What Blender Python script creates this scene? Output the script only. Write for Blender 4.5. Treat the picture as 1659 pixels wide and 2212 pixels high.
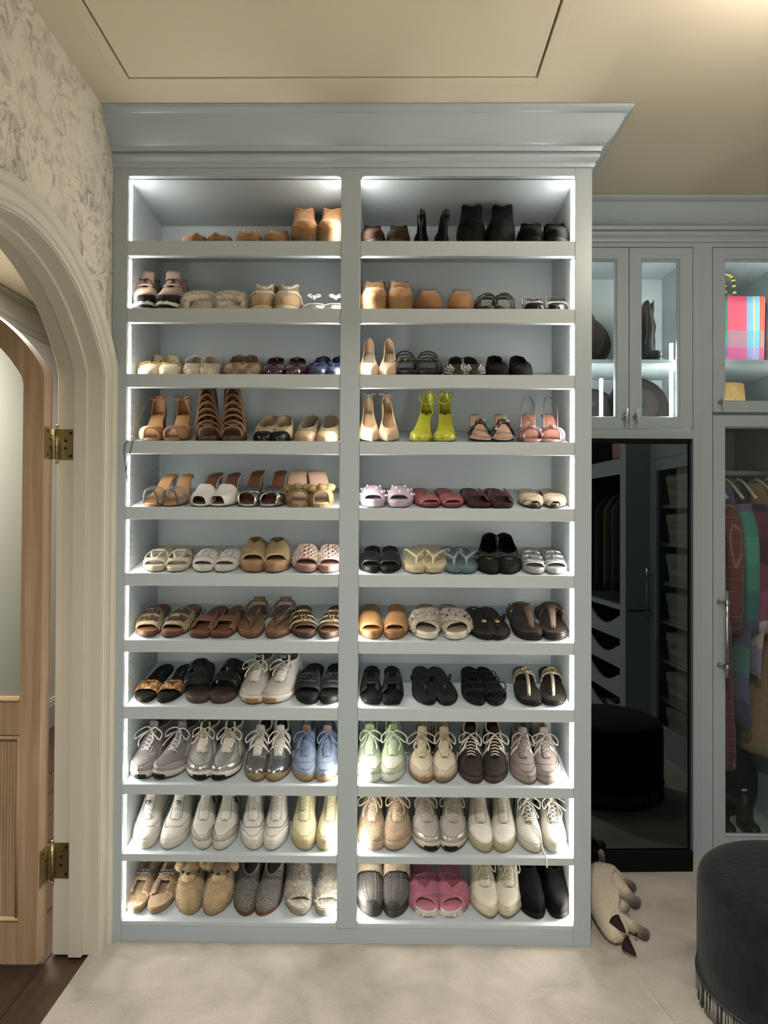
import bpy, bmesh, math, random
import numpy as np
from mathutils import Vector, Matrix

# ------------------------------------------------------------------ camera, world, exposure
for o in list(bpy.data.objects):
    bpy.data.objects.remove(o)
SC = bpy.context.scene
COL = SC.collection
cam_d = bpy.data.cameras.new('camera')
cam = bpy.data.objects.new('camera', cam_d)
COL.objects.link(cam)
cam_d.sensor_fit = 'HORIZONTAL'
cam_d.sensor_width = 36.0
cam_d.lens = 1531.0 / 1659.0 * 36.0
cam_d.clip_start = 0.02
CR = ((0.99993, 0.01087, 0.00530), (0.00516, 0.01267, -0.99991), (-0.01094, 0.99986, 0.01262))   # right, down, forward
cam.matrix_world = Matrix(((CR[0][0], -CR[1][0], -CR[2][0], 0.0), (CR[0][1], -CR[1][1], -CR[2][1], -2.24),
                           (CR[0][2], -CR[1][2], -CR[2][2], 1.329), (0, 0, 0, 1)))
SC.camera = cam
SC.view_settings.view_transform = 'Standard'
SC.view_settings.look = 'None'
SC.view_settings.gamma = 1.0
SC.view_settings.use_curve_mapping = False
SC.view_settings.exposure = 0.0
W = bpy.data.worlds.new('world')
SC.world = W
W.use_nodes = True
W.node_tree.nodes['Background'].inputs[0].default_value = (0.75, 0.8, 0.9, 1)
W.node_tree.nodes['Background'].inputs[1].default_value = 0.02
LED = 76.0            # shelf light strips
CAN_FILL = 58.0           # unseen ceiling light added as frontal fill (W)
GLOBE = 92.0         # frosted globe added to lighten the right side
HALL = 80.0          # unseen light added to brighten the hall (W)
CABLED = 80.0        # strips inside the glazed cabinets and bars imitating glass reflections

# ------------------------------------------------------------------ helpers
PI = math.pi


SAT, VAL = 1.0, 1.0      # overall chroma and lightness of the colours named below


def lin(h):
    if not isinstance(h, str):
        return tuple(h)[:3] + (1.0,)
    h = h.lstrip('#')
    h = ''.join(q * 2 for q in h) if len(h) == 3 else h
    c = [int(h[i:i + 2], 16) / 255 for i in (0, 2, 4)]
    if SAT != 1.0:
        g = .3 * c[0] + .55 * c[1] + .15 * c[2]
        c = [max(0, min(1, (g + (x - g) * SAT) * VAL)) for x in c]
    return tuple(x / 12.92 if x <= .04045 else ((x + .055) / 1.055) ** 2.4 for x in c) + (1.0,)


_M = {}


def mat(col, rough=.6, metal=0., bump=None, var=None, trans=0., coat=0., sheen=0., emit=0., spec=.5, name=None, ior=1.45):
    """a node material: base colour with optional noise variation (colour, scale, amount) and bump (kind, scale, strength)"""
    if isinstance(col, str) and len(col) == 7 and max(int(col[i:i + 2], 16) for i in (1, 3, 5)) < 0x26 and rough > .3 and spec == .5:
        spec = .22
    key = (str(col), SAT, rough, metal, bump, var, trans, coat, sheen, emit, spec, name)
    if key in _M:
        return _M[key]
    m = bpy.data.materials.new(name or 'mat_%d' % len(_M))
    m.use_nodes = True
    nt = m.node_tree
    N, LK = nt.nodes, nt.links
    b = N['Principled BSDF']
    b.inputs['Base Color'].default_value = lin(col)
    b.inputs['Roughness'].default_value = rough
    b.inputs['Metallic'].default_value = metal
    b.inputs['Transmission Weight'].default_value = trans
    b.inputs['Coat Weight'].default_value = coat
    b.inputs['Sheen Weight'].default_value = sheen
    b.inputs['Specular IOR Level'].default_value = spec
    b.inputs['IOR'].default_value = ior
    if emit:
        b.inputs['Emission Color'].default_value = lin(col)
        b.inputs['Emission Strength'].default_value = emit
    m.diffuse_color = lin(col)
    tc = None

    def coord():
        nonlocal tc
        if tc is None:
            tc = N.new('ShaderNodeTexCoord')
        return tc.outputs['Object']
    if var:
        n = N.new('ShaderNodeTexNoise')
        n.inputs['Scale'].default_value = var[1]
        n.inputs['Detail'].default_value = 5
        LK.new(coord(), n.inputs['Vector'])
        r = N.new('ShaderNodeValToRGB')
        w = .5 - .35 * min(1, var[2])
        r.color_ramp.elements[0].position = max(0.02, .5 - w * .6)
        r.color_ramp.elements[1].position = min(.98, .5 + w * .6)
        r.color_ramp.elements[0].color = lin(col)
        r.color_ramp.elements[1].color = lin(var[0])
        LK.new(n.outputs['Fac'], r.inputs['Fac'])
        LK.new(r.outputs['Color'], b.inputs['Base Color'])
    if bump:
        kind, sc, st = bump
        if kind == 'noise':
            t = N.new('ShaderNodeTexNoise')
            t.inputs['Detail'].default_value = 4
            t.inputs['Scale'].default_value = sc
            LK.new(coord(), t.inputs['Vector'])
            out = t.outputs['Fac']
        elif kind == 'voro':
            t = N.new('ShaderNodeTexVoronoi')
            t.inputs['Scale'].default_value = sc
            LK.new(coord(), t.inputs['Vector'])
            out = t.outputs['Distance']
        else:   # weave / rib / knit
            t = N.new('ShaderNodeTexWave')
            t.inputs['Scale'].default_value = sc
            t.bands_direction = 'X'
            t.inputs['Distortion'].default_value = .6
            LK.new(coord(), t.inputs['Vector'])
            out = t.outputs['Fac']
            if kind == 'weave':
                t2 = N.new('ShaderNodeTexWave')
                t2.inputs['Scale'].default_value = sc
                t2.bands_direction = 'Y'
                t2.inputs['Distortion'].default_value = .6
                LK.new(coord(), t2.inputs['Vector'])
                mx = N.new('ShaderNodeMath')
                mx.operation = 'MULTIPLY'
                LK.new(t.outputs['Fac'], mx.inputs[0])
                LK.new(t2.outputs['Fac'], mx.inputs[1])
                out = mx.outputs[0]
        bp = N.new('ShaderNodeBump')
        bp.inputs['Strength'].default_value = st
        bp.inputs['Distance'].default_value = .004
        LK.new(out, bp.inputs['Height'])
        LK.new(bp.outputs['Normal'], b.inputs['Normal'])
    _M[key] = m
    return m


class MB:
    """collects geometry, builds ONE mesh object"""

    def __init__(self):
        self.v, self.f = [], []

    def add(self, v, f):
        k = len(self.v)
        self.v.extend([tuple(map(float, p)) for p in v])
        self.f.extend([tuple(i + k for i in q) for q in f])
        return self

    def box(self, x0, x1, y0, y1, z0, z1):
        v = [(x, y, z) for z in (z0, z1) for y in (y0, y1) for x in (x0, x1)]
        return self.add(v, [(0, 2, 3, 1), (4, 5, 7, 6), (0, 1, 5, 4), (2, 6, 7, 3), (0, 4, 6, 2), (1, 3, 7, 5)])

    def grid(self, P, cu=False, cv=False):
        P = np.asarray(P, float)
        if P.ndim < 3 or P.shape[0] < 2:
            return self
        nu, nv = P.shape[:2]
        f = []
        for i in range(nu if cu else nu - 1):
            for j in range(nv if cv else nv - 1):
                a, b = i, (i + 1) % nu
                c, d = j, (j + 1) % nv
                f.append((a * nv + c, b * nv + c, b * nv + d, a * nv + d))
        return self.add(P.reshape(-1, 3), f)

    def tube(self, path, r, n=6, closed=False, flat=1.0, up=None):
        """swept tube; r scalar or list; flat squashes it along its normal"""
        P = [Vector(p) for p in path]
        m = len(P)
        rs = r if hasattr(r, '__len__') else [r] * m
        ref = Vector(up) if up else None
        rings = []
        prev = None
        for i in range(m):
            a = P[(i - 1) % m] if (closed or i) else P[i]
            b = P[(i + 1) % m] if (closed or i < m - 1) else P[i]
            t = (b - a)
            t = t.normalized() if t.length > 1e-9 else Vector((0, 1, 0))
            if ref is not None:
                nrm = ref - t * ref.dot(t)
            elif prev is None:
                nrm = Vector((0, 0, 1)) - t * t.z
                if nrm.length < .1:
                    nrm = Vector((1, 0, 0)) - t * t.x
            else:
                nrm = prev - t * prev.dot(t)
            if nrm.length < 1e-6:
                nrm = Vector((1, 0, 0)) - t * t.x
            nrm.normalize()
            prev = nrm
            bi = t.cross(nrm)
            rings.append([P[i] + nrm * (math.cos(2 * PI * k / n) * rs[i] * flat) + bi * (math.sin(2 * PI * k / n) * rs[i]) for k in range(n)])
        k0 = len(self.v)
        self.grid([[tuple(p) for p in rg] for rg in rings], cu=closed, cv=True)
        if not closed:
            self.f.append(tuple(k0 + i for i in range(n)))
            self.f.append(tuple(k0 + (m - 1) * n + i for i in reversed(range(n))))
        return self

    def prism(self, outline, fn, h):
        """flat outline (a,b) list -> solid; fn(a,b,h) gives the point"""
        n = len(outline)
        v = [fn(a, b, 0) for a, b in outline] + [fn(a, b, h) for a, b in outline]
        f = [tuple(range(n))[::-1], tuple(range(n, 2 * n))] + [(i, (i + 1) % n, n + (i + 1) % n, n + i) for i in range(n)]
        return self.add(v, f)

    def ball(self, c, r, n=8, sq=(1, 1, 1)):
        P = [[(c[0] + r * sq[0] * math.sin(PI * i / n) * math.cos(2 * PI * j / (n + 2)), c[1] + r * sq[1] * math.sin(PI * i / n) * math.sin(2 * PI * j / (n + 2)),
               c[2] + r * sq[2] * math.cos(PI * i / n)) for j in range(n + 2)] for i in range(n + 1)]
        return self.grid(P, cv=True)

    def lathe(self, prof, c=(0, 0, 0), n=24, cap=True):
        P = [[(c[0] + r * math.cos(2 * PI * j / n), c[1] + r * math.sin(2 * PI * j / n), c[2] + z) for j in range(n)] for r, z in prof]
        return self.grid(P, cv=True)

    def build(self, name, m, parent=None, smooth=True, mirror=False, bevel=0, solid=0, fuzz=None, sub=0, sharp=None, weld=False):
        v = np.array(self.v, float).reshape(-1, 3)
        f = self.f
        if mirror:
            v = v * np.array((-1, 1, 1))
            f = [q[::-1] for q in f]
        me = bpy.data.meshes.new(name)
        me.from_pydata(v.tolist(), [], f)
        if weld:
            b = bmesh.new()
            b.from_mesh(me)
            bmesh.ops.remove_doubles(b, verts=b.verts, dist=2e-5)
            bmesh.ops.recalc_face_normals(b, faces=b.faces)
            b.to_mesh(me)
            b.free()
        if smooth:
            me.polygons.foreach_set('use_smooth', [True] * len(me.polygons))
            if sharp:
                try:
                    me.set_sharp_from_angle(angle=math.radians(sharp))
                except Exception:
                    pass
        me.materials.append(m)
        o = bpy.data.objects.new(name, me)
        COL.objects.link(o)
        if parent is not None:
            o.parent = parent
        if bevel:
            md = o.modifiers.new('bevel', 'BEVEL')
            md.width = bevel
            md.segments = 2
            md.limit_method = 'ANGLE'
            md.angle_limit = math.radians(40)
        if solid:
            md = o.modifiers.new('solid', 'SOLIDIFY')
            md.thickness = solid
            md.offset = -1
        if sub:
            md = o.modifiers.new('sub', 'SUBSURF')
            md.levels = md.render_levels = sub
        if fuzz:
            t = bpy.data.textures.get('fuzz%g' % fuzz[0])
            if t is None:
                t = bpy.data.textures.new('fuzz%g' % fuzz[0], 'CLOUDS')
                t.noise_scale = fuzz[0]
                t.noise_depth = 2
            md = o.modifiers.new('fuzz', 'DISPLACE')
            md.texture = t
            md.texture_coords = 'LOCAL'
            md.strength = fuzz[1]
            md.mid_level = .5
        return o


def empty(name, loc=(0, 0, 0), rot=(0, 0, 0), parent=None):
    o = bpy.data.objects.new(name, None)
    o.empty_display_size = .05
    COL.objects.link(o)
    o.location = loc
    o.rotation_euler = rot
    if parent is not None:
        o.parent = parent
    return o


def tag(o, label, cat, group=None, kind=None):
    if label:
        o['label'] = label
    if cat:
        o['category'] = cat
    if group:
        o['group'] = group
    if kind:
        o['kind'] = kind
    return o


def struct(o, label=None):
    o['kind'] = 'structure'
    if label:
        o['label'] = label
    return o


def text_points(s, font_scale=1.0, bold=0.0):
    """flat lettering outline as a mesh: verts (x,y) with height 1, centred, and faces"""
    c = bpy.data.curves.new('lettering', 'FONT')
    c.body = s
    c.align_x = 'CENTER'
    c.align_y = 'CENTER'
    c.size = 1.0
    c.offset = bold
    c.resolution_u = 2
    o = bpy.data.objects.new('lettering', c)
    me = bpy.data.meshes.new_from_object(o)
    v = [(p.co.x * font_scale, p.co.y * font_scale) for p in me.vertices]
    f = [tuple(p.vertices) for p in me.polygons]
    bpy.data.meshes.remove(me)
    bpy.data.objects.remove(o)
    bpy.data.curves.remove(c)
    return v, f


def text_map(s, fn, bold=0.02):
    v, f = text_points(s, bold=bold)
    mb = MB()
    mb.add([fn(x, y) for x, y in v], f)
    return mb


# ------------------------------------------------------------------ shared materials
PAINT = mat('#9ca7ae', rough=.34, bump=('noise', 60, .03), name='blue_grey_paint')
INNER = mat('#a9b2b7', rough=.5, name='shelf_paint')
CEIL = mat('#cabfaa', rough=.9, bump=('noise', 300, .05), name='ceiling_paint')
TRIMW = mat('#bcb8aa', rough=.45, name='cream_trim_paint')
HALLW = mat('#cfccc2', rough=.8, name='hall_wall_paint')
BLACK = mat('#050506', rough=.85, name='black_matte')
GAP = mat('#0c0b0a', rough=.9, name='dark_gap')
CHROME = mat('#c8c8c4', rough=.15, metal=1., name='polished_nickel')
STRIP = mat('#fff9ee', emit=LED, name='led_strip')
STRIP2 = mat('#f4f2ea', emit=CABLED, name='led_strip_and_reflection')

H2 = 2.60   # ceiling
XL, XCL, XCR, XR = -.847, -.166, -.104, .576
LIPS = [2.2182, 2.0026, 1.793, 1.5803, 1.3699, 1.1593, .9477, .738, .4934, .2747, .0645]
BOTS = [2.1709, 1.9576, 1.7507, 1.5392, 1.3303, 1.1198, .9098, .6988, .4615, .2516, 0.0]
YN = .022           # nosing depth
YB = .331           # back panel
RISE = .077
SLOPE = math.atan2(RISE + .006, YB - YN)


def shelf_z(row, y):
    return LIPS[row] - .006 + (y - YN) * math.tan(SLOPE)


# ------------------------------------------------------------------ floor, walls, ceiling
def wood_mat():
    m = mat('#3a2d22', rough=.4, name='dark_oak')
    nt = m.node_tree
    N, L = nt.nodes, nt.links
    b = N['Principled BSDF']
    tc = N.new('ShaderNodeTexCoord')
    mp = N.new('ShaderNodeMapping')
    mp.inputs['Scale'].default_value = (18, 1.2, 1)
    ns = N.new('ShaderNodeTexNoise')
    ns.inputs['Scale'].default_value = 3
    ns.inputs['Detail'].default_value = 8
    r = N.new('ShaderNodeValToRGB')
    r.color_ramp.elements[0].color = lin('#2a1f17')
    r.color_ramp.elements[1].color = lin('#584537')
    L.new(tc.outputs['Object'], mp.inputs[0])
    L.new(mp.outputs[0], ns.inputs['Vector'])
    L.new(ns.outputs['Fac'], r.inputs['Fac'])
    L.new(r.outputs['Color'], b.inputs['Base Color'])
    return m


def carpet_mat():
    m = mat('#b4ab99', rough=.95, sheen=.3, name='cream_carpet')
    nt = m.node_tree
    N, L = nt.nodes, nt.links
    b = N['Principled BSDF']
    tc = N.new('ShaderNodeTexCoord')
    n1 = N.new('ShaderNodeTexNoise')
    n1.inputs['Scale'].default_value = 7
    n1.inputs['Detail'].default_value = 6
    n1.inputs['Distortion'].default_value = .6
    n2 = N.new('ShaderNodeTexNoise')
    n2.inputs['Scale'].default_value = 330
    n2.inputs['Detail'].default_value = 3
    mp = N.new('ShaderNodeMapping')
    mp.inputs['Scale'].default_value = (1, .45, 1)
    L.new(tc.outputs['Object'], mp.inputs[0])
    L.new(tc.outputs['Object'], n1.inputs['Vector'])
    L.new(mp.outputs[0], n2.inputs['Vector'])
    mx = N.new('ShaderNodeMath')
    mx.operation = 'MULTIPLY_ADD'
    mx.inputs[1].default_value = .40
    L.new(n2.outputs['Fac'], mx.inputs[0])
    m2 = N.new('ShaderNodeMath')
    m2.operation = 'MULTIPLY'
    m2.inputs[1].default_value = .62
    L.new(n1.outputs['Fac'], m2.inputs[0])
    L.new(m2.outputs[0], mx.inputs[2])
    r = N.new('ShaderNodeValToRGB')
    r.color_ramp.elements[0].position = .36
    r.color_ramp.elements[1].position = .68
    r.color_ramp.elements[0].color = lin('#938d80')
    r.color_ramp.elements[1].color = lin('#b8b2a8')
    L.new(mx.outputs[0], r.inputs['Fac'])
    L.new(r.outputs['Color'], b.inputs['Base Color'])
    bp = N.new('ShaderNodeBump')
    bp.inputs['Strength'].default_value = .35
    bp.inputs['Distance'].default_value = .003
    L.new(n2.outputs['Fac'], bp.inputs['Height'])
    L.new(bp.outputs['Normal'], b.inputs['Normal'])
    return m


def toile_mat():
    """off-white wallpaper with a grey engraved-looking scroll pattern"""
    m = mat('#b9b2a2', rough=.85, name='toile_wallpaper')
    nt = m.node_tree
    N, L = nt.nodes, nt.links
    b = N['Principled BSDF']
    tc = N.new('ShaderNodeTexCoord')
    nd = N.new('ShaderNodeTexNoise')
    nd.inputs['Scale'].default_value = 6
    nd.inputs['Detail'].default_value = 3
    mxv = N.new('ShaderNodeMixRGB')
    mxv.blend_type = 'LINEAR_LIGHT'
    mxv.inputs[0].default_value = .16
    L.new(tc.outputs['Object'], nd.inputs['Vector'])
    L.new(tc.outputs['Object'], mxv.inputs[1])
    L.new(nd.outputs['Color'], mxv.inputs[2])
    # contour lines of a noise field
    n1 = N.new('ShaderNodeTexNoise')
    n1.inputs['Scale'].default_value = 6
    n1.inputs['Detail'].default_value = 4
    L.new(mxv.outputs[0], n1.inputs['Vector'])
    mul = N.new('ShaderNodeMath')
    mul.operation = 'MULTIPLY'
    mul.inputs[1].default_value = 9
    L.new(n1.outputs['Fac'], mul.inputs[0])
    fr = N.new('ShaderNodeMath')
    fr.operation = 'PINGPONG'
    fr.inputs[1].default_value = .5
    L.new(mul.outputs[0], fr.inputs[0])
    lt = N.new('ShaderNodeMapRange')
    lt.inputs['From Min'].default_value = .0
    lt.inputs['From Max'].default_value = .16
    lt.inputs['To Min'].default_value = 1
    lt.inputs['To Max'].default_value = 0
    L.new(fr.outputs[0], lt.inputs['Value'])
    # hatched shading in patches
    n2 = N.new('ShaderNodeTexNoise')
    n2.inputs['Scale'].default_value = 13
    n2.inputs['Detail'].default_value = 9
    n2.inputs['Roughness'].default_value = .72
    L.new(mxv.outputs[0], n2.inputs['Vector'])
    hs = N.new('ShaderNodeMapRange')
    hs.inputs['From Min'].default_value = .48
    hs.inputs['From Max'].default_value = .60
    L.new(n2.outputs['Fac'], hs.inputs['Value'])
    # where motifs sit
    n3 = N.new('ShaderNodeTexNoise')
    n3.inputs['Scale'].default_value = 5
    n3.inputs['Detail'].default_value = 2
    L.new(tc.outputs['Object'], n3.inputs['Vector'])
    msk = N.new('ShaderNodeMapRange')
    msk.inputs['From Min'].default_value = .38
    msk.inputs['From Max'].default_value = .48
    L.new(n3.outputs['Fac'], msk.inputs['Value'])
    mm = N.new('ShaderNodeMath')
    mm.operation = 'MULTIPLY'
    L.new(lt.outputs[0], mm.inputs[0])
    L.new(msk.outputs[0], mm.inputs[1])
    m3 = N.new('ShaderNodeMath')
    m3.operation = 'MULTIPLY_ADD'
    m3.inputs[1].default_value = .8
    L.new(hs.outputs[0], m3.inputs[0])
    L.new(mm.outputs[0], m3.inputs[2])
    m4 = N.new('ShaderNodeMath')
    m4.operation = 'MULTIPLY'
    m4.use_clamp = True
    m4.inputs[1].default_value = .64
    L.new(m3.outputs[0], m4.inputs[0])
    cm = N.new('ShaderNodeMixRGB')
    cm.inputs[1].default_value = lin('#c9c3b4')
    cm.inputs[2].default_value = lin('#8a8376')
    L.new(m4.outputs[0], cm.inputs[0])
    L.new(cm.outputs[0], b.inputs['Base Color'])
    return m


CARPET, WOOD, TOILE = carpet_mat(), wood_mat(), toile_mat()
XW, XW2, XH, XR2 = -.895, -1.022, -2.2, 1.66      # closet left wall, its hall side, far hall wall, right cabinets' face
YBK = -3.3
struct(MB().box(-.918, 2.3, YBK, 1.3, -.03, 0).build('floor', CARPET, smooth=False), 'cream cut pile carpet of the closet')
seam = MB().tube([(.72, -.10, -.002), (.735, -.20, -.0008), (.77, -.45, -.0006), (.80, -.8, -.002)], .005, 6, flat=.5)
seam.build('carpet_seam', CARPET, bpy.data.objects['floor'])
fl2 = struct(empty('floor_hall'), 'dark stained oak boards of the hall floor')
random.seed(5)
x = -.918
while x > -2.2:
    xa = max(x - .125, -2.2)
    y = -3.3 + random.random() * .6
    ys = [-3.3]
    while y < 5:
        ys.append(y)
        y += 1.4 + random.random() * .5
    ys.append(5)
    for a, b_ in zip(ys[:-1], ys[1:]):
        if b_ - a > .02 and b_ > -.9 and a < 4.6:
            MB().box(xa + .0012, x - .0012, a + .001, b_ - .001, -.03, -.012).build('floorboard', WOOD, fl2, smooth=False, bevel=.0012)
    x -= .125
MB().box(-2.25, -.915, -3.3, 5, -.04, -.028).build('subfloor', GAP, fl2, smooth=False)

# ceiling with an access hatch
HX0, HX1, HY0, HY1 = -.763, .408, -1.02, -.226
g = .0035
cb = MB()
cb.box(-2.3, HX0 - g, YBK, 5, H2, H2 + .03).box(HX1 + g, 2.3, YBK, 1.3, H2, H2 + .03)
cb.box(HX0 - g, HX1 + g, YBK, HY0 - g, H2, H2 + .03).box(HX0 - g, HX1 + g, HY1 + g, 1.3, H2, H2 + .03)
struct(cb.build('ceiling', CEIL, smooth=False), 'plain warm cream plaster ceiling')
hatch = tag(empty('ceiling_hatch', ((HX0 + HX1) / 2, (HY0 + HY1) / 2, H2)), 'flush rectangular access panel outlined by a thin dark gap in the ceiling', 'hatch')
hx, hy = (HX1 - HX0) / 2, (HY1 - HY0) / 2
MB().box(-hx + g, hx - g, -hy + g, hy - g, -.001, .02).build('panel', CEIL, hatch, smooth=False)
MB().box(-hx - .02, hx + .02, -hy - .02, hy + .02, .032, .04).build('backing', GAP, hatch, smooth=False)
w = .036
for x0, x1, y0, y1 in ((-hx - w, -hx - g, -hy - w, hy + w), (hx + g, hx + w, -hy - w, hy + w), (-hx - g, hx + g, hy + g, hy + w), (-hx - g, hx + g, -hy - w, -hy - g)):
    MB().box(x0, x1, y0, y1, -.0025, .001).build('trim_strip', CEIL, hatch, smooth=False, bevel=.0012)

# left wall with arched doorway
YC = -.53


def arch_half(a, top, n=24):
    """outline of the half opening from the floor up to the crown: list of (u, z) with u the distance from the centre line"""
    R_ = .60 * a / .53 + .005
    zc = top - R_
    r2 = .10 * a / .53           # small rounding where the bow meets the jamb
    # centre of the small circle
    cx = a - r2
    d = R_ - r2
    cz = zc + math.sqrt(max(d * d - cx * cx, 1e-6))
    th = math.atan2(cz - zc, cx)
    P = [(a, 0.0), (a, cz * .5), (a, cz)]
    for i in range(1, 7):
        t = th * i / 6
        P.append((cx + r2 * math.cos(t), cz + r2 * math.sin(t)))
    for i in range(1, n + 1):
        t = th + (PI / 2 - th) * i / n
        P.append((R_ * math.cos(t), zc + R_ * math.sin(t)))
    return P


def arch_full(a, top, n=24):
    h = arch_half(a, top, n)
    return [(YC + u, z) for u, z in h] + [(YC - u, z) for u, z in h[::-1][1:]]


A_IN, T_IN = .46, 2.05
A_OUT, T_OUT = .53, 2.122


def wall_with_arch(xf, xb, outline, y0, y1, ztop, mb):
    """wall slab facing +X between y0 and y1 with the arch cut out"""
    for xx in (xf, xb):
        n = len(outline)
        far = [p for p in outline if p[0] >= YC]
        near = [p for p in outline if p[0] <= YC]
        for seg, ye in ((far, y1), (near, y0)):
            P = [[(xx, p[0], p[1]) for p in seg], [(xx, ye, p[1]) for p in seg]]
            mb.grid(P)
        tz = max(p[1] for p in outline)
        mb.add([(xx, y0, tz), (xx, y1, tz), (xx, y1, ztop), (xx, y0, ztop)], [(0, 1, 2, 3)])
    return mb


out_in = arch_full(A_IN + .02, T_IN + .02)
wl = wall_with_arch(XW, XW - .01, out_in, YBK, .62, H2, MB())
struct(wl.build('wall_left', TOILE, smooth=False), 'cream wallpaper with grey engraved scroll pattern')
wl2 = wall_with_arch(XW2 + .01, XW2, out_in, YBK, 5, H2, MB())
struct(wl2.build('wall_left_hall_side', HALLW, smooth=False))
struct(MB().box(XW2, XW, .62, 5, 0, H2).build('wall_left_far', HALLW, smooth=False))
# jamb lining
dr = struct(empty('door_1_surround'), 'cream painted arched door surround')
prev = arch_full(A_IN, T_IN)
P = [[(x_, p[0], p[1]) for p in prev] for x_ in (XW + .004, XW2 - .004)]
P += [[(x_, p[0], p[1]) for p in arch_full(A_IN + .02, T_IN + .02)] for x_ in (XW2 - .004, XW + .004)]
MB().grid(P, cu=True).build('jamb', TRIMW, dr, sharp=40)
st0, st1 = arch_full(A_IN, T_IN), arch_full(A_IN - .014, T_IN - .014)
P = [[(x_, p[0], p[1]) for p in st] for x_, st in ((-.936, st0), (-.936, st1), (-.975, st1), (-.975, st0))]
MB().grid(P).build('door_stop', TRIMW, dr, sharp=40)


def casing(xs, sign, name):
    """profiled casing swept round the arch: (offset from inner edge, projection)"""
    prof = [(0.0, 0.0), (0.0, .009), (.004, .012), (.009, .012), (.011, .009), (.014, .009), (.016, .013), (.040, .014), (.044, .0105), (.047, .0105), (.050, .016), (.057, .022), (.066, .024), (.073, .022), (.073, 0.0)]
    P = []
    for o_, pr in prof:
        k = o_ / .073
        P.append([(xs + sign * pr, p[0], p[1]) for p in arch_full(A_IN + .004 + o_, T_IN + .004 + o_)])
    return MB().grid(P).build(name, TRIMW, dr, sharp=35)


casing(XW, 1, 'casing')
casing(XW2, -1, 'casing')

# hall
struct(MB().box(XH - .05, XH, YBK, 5, -.03, H2).build('wall_hall', HALLW, smooth=False))
struct(MB().box(XH, XW2, 5, 5.05, -.03, H2).build('wall_hall_end', HALLW, smooth=False))
struct(MB().box(XH, XW2, YBK - .05, YBK, -.03, H2).build('wall_hall_near', HALLW, smooth=False))
MB_ = MB()
P = [[(XH + p, y, z) for p, z in ((0, -.012), (.016, -.012), (.016, .13), (.013, .135), (.013, .15), (.008, .158), (.008, .168), (0, .172))] for y in (YBK, 5)]
struct(MB_.grid(P).build('baseboard_hall', TRIMW, smooth=False))
P = [[(XH + p, y, z) for p, z in ((0, H2 - .16), (.008, H2 - .158), (.012, H2 - .14), (.016, H2 - .13), (.03, H2 - .12), (.035, H2 - .10), (.07, H2 - .05), (.078, H2 - .02), (.085, H2 - .018), (.085, H2))] for y in (YBK, 5)]
struct(MB().grid(P).build('trim_hall_cornice', TRIMW, smooth=False))
# closed sides of the closet
struct(MB().box(2.28, 2.3, YBK, 1.3, 0, H2).build('wall_right', HALLW, smooth=False))
struct(MB().box(XW, 2.3, YBK - .03, YBK, 0, H2).build('wall_back', HALLW, smooth=False))
struct(MB().box(XW, 2.3, 1.28, 1.3, 0, H2).build('wall_front', HALLW, smooth=False))

# ------------------------------------------------------------------ crown moulding round the shelving and the wall cabinets
PROF = [(0.0, 2.450), (.006, 2.452), (.008, 2.458), (.008, 2.466), (.013, 2.470), (.019, 2.477), (.020, 2.485), (.016, 2.491), (.013, 2.494), (.022, 2.495), (.024, 2.503), (.026, 2.508), (.031, 2.510),
        (.040, 2.516), (.053, 2.530), (.066, 2.550), (.076, 2.571), (.082, 2.580), (.086, 2.581), (.093, 2.585), (.099, 2.590), (.100, 2.599)]


def crown(path_fn, name, label):
    P = [path_fn(p, z) for p, z in PROF]
    return struct(MB().grid(P).build(name, PAINT, sharp=32), label)


crown(lambda p, z: [(XW, -p, z), (.63 + p, -p, z), (.63 + p, .60 - p, z), (XR2 + .1, .60 - p, z)], 'trim_1', 'blue-grey crown moulding over the shelving and cabinets')

# ------------------------------------------------------------------ the shoe shelving
unit = tag(empty('shoe_shelving', (-.13, .1, 0)), 'tall blue-grey built-in shoe shelving in two bays of lit sloping shelves', 'shelving')


def U(mb, name, m=PAINT, **k):
    o = mb.build(name, m, unit, **k)
    o.location = (.13, -.1, 0)
    return o


U(MB().box(-.8945, XL, 0, .022, 0, 2.47), 'stile', smooth=False, bevel=.0015)
U(MB().box(XCL, XCR, -.002, .022, .05, 2.44), 'stile', smooth=False, bevel=.0015)
U(MB().box(XR, .630, 0, .022, 0, 2.47), 'stile', smooth=False, bevel=.0015)
U(MB().box(XL, XR, 0, .022, 2.426, 2.47), 'top_rail', smooth=False, bevel=.0015)
U(MB().box(XL, XR, 0.001, .022, 0.0, .052), 'kick_rail', smooth=False, bevel=.0015)
U(MB().box(-.890, XL - .001, .022, .60, 0, 2.55), 'side_panel', INNER, smooth=False)
U(MB().box(XR + .001, .630, .022, .60, 0, 2.55), 'side_panel', INNER, smooth=False)
U(MB().box(XCL + .006, XCR - .006, .022, YB, .02, 2.43), 'partition', INNER, smooth=False)
U(MB().box(-.885, .62, YB, YB + .015, 0, 2.5), 'back_panel', INNER, smooth=False)
tp = MB()
for a, b_ in ((XL - .001, XCL + .006), (XCR - .006, XR + .001)):
    tp.grid([[(a, .022, 2.4245), (a, YB, 2.403)], [(b_, .022, 2.424), (b_, YB, 2.403)]])
U(tp, 'top_panel', INNER, smooth=False, solid=0)
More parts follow.
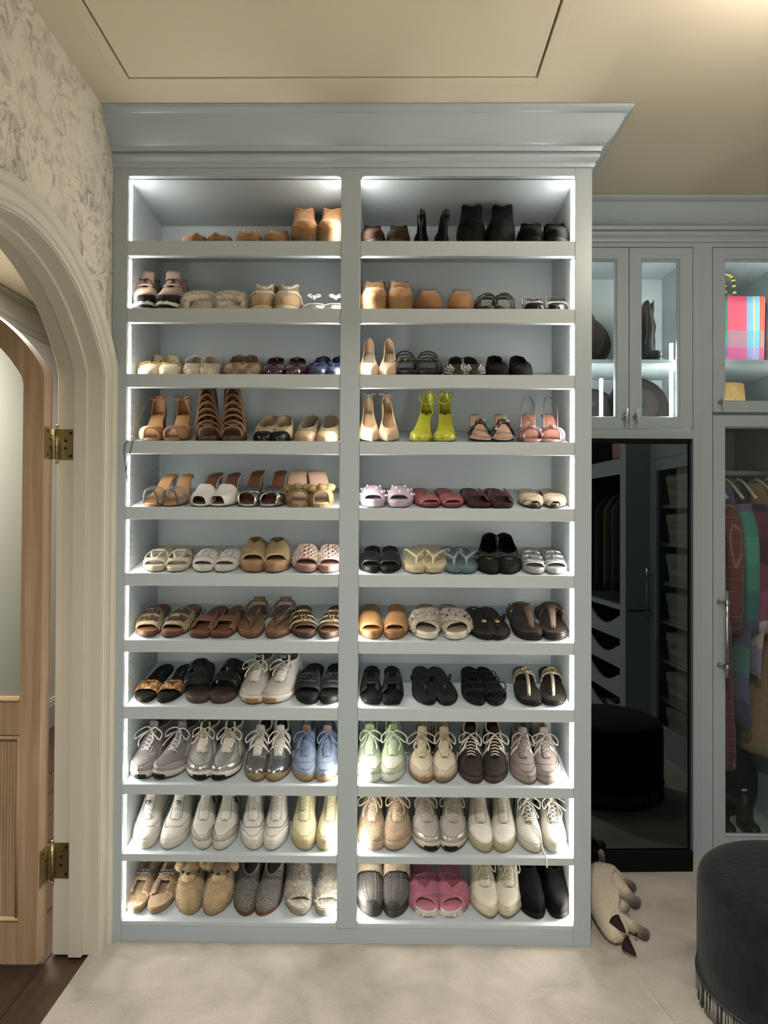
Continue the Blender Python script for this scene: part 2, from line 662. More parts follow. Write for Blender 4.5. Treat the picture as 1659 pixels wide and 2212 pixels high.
for a, b_ in ((XL - .0008, XCL + .0058), (XCR - .0058, XR + .0008)):
    for r in range(11):
        zl, zb = LIPS[r], max(BOTS[r], .052 if r == 10 else 0)
        mb = MB().box(a + (.0014 if a < -.5 else .0064), b_ - (.0014 if b_ > .5 else .0064), 0.0, YN, zb, zl)
        z0, z1 = shelf_z(r, YN - .002), shelf_z(r, YB)
        y0, y1, th = YN - .002, YB - .0005, .024
        v = [(x_, y_, z_) for x_ in (a + .0006, b_ - .0006) for y_, z_ in ((y0, z0), (y1, z1), (y1, z1 - th), (y0, z0 - th))]
        mb.add(v, [(0, 1, 2, 3), (7, 6, 5, 4), (0, 4, 5, 1), (3, 2, 6, 7), (1, 5, 6, 2), (0, 3, 7, 4)])
        U(mb, 'shelf', INNER, smooth=False, bevel=.001)
# light strips tucked behind the stiles, one length per opening
for r in range(11):
    zt = (2.424 if r == 0 else BOTS[r - 1]) - .004
    zb = LIPS[r] + .004
    for xa, s in ((XL, 1), (XCL, -1), (XCR, 1), (XR, -1)):
        xw = xa - s * (.001 if xa in (XL, XR) else .006)      # at the post the strip sits a little behind the edge
        x0, x1 = sorted((xw + s * .0004, xw + s * (.006 if xa == XR else .0022)))
        U(MB().box(x0, x1, .0235, .0355, zb, zt), 'light_strip', STRIP, smooth=False)
ph = MB()
for r in range(1, 9):
    for k in range(6):
        z = LIPS[r] + .03 + k * .025
        if z < BOTS[r - 1] - .01:
            for y in (.06, .255):
                for xa, s in ((XL, 1), (XR, -1)):
                    c = [(xa + s * .0004, y + .0026 * math.cos(i * PI / 3), z + .0026 * math.sin(i * PI / 3)) for i in range(6)]
                    ph.add(c, [tuple(range(6))])
o = U(ph, 'shelf_pin_holes', GAP, smooth=False)
o['kind'] = 'stuff'

# ------------------------------------------------------------------ ceiling lights (unseen, put in to light the room and hall)
def fill_downlight(x, y, w_, label):
    t = tag(empty('unseen_fill_light', (x, y, H2)), label, 'ceiling light')
    MB().lathe([(.05, -.001), (.065, -.004), (.07, 0), (.05, .0)], n=24).build('trim_ring', TRIMW, t)
    d = bpy.data.lights.new('unseen_fill_lamp', 'AREA')
    d.shape = 'DISK'
    d.size = .1
    d.energy = w_
    d.color = (1.0, .95, .88)
    d.spread = math.radians(150)
    l = bpy.data.objects.new('lamp', d)
    COL.objects.link(l)
    l.parent = t
    l.location = (0, 0, -.006)
    return t


fill_downlight(-.1, -2.4, CAN_FILL * 1.2, 'unseen ceiling light added over the closet for frontal fill')  # added out of view to lift the shelving fronts
gl = tag(empty('globe_ceiling_light', (.95, -.85, H2)), 'small frosted globe light added above the velvet ottoman, after a fixture glimpsed in the mirror', 'ceiling light')  # fixture glimpsed in the mirror; globe form chosen to spread light over the ceiling
MB().lathe([(0, -.012), (.05, -.012), (.055, -.004), (.055, 0)], n=24).build('ceiling_plate', CHROME, gl)
MB().tube([(0, 0, -.01), (0, 0, -.08)], .008, 8).build('stem', CHROME, gl)
MB().ball((0, 0, -.15), .075, 16).build('globe', mat('#fff4e4', emit=GLOBE, name='frosted_globe'), gl)
d = bpy.data.lights.new('unseen_hall_lamp', 'AREA')
d.shape = 'DISK'
d.size = .5
d.energy = HALL
d.color = (1.0, .93, .82)
hl = tag(empty('unseen_hall_light', (-1.6, .9, H2)), 'unseen round ceiling light added to brighten the hall', 'ceiling light')  # lamp out of sight, added so the hall wall reads bright
l = bpy.data.objects.new('lamp', d)
COL.objects.link(l)
l.parent = hl
l.location = (0, 0, -.05)
MB().lathe([(.0, -.03), (.2, -.03), (.22, -.015), (.22, 0)], n=24).build('housing', TRIMW, hl)


# ------------------------------------------------------------------ shoe construction kit
def curve(pts):
    """smooth function through (t, value) points"""
    T = np.array([p[0] for p in pts], float)
    V = np.array([p[1] for p in pts], float)
    d = np.gradient(V, T) if len(T) > 2 else np.full(len(T), (V[-1] - V[0]) / (T[-1] - T[0]))
    s = np.diff(V) / np.diff(T)
    for i in range(1, len(T) - 1):          # keep it monotone where the data is
        d[i] = 0 if s[i - 1] * s[i] <= 0 else np.sign(s[i]) * min(abs(d[i]), 3 * abs(s[i - 1]), 3 * abs(s[i]))

    def f(t):
        t = min(max(t, T[0]), T[-1])
        i = min(int(np.searchsorted(T, t, side='right')) - 1, len(T) - 2)
        h = T[i + 1] - T[i]
        x = (t - T[i]) / h
        return float(V[i] * (1 + 2 * x) * (1 - x) ** 2 + d[i] * h * x * (1 - x) ** 2 + V[i + 1] * x * x * (3 - 2 * x) + d[i + 1] * h * x * x * (x - 1))
    return f


_T = [0, .015, .05, .1, .18, .28, .4, .52, .64, .76, .86, .94, .985, 1]
TOES = {
    'round': ([0, .30, .55, .74, .92, 1.0], [0, .34, .60, .78, .94, 1.0]),
    'almond': ([0, .20, .42, .62, .86, 1.0], [0, .24, .48, .68, .90, 1.0]),
    'point': ([0, .09, .22, .38, .66, .93], [0, .10, .25, .42, .70, .95]),
    'square': ([0, .66, .78, .86, .95, 1.0], [0, .68, .80, .88, .96, 1.0]),
    'wide': ([0, .42, .68, .84, .97, 1.0], [0, .46, .72, .87, .98, 1.0]),
}
_LAT = [.99, .92, .85, .80, .76, .62, .34, 0]
_MED = [.90, .74, .67, .70, .72, .60, .33, 0]


MANY = {'collar_braid', 'chevron_ribs', 'side_panel', 'band_piping', 'crochet_stitches', 'waffle_knit', 'white_weave', 'braided_cord', 'knit_stripe', 'lattice_weave', 'toe_perforations', 'eyelet_dots', 'tread_lugs', 'lettering', 'stitched_edges', 'eyestay', 'eyelets'}


class Shoe:
    def __init__(s, name, label, cat, group, row, X, yaw, side, L=.262, W=.09, toe='round', y0=.036, lift=0., waist=1.0, hn=0.):
        s.hn = hn
        s.L, s.W, s.S = L, W, side
        s.root = empty(name, (X, y0, shelf_z(row, y0) + .0012 + lift))
        s.root.rotation_euler = (Matrix.Rotation(SLOPE, 3, 'X') @ Matrix.Rotation(-math.radians(yaw), 3, 'Z')).to_euler()
        tag(s.root, label, cat, group)
        a, b = TOES[toe]
        la = [x if x > .9 or i > 5 else x for i, x in enumerate(_LAT)]
        tau = lambda t: math.acos(max(-1, min(1, 1 - 2 * t))) / PI
        TT = [tau(t) for t in _T]
        fl = curve(list(zip(TT, a + [1 - (1 - x) * waist if 0 < i < 5 else x for i, x in enumerate(la)])))
        fm = curve(list(zip(TT, b + [1 - (1 - x) * waist if 0 < i < 5 else x for i, x in enumerate(_MED)])))
        s._l, s._m = (lambda t: fl(tau(t))), (lambda t: fm(tau(t)))
        s.shift = {'point': .10, 'almond': .10, 'round': .12, 'square': .06, 'wide': .08}[toe]
        s.zb = lambda t: 0.0          # underside
        s.zt = lambda t: .012         # top of the footbed

    def w(s, t):
        x = max(0, min(1, (t - .25) / .4))
        k = (1 - s.hn * x * x * (3 - 2 * x)) * s.W / 2
        return max(s._l(t), 0) * k, max(s._m(t), 0) * k

    def cx(s, t):
        return s.shift * s.W * max(0, 1 - t / .32) ** 2

    def build(s, mb, name, m, parent=None, **k):
        o = mb.build(name, m, parent or s.root, mirror=s.S < 0, **k)
        if name in MANY:
            o['kind'] = 'stuff'
        return o

    def ts(s, a=0., b=1., n=18):
        return [a + (b - a) * (.5 - .5 * math.cos(PI * i / n)) if a == 0 and b == 1 else a + (b - a) * i / n for i in range(n + 1)]

    def sole(s, name, m, top=None, bot=None, scale=1.0, e=.003, bulge=0., dish=0., a=0., b=1., n=30, **k):
        top, bot = top or s.zt, bot or s.zb
        P = []
        off = (1 - scale) * .5
        for t in s.ts(a, b, n):
            l, r = s.w(t)
            l, r = l * scale, r * scale
            y = s.L * (off + t * scale) if scale < 1 else s.L * (t * scale - (scale - 1) / 2)
            tt = min(max(y / s.L, 0), 1)
            zt_, zb_ = top(tt), bot(tt)
            c = s.cx(tt)
            ee = min(e, (zt_ - zb_) * .4)
            q = min(1, l / .01)
            P.append([(c - l * .96, y, zb_), (c - l - bulge * q, y, (zt_ + zb_) / 2), (c - l, y, zt_ - ee), (c - l + ee * q, y, zt_), (c, y, zt_ - dish * q), (c + r - ee * q, y, zt_),
                      (c + r, y, zt_ - ee), (c + r + bulge * q, y, (zt_ + zb_) / 2), (c + r * .96, y, zb_)])
        mb = MB().grid(P, cv=True)
        return s.build(mb, name, m, sharp=50, **k)

    # a band over the foot; returns its surface (u across, k front to back, offset)
    def band(s, name, m, tf, tr, H, th=.003, lift=0., nu=20, nk=6, drop=.004, e=.001, hole=None, parent=None, px=.72, pz=.62, **k):
        tf = tf if callable(tf) else (lambda u, v=tf: v)
        tr = tr if callable(tr) else (lambda u, v=tr: v)
        H = H if callable(H) else (lambda t, v=H: v)

        def B(u, kk, off=0.):
            t = tf(u) + (tr(u) - tf(u)) * kk
            l, r = s.w(t)
            ph = PI * u
            c_, s_ = math.cos(ph), math.sin(ph)
            x = -math.copysign(abs(c_) ** px, c_)
            h = (H(t) + lift + off)
            x = s.cx(t) + (x * (l + e + lift + off) if x < 0 else x * (r + e + lift + off))
            z = s.zt(t) - drop * (1 - s_) + h * max(s_, 0) ** pz
            return (x, s.L * t, z)
        mb = MB()
        for i in range(nu + 1):
            for j in range(nk + 1):
                mb.v.append(B(i / nu, j / nk))
        for i in range(nu):
            for j in range(nk):
                if hole and hole((i + .5) / nu, (j + .5) / nk):
                    continue
                a = i * (nk + 1) + j
                mb.f.append((a, a + nk + 1, a + nk + 2, a + 1))
        o = s.build(mb, name, m, parent=parent, solid=th, **k)
        B.obj = o
        return B

    # closed upper with an opening; returns its surface (t, side, v, offset)
    def upper(s, name, m, H, to=.34, ow=.78, throat=.14, owf=None, p=.7, q=.8, n=30, nv=9, flare=.0, a=0., b=1., zb=None, solid=.003, parent=None, back=0., **k):
        zb = zb or s.zt
        owf = owf or (lambda t: 0 if t <= to else ow * min(1, (t - to) / throat) ** .5)

        def U_(t, sd, v, off=0.):
            l, r = s.w(t)
            w = (r if sd > 0 else l) + flare * min(1, min(l, r) / .008)
            o_ = owf(t)
            ph = v * PI / 2
            rad = o_ + (1 - o_) * max(math.cos(ph), 0) ** (p(t) if callable(p) else p)
            y = s.L * t + (back * v * max(0, (t - .8) / .2) ** 2)
            if t < .02:
                y -= off
            if t > .985:
                y += off
            return (s.cx(t) + sd * (w * rad + off * max(rad, 0) ** .5), y, zb(t) + H(t) * math.sin(ph) ** q + off * math.sin(ph))
        tt = sorted(set([a, b] + [a + (b - a) * (.5 - .5 * math.cos(PI * i / n)) for i in range(n + 1)] + [x for x in (to, to + throat * .03, to + throat * .1, to + throat * .25, to + throat * .5) if a < x < b]))
        vs = [j / nv for j in range(nv + 1)]
        mb = MB()
        mb.grid([[U_(t, sd, v) for sd, v in [(-1, v) for v in vs] + [(1, v) for v in vs[::-1]] if True] for t in tt if owf(t) <= 0 and t <= to])
        op = [t for t in tt if t >= to]
        for sd in (-1, 1):
            mb.grid([[U_(t, sd, v) for v in vs] for t in op])
        o = s.build(mb, name, m, parent=parent, solid=solid, weld=True, **k)
        U_.obj, U_.to, U_.b, U_.tt = o, to, b, tt
        return U_

    def patch(s, name, m, U_, sd, tf, vf, off=.0012, na=10, nb=6, parent=None, solid=0, **k):
        """overlay on an upper: tf(a,b), vf(a,b)"""
        P = [[U_(tf(i / na, j / nb), sd, vf(i / na, j / nb), off) for j in range(nb + 1)] for i in range(na + 1)]
        return s.build(MB().grid(P), name, m, parent=parent, solid=solid, **k)

    def both(s, name, m, U_, t0, t1, v0, v1, off=.0012, na=10, nb=6, **k):
        """overlay running over both sides and the middle; v0/v1 may be functions of t"""
        f0 = v0 if callable(v0) else (lambda t: v0)
        f1 = v1 if callable(v1) else (lambda t: v1)
        mb = MB()
        for sd in (-1, 1):
            P = []
            for i in range(na + 1):
                x = i / na
                x = x if t0 > 0 else x * x
                t = t0 + (t1 - t0) * x
                P.append([U_(t, sd, f0(t) + (f1(t) - f0(t)) * j / nb, off) for j in range(nb + 1)])
            mb.grid(P)
        return s.build(mb, name, m, weld=True, **k)

    def rim(s, name, m, U_, r=.002, t0=None, n=14, off=0., close=True, flat=1.0, **k):
        t0 = U_.to if t0 is None else t0
        ts = [t0 + (U_.b - t0) * (i / n) ** 1.6 for i in range(n + 1)]
        path = [U_(t, -1, 1, off) for t in ts[::-1]] + [U_(t, 1, 1, off) for t in ts[1:]]
        return s.build(MB().tube(path[:-1] if close else path, r, 6, closed=close, flat=flat), name, m, **k)

    def tube(s, name, m, path, r, n=6, parent=None, **k):
        kw = {q: k.pop(q) for q in ('closed', 'flat', 'up') if q in k}
        return s.build(MB().tube(path, r, n, **kw), name, m, parent=parent, **k)


def shade(h, k):
    return '#' + ''.join('%02x' % int(int(h[i:i + 2], 16) * k) for i in (1, 3, 5))


def furry(o, n, length, seed=1, lie=.6, width=.0009, base=None):
    """loose pile on a part: thin tapering blades, one mesh"""
    rr = random.Random(seed)
    me = o.data
    me.calc_loop_triangles()
    tri = [(t, t.area) for t in me.loop_triangles]
    tot = sum(a for _, a in tri)
    mb = MB()
    ca = me.color_attributes.get('coat')
    cols = []
    for t, a in tri:
        k = n * a / tot
        k = int(k) + (rr.random() < k - int(k))
        if not k:
            continue
        v = [me.vertices[i].co for i in t.vertices]
        nn = t.normal
        for _ in range(k):
            u, w = rr.random(), rr.random()
            if u + w > 1:
                u, w = 1 - u, 1 - w
            p = v[0] + (v[1] - v[0]) * u + (v[2] - v[0]) * w
            r = Vector((rr.uniform(-1, 1), rr.uniform(-1, 1), rr.uniform(-.6, 1)))
            d = (nn * (1 if nn.dot(base or Vector((0, 0, 1))) > -.2 or True else -1) + r * lie).normalized() * length * rr.uniform(.6, 1.2)
            q = d.cross(Vector((rr.uniform(-1, 1), rr.uniform(-1, 1), rr.uniform(-1, 1)))).normalized() * width
            i = len(mb.v)
            mb.v += [tuple(p - q), tuple(p + q), tuple(p + d)]
            mb.f.append((i, i + 1, i + 2))
            if ca:
                cols += [tuple(ca.data[t.vertices[0]].color)] * 3
    f = mb.build('pile', o.data.materials[0], o)
    f['kind'] = 'stuff'
    if ca:
        c2 = f.data.color_attributes.new('coat', 'FLOAT_COLOR', 'POINT')
        for i, q in enumerate(cols):
            c2.data[i].color = q
    return f


def arc(c, r, a0, a1, n, fn):
    return [fn(c[0] + r[0] * math.cos(a0 + (a1 - a0) * i / n), c[1] + r[1] * math.sin(a0 + (a1 - a0) * i / n)) for i in range(n + 1)]


def smooth_path(pts, n=6):
    P = [Vector(p) for p in pts]
    out = []
    for i in range(len(P) - 1):
        a = P[i - 1] if i else P[i] * 2 - P[i + 1]
        b, c = P[i], P[i + 1]
        d = P[i + 2] if i + 2 < len(P) else P[i + 1] * 2 - P[i]
        for k in range(n):
            t = k / n
            out.append(tuple(.5 * ((2 * b) + (c - a) * t + (2 * a - 5 * b + 4 * c - d) * t * t + (3 * b - a - 3 * c + d) * t ** 3)))
    out.append(tuple(P[-1]))
    return out


def bow(s, c, size, m, name='bow', r=.0016, loops=True, tails=True, up=.3):
    """small tied bow at point c"""
    x, y, z = c
    mb = MB()
    for q in (-1, 1):
        if loops:
            mb.tube(smooth_path([(x, y, z), (x + q * size * .6, y + size * .25, z + size * up), (x + q * size, y + size * .05, z + size * up * .6), (x + q * size * .6, y - size * .25, z + size * .1), (x, y, z)], 4), r, 5, flat=.6)
        if tails:
            mb.tube(smooth_path([(x, y, z), (x + q * size * .35, y - size * .5, z - size * .05), (x + q * size * .55, y - size * .9, z - size * .35)], 4), r, 5, flat=.6)
    mb.ball(c, r * 1.9, 6)
    return s.build(mb, name, m)


# ---------------- flat sandals
def footbed(s, sole, bed, th=.012, bedth=.003, bulge=0., spring=.006, sole2=None, dish=.0015, heel=0.):
    s.zb = lambda t: spring * max(0, 1 - t / .3) ** 2
    s.zt = lambda t: s.zb(t) + th + heel * max(0, min(1, (t - .35) / .4)) ** 2 * (3 - 2 * max(0, min(1, (t - .35) / .4)))
    s.sole('sole', sole, bulge=bulge)
    if sole2:
        z1 = s.zb
        s.sole('outsole', sole2, top=lambda t: z1(t) + .004, bot=lambda t: z1(t) - .0004, scale=1.01)
    s.sole('footbed', bed, top=lambda t: s.zt(t) + bedth, bot=lambda t: s.zt(t) - .001, scale=.955, dish=dish)


def slide(s, sole='#3a2a20', bed='#5a3a28', band='#6b452e', th=.012, tf=.10, tr=.42, H=None, bh=None, bm=None, hole=None, deco=None, bulge=0., nu=20, nk=6, bandth=.003, rough=.55, spring=.006, trim=None, fuzz=None, sole2=None, heel=0., bedm=None, fb=None):
    sm = mat(sole, .6)
    footbed(s, sm, bedm or mat(bed, .6, bump=('noise', 250, .12)), th, bulge=bulge, spring=spring, sole2=mat(sole2, .6) if sole2 else None, heel=heel)
    if isinstance(H, float):
        H = curve([(0, H * .32), (.15, H * .44), (.3, H * .57), (.6, H * .76)])
    H = H or curve([(0, .013), (.15, .021), (.3, .028), (.5, .037), (.7, .043)])
    B = s.band('band', bm or mat(band, rough, bump=('noise', 180, .15)), tf, tr, H, th=bandth, hole=hole, nu=nu, nk=nk, drop=th * .55, fuzz=fuzz)
    if trim:
        mb = MB()
        for kk in (0, 1):
            mb.tube([B(i / 20, kk, .0006) for i in range(21)], .0016, 5)
        s.build(mb, 'band_piping', mat(trim, .5))
    if fb:
        # embossed rectangle stamped on the heel of the footbed
        y, z = .82, s.zt(.82) + .0026
        s.build(MB().box(-.012, .012, s.L * (y - .03), s.L * (y + .03), z, z + .0008), 'insole_label', mat(fb, .5), smooth=False)
    if deco:
        deco(s, B)
    return B


def h_hole(w=.20, d=.34):
    return lambda u, k: abs(u - .5) < w * .55 and (k < d or k > 1 - d)


def thong(s, sole='#1c1512', bed='#2a1d17', strap='#241812', th=.012, r=.0042, post=.17, end=.5, deco=None, bedm=None, flat=.45, zh=.034, heel=0., sole2=None, bump=True, sm=None):
    footbed(s, mat(sole, .6), bedm or mat(bed, .65, bump=('noise', 250, .12)), th, heel=heel, sole2=mat(sole2, .6) if sole2 else None)
    sm = sm or mat(strap, .45)
    c = s.cx(post) + .004
    zt = s.zt(post) + .003
    top = (c, s.L * (post + .03), zt + .021)
    paths = []
    for q in (-1, 1):
        l, r_ = s.w(end)
        xe = (-l if q < 0 else r_)
        pe = (s.cx(end) + xe * 1.02, s.L * end, s.zt(end) - .002)
        pm = (s.cx(.36) + xe * .78, s.L * (post + end) * .54, s.zt(.36) + zh)
        paths.append(smooth_path([top, pm, (pe[0], pe[1] - .004, pe[2] + .02), pe], 5))
        s.tube('strap', sm, paths[-1], r, 6, flat=flat)
    s.tube('toe_post', sm, smooth_path([(c, s.L * post, zt - .003), (c, s.L * (post + .005), zt + .012), top], 4), r * .8, 6)
    if deco:
        deco(s, paths, top)
    return paths, top


def cross_slide(s, sole, bed, band, th=.016, bm=None, deco=None, bulge=.001, fuzz=None, sole2=None, lug=None, nu=22, nk=8, H=None, bandth=.005, bedm=None):
    footbed(s, mat(sole, .6), bedm or mat(bed, .7, bump=('noise', 250, .15)), th, bulge=bulge, sole2=mat(sole2, .6) if sole2 else None)
    H = H or curve([(0, .014), (.15, .022), (.3, .032), (.55, .045)])
    bm = bm or mat(band, .7)
    lerp = lambda a, b: (lambda u: a + (b - a) * u)
    B1 = s.band('cross_band', bm, lerp(.27, .07), lerp(.54, .34), H, th=bandth, nu=nu, nk=nk, drop=th * .5, fuzz=fuzz)
    B2 = s.band('cross_band', bm, lerp(.07, .27), lerp(.34, .54), H, th=bandth, lift=bandth + .001, nu=nu, nk=nk, drop=th * .5, fuzz=fuzz)
    if lug:
        mb = MB()
        for i in range(16):
            t = .02 + .5 * i / 15
            for q in (-1, 1):
                l, r = s.w(t)
                x = s.cx(t) + (r if q > 0 else -l)
                mb.box(x - .004, x + .004, s.L * t - .003, s.L * t + .003, s.zb(t) - .003, s.zb(t) + .006)
        s.build(mb, 'tread_lugs', mat(lug, .6), smooth=False)
    if deco:
        deco(s, B1, B2)
    return B1, B2


# ---------------- heels
def heel_bed(s, rise, th=.005, front=.006, a=.28, b=.82):
    def z(t):
        x = max(0, min(1, (t - a) / (b - a)))
        return front + rise * x * x * (3 - 2 * x)
    s.zt = lambda t: z(t) + th
    s.zb = z


def heel_post(s, m, kind='stiletto', t=.93, name='heel', top=None, r0=.014, r1=.005):
    z = top or s.zb(t) + .002
    y = s.L * t
    if kind == 'block':
        mb = MB()
        for k_, (a, b) in enumerate(((1.0, 0), (.92, .5), (.95, 1))):
            pass
        P = [[(x * a, y + yy * a, zz) for x, yy in ((-r0, -r0), (-r0 * .6, r0), (r0 * .6, r0), (r0, -r0))] for a, zz in ((1.0, z), (.85, z * .5), (.9, 0.0))]
        mb.grid(P, cv=True)
        k = len(mb.v)
        mb.f.append((k - 4, k - 3, k - 2, k - 1))
        return s.build(mb, name, m, sharp=40)
    if kind == 'flare':
        return s.tube(name, m, [(0, y, z), (0, y - .002, z * .6), (0, y - .003, z * .25), (0, y - .003, 0)], [r0, r1, r1 * 1.2, r1 * 2.0], 10)
    return s.tube(name, m, smooth_path([(0, y, z + .004), (0, y + .002, z * .75), (0, y - .002, z * .35), (0, y - .004, 0)], 4), [r0, r0 * .9, r0 * .72, r0 * .6, r0 * .5, r0 * .46, r0 * .42, r0 * .4, r0 * .38, r0 * .36, r0 * .35, r0 * .34, r1][:13], 8)


def pump(s, up='#c9a884', ins='#d8bd9c', rise=.07, heelc=None, kind='stiletto', ankle=None, pad=None, rough=.6, to=.30, side=.034):
    s.hn = .36
    heel_bed(s, rise)
    s.sole('sole', mat('#8a6a4c', .5), scale=.98)
    s.sole('insole', mat(ins, .5), top=lambda t: s.zt(t) + .002, bot=lambda t: s.zt(t) - .001, scale=.93)
    um = mat(up, rough, bump=('noise', 300, .06), var=None)
    U_ = s.upper('upper', um, curve([(0, .016), (.08, .024), (.28, .036), (.45, side * .92), (.7, side), (.86, .040), (.95, .052), (1, .062)]), to=to, ow=.84, throat=.22, p=.6, zb=s.zb, solid=.002)
    s.rim('topline', um, U_, .0014)
    heel_post(s, mat(heelc or up, rough), kind)
    if pad:
        s.sole('heel_pad', mat(pad, .25, trans=.5), top=lambda t: s.zt(t) + .005, bot=lambda t: s.zt(t), scale=.8, a=.55, b=.98)
    if ankle:
        z = s.zb(.98) + .062
        m_ = mat(ankle, .5)
        s.tube('ankle_tie', m_, [(-.004, s.L * .99, z), (.004, s.L * .99, z + .003)], .002)
        bow(s, (0, s.L * .975, z + .002), .024, m_, 'ankle_bow', r=.0016)
    return U_


def heeled(s, ins='#b98a5e', out='#b98a5e', rise=.075, kind='stiletto', heelc=None, r0=.014, edge=None, bh=.0, th=.005):
    s.hn = .26
    heel_bed(s, rise, th=th)
    s.sole('sole', mat(edge or out, .45), e=.001)
    s.sole('insole', mat(ins, .5, bump=('noise', 200, .06)), top=lambda t: s.zt(t) + .0016, bot=lambda t: s.zt(t) - .001, scale=.955)
    heel_post(s, mat(heelc or out, .4), kind, r0=r0)


# ---------------- closed shoes
def flat_shoe(s, up='#c9b394', ins='#d8c8b0', sole='#6b5138', to=.30, cap=None, bowc=None, rimc=None, rough=.55, um=None, hs=.034, hh=.050, th=.007, deco=None, coat=0., throat=.16, ow=.84, capt=.2, backless=None):
    s.zb = lambda t: .004 * max(0, 1 - t / .25) ** 2
    s.zt = lambda t: s.zb(t) + th
    s.sole('sole', mat(sole, .55))
    s.sole('insole', mat(ins, .6), top=lambda t: s.zt(t) + .003, bot=lambda t: s.zt(t) - .001, scale=.93)
    um = um or mat(up, rough, bump=('noise', 260, .08), coat=coat)
    U_ = s.upper('upper', um, curve([(0, .014), (.05, .024), (.15, .031), (.3, .037), (.5, hs), (.75, hs + .006), (1, hh)]), to=to, ow=ow, throat=throat, p=.55, zb=s.zb, solid=.0022, b=backless or 1.)
    s.rim('topline', mat(rimc or up, rough), U_, .0016, close=not backless)
    if cap:
        s.both('toe_cap', mat(cap, .45, coat=.2), U_, 0, capt, 0, 1, .0012)
    if bowc:
        bow(s, tuple(np.array(U_(to, 1, 1)) + np.array((0, -.002, .003))), .024, mat(bowc, .5), up=.25)
    if deco:
        deco(s, U_)
    return U_


def slipper(s, up='#b98a5a', sole='#8a6a48', ins='#c9b89a', Ht=.055, Hc=.07, to=.42, th=.018, cuff=None, um=None, fuzz=None, rough=.85, cuffr=.006, cuff_fuzz=(.008, .008), backless=False, foxing=None, ow=.8, deco=None, bump=('noise', 120, .15), band2=None, throat=.15, back=.0, bulge=.001):
    s.zb = lambda t: .006 * max(0, 1 - t / .3) ** 2
    s.zt = lambda t: s.zb(t) + th
    s.sole('sole', mat(sole, .75, bump=('noise', 150, .1)), scale=1.02, bulge=bulge)
    s.sole('insole', mat(ins, .9, bump=('noise', 90, .4)), top=lambda t: s.zt(t) + .004, bot=lambda t: s.zt(t) - .001, scale=.93)
    dark = max(int(up[1:3], 16), 0) < 0x40 if len(up) == 7 else True
    um = um or mat(up, rough, bump=bump, sheen=0. if dark else .2, spec=.12 if dark else .5)
    U_ = s.upper('upper', um, curve([(0, .026), (.04, Ht * .68), (.14, Ht * .92), (.28, Ht), (.42, (Ht + Hc) / 2), (.58, Hc), (.8, Hc * (.55 if backless else 1)), (1, Hc * (.4 if backless else 1.02))]), to=to, ow=ow, throat=throat, p=.6, q=.75, zb=lambda t: s.zt(t) - .004, solid=.004, fuzz=fuzz, back=back)
    if foxing:
        s.both('foxing', mat(foxing, .8, bump=('noise', 150, .1)), U_, 0, .995, 0, lambda t: .30 if t < .3 else .25, .0025, na=24)
    cm = mat(cuff or up, .95, bump=('noise', 200, .6), sheen=0. if dark else .3, spec=.12 if dark else .5)
    s.rim('collar', cm, U_, cuffr, fuzz=cuff_fuzz if cuff else None, n=24)
    if deco:
        deco(s, U_)
    return U_


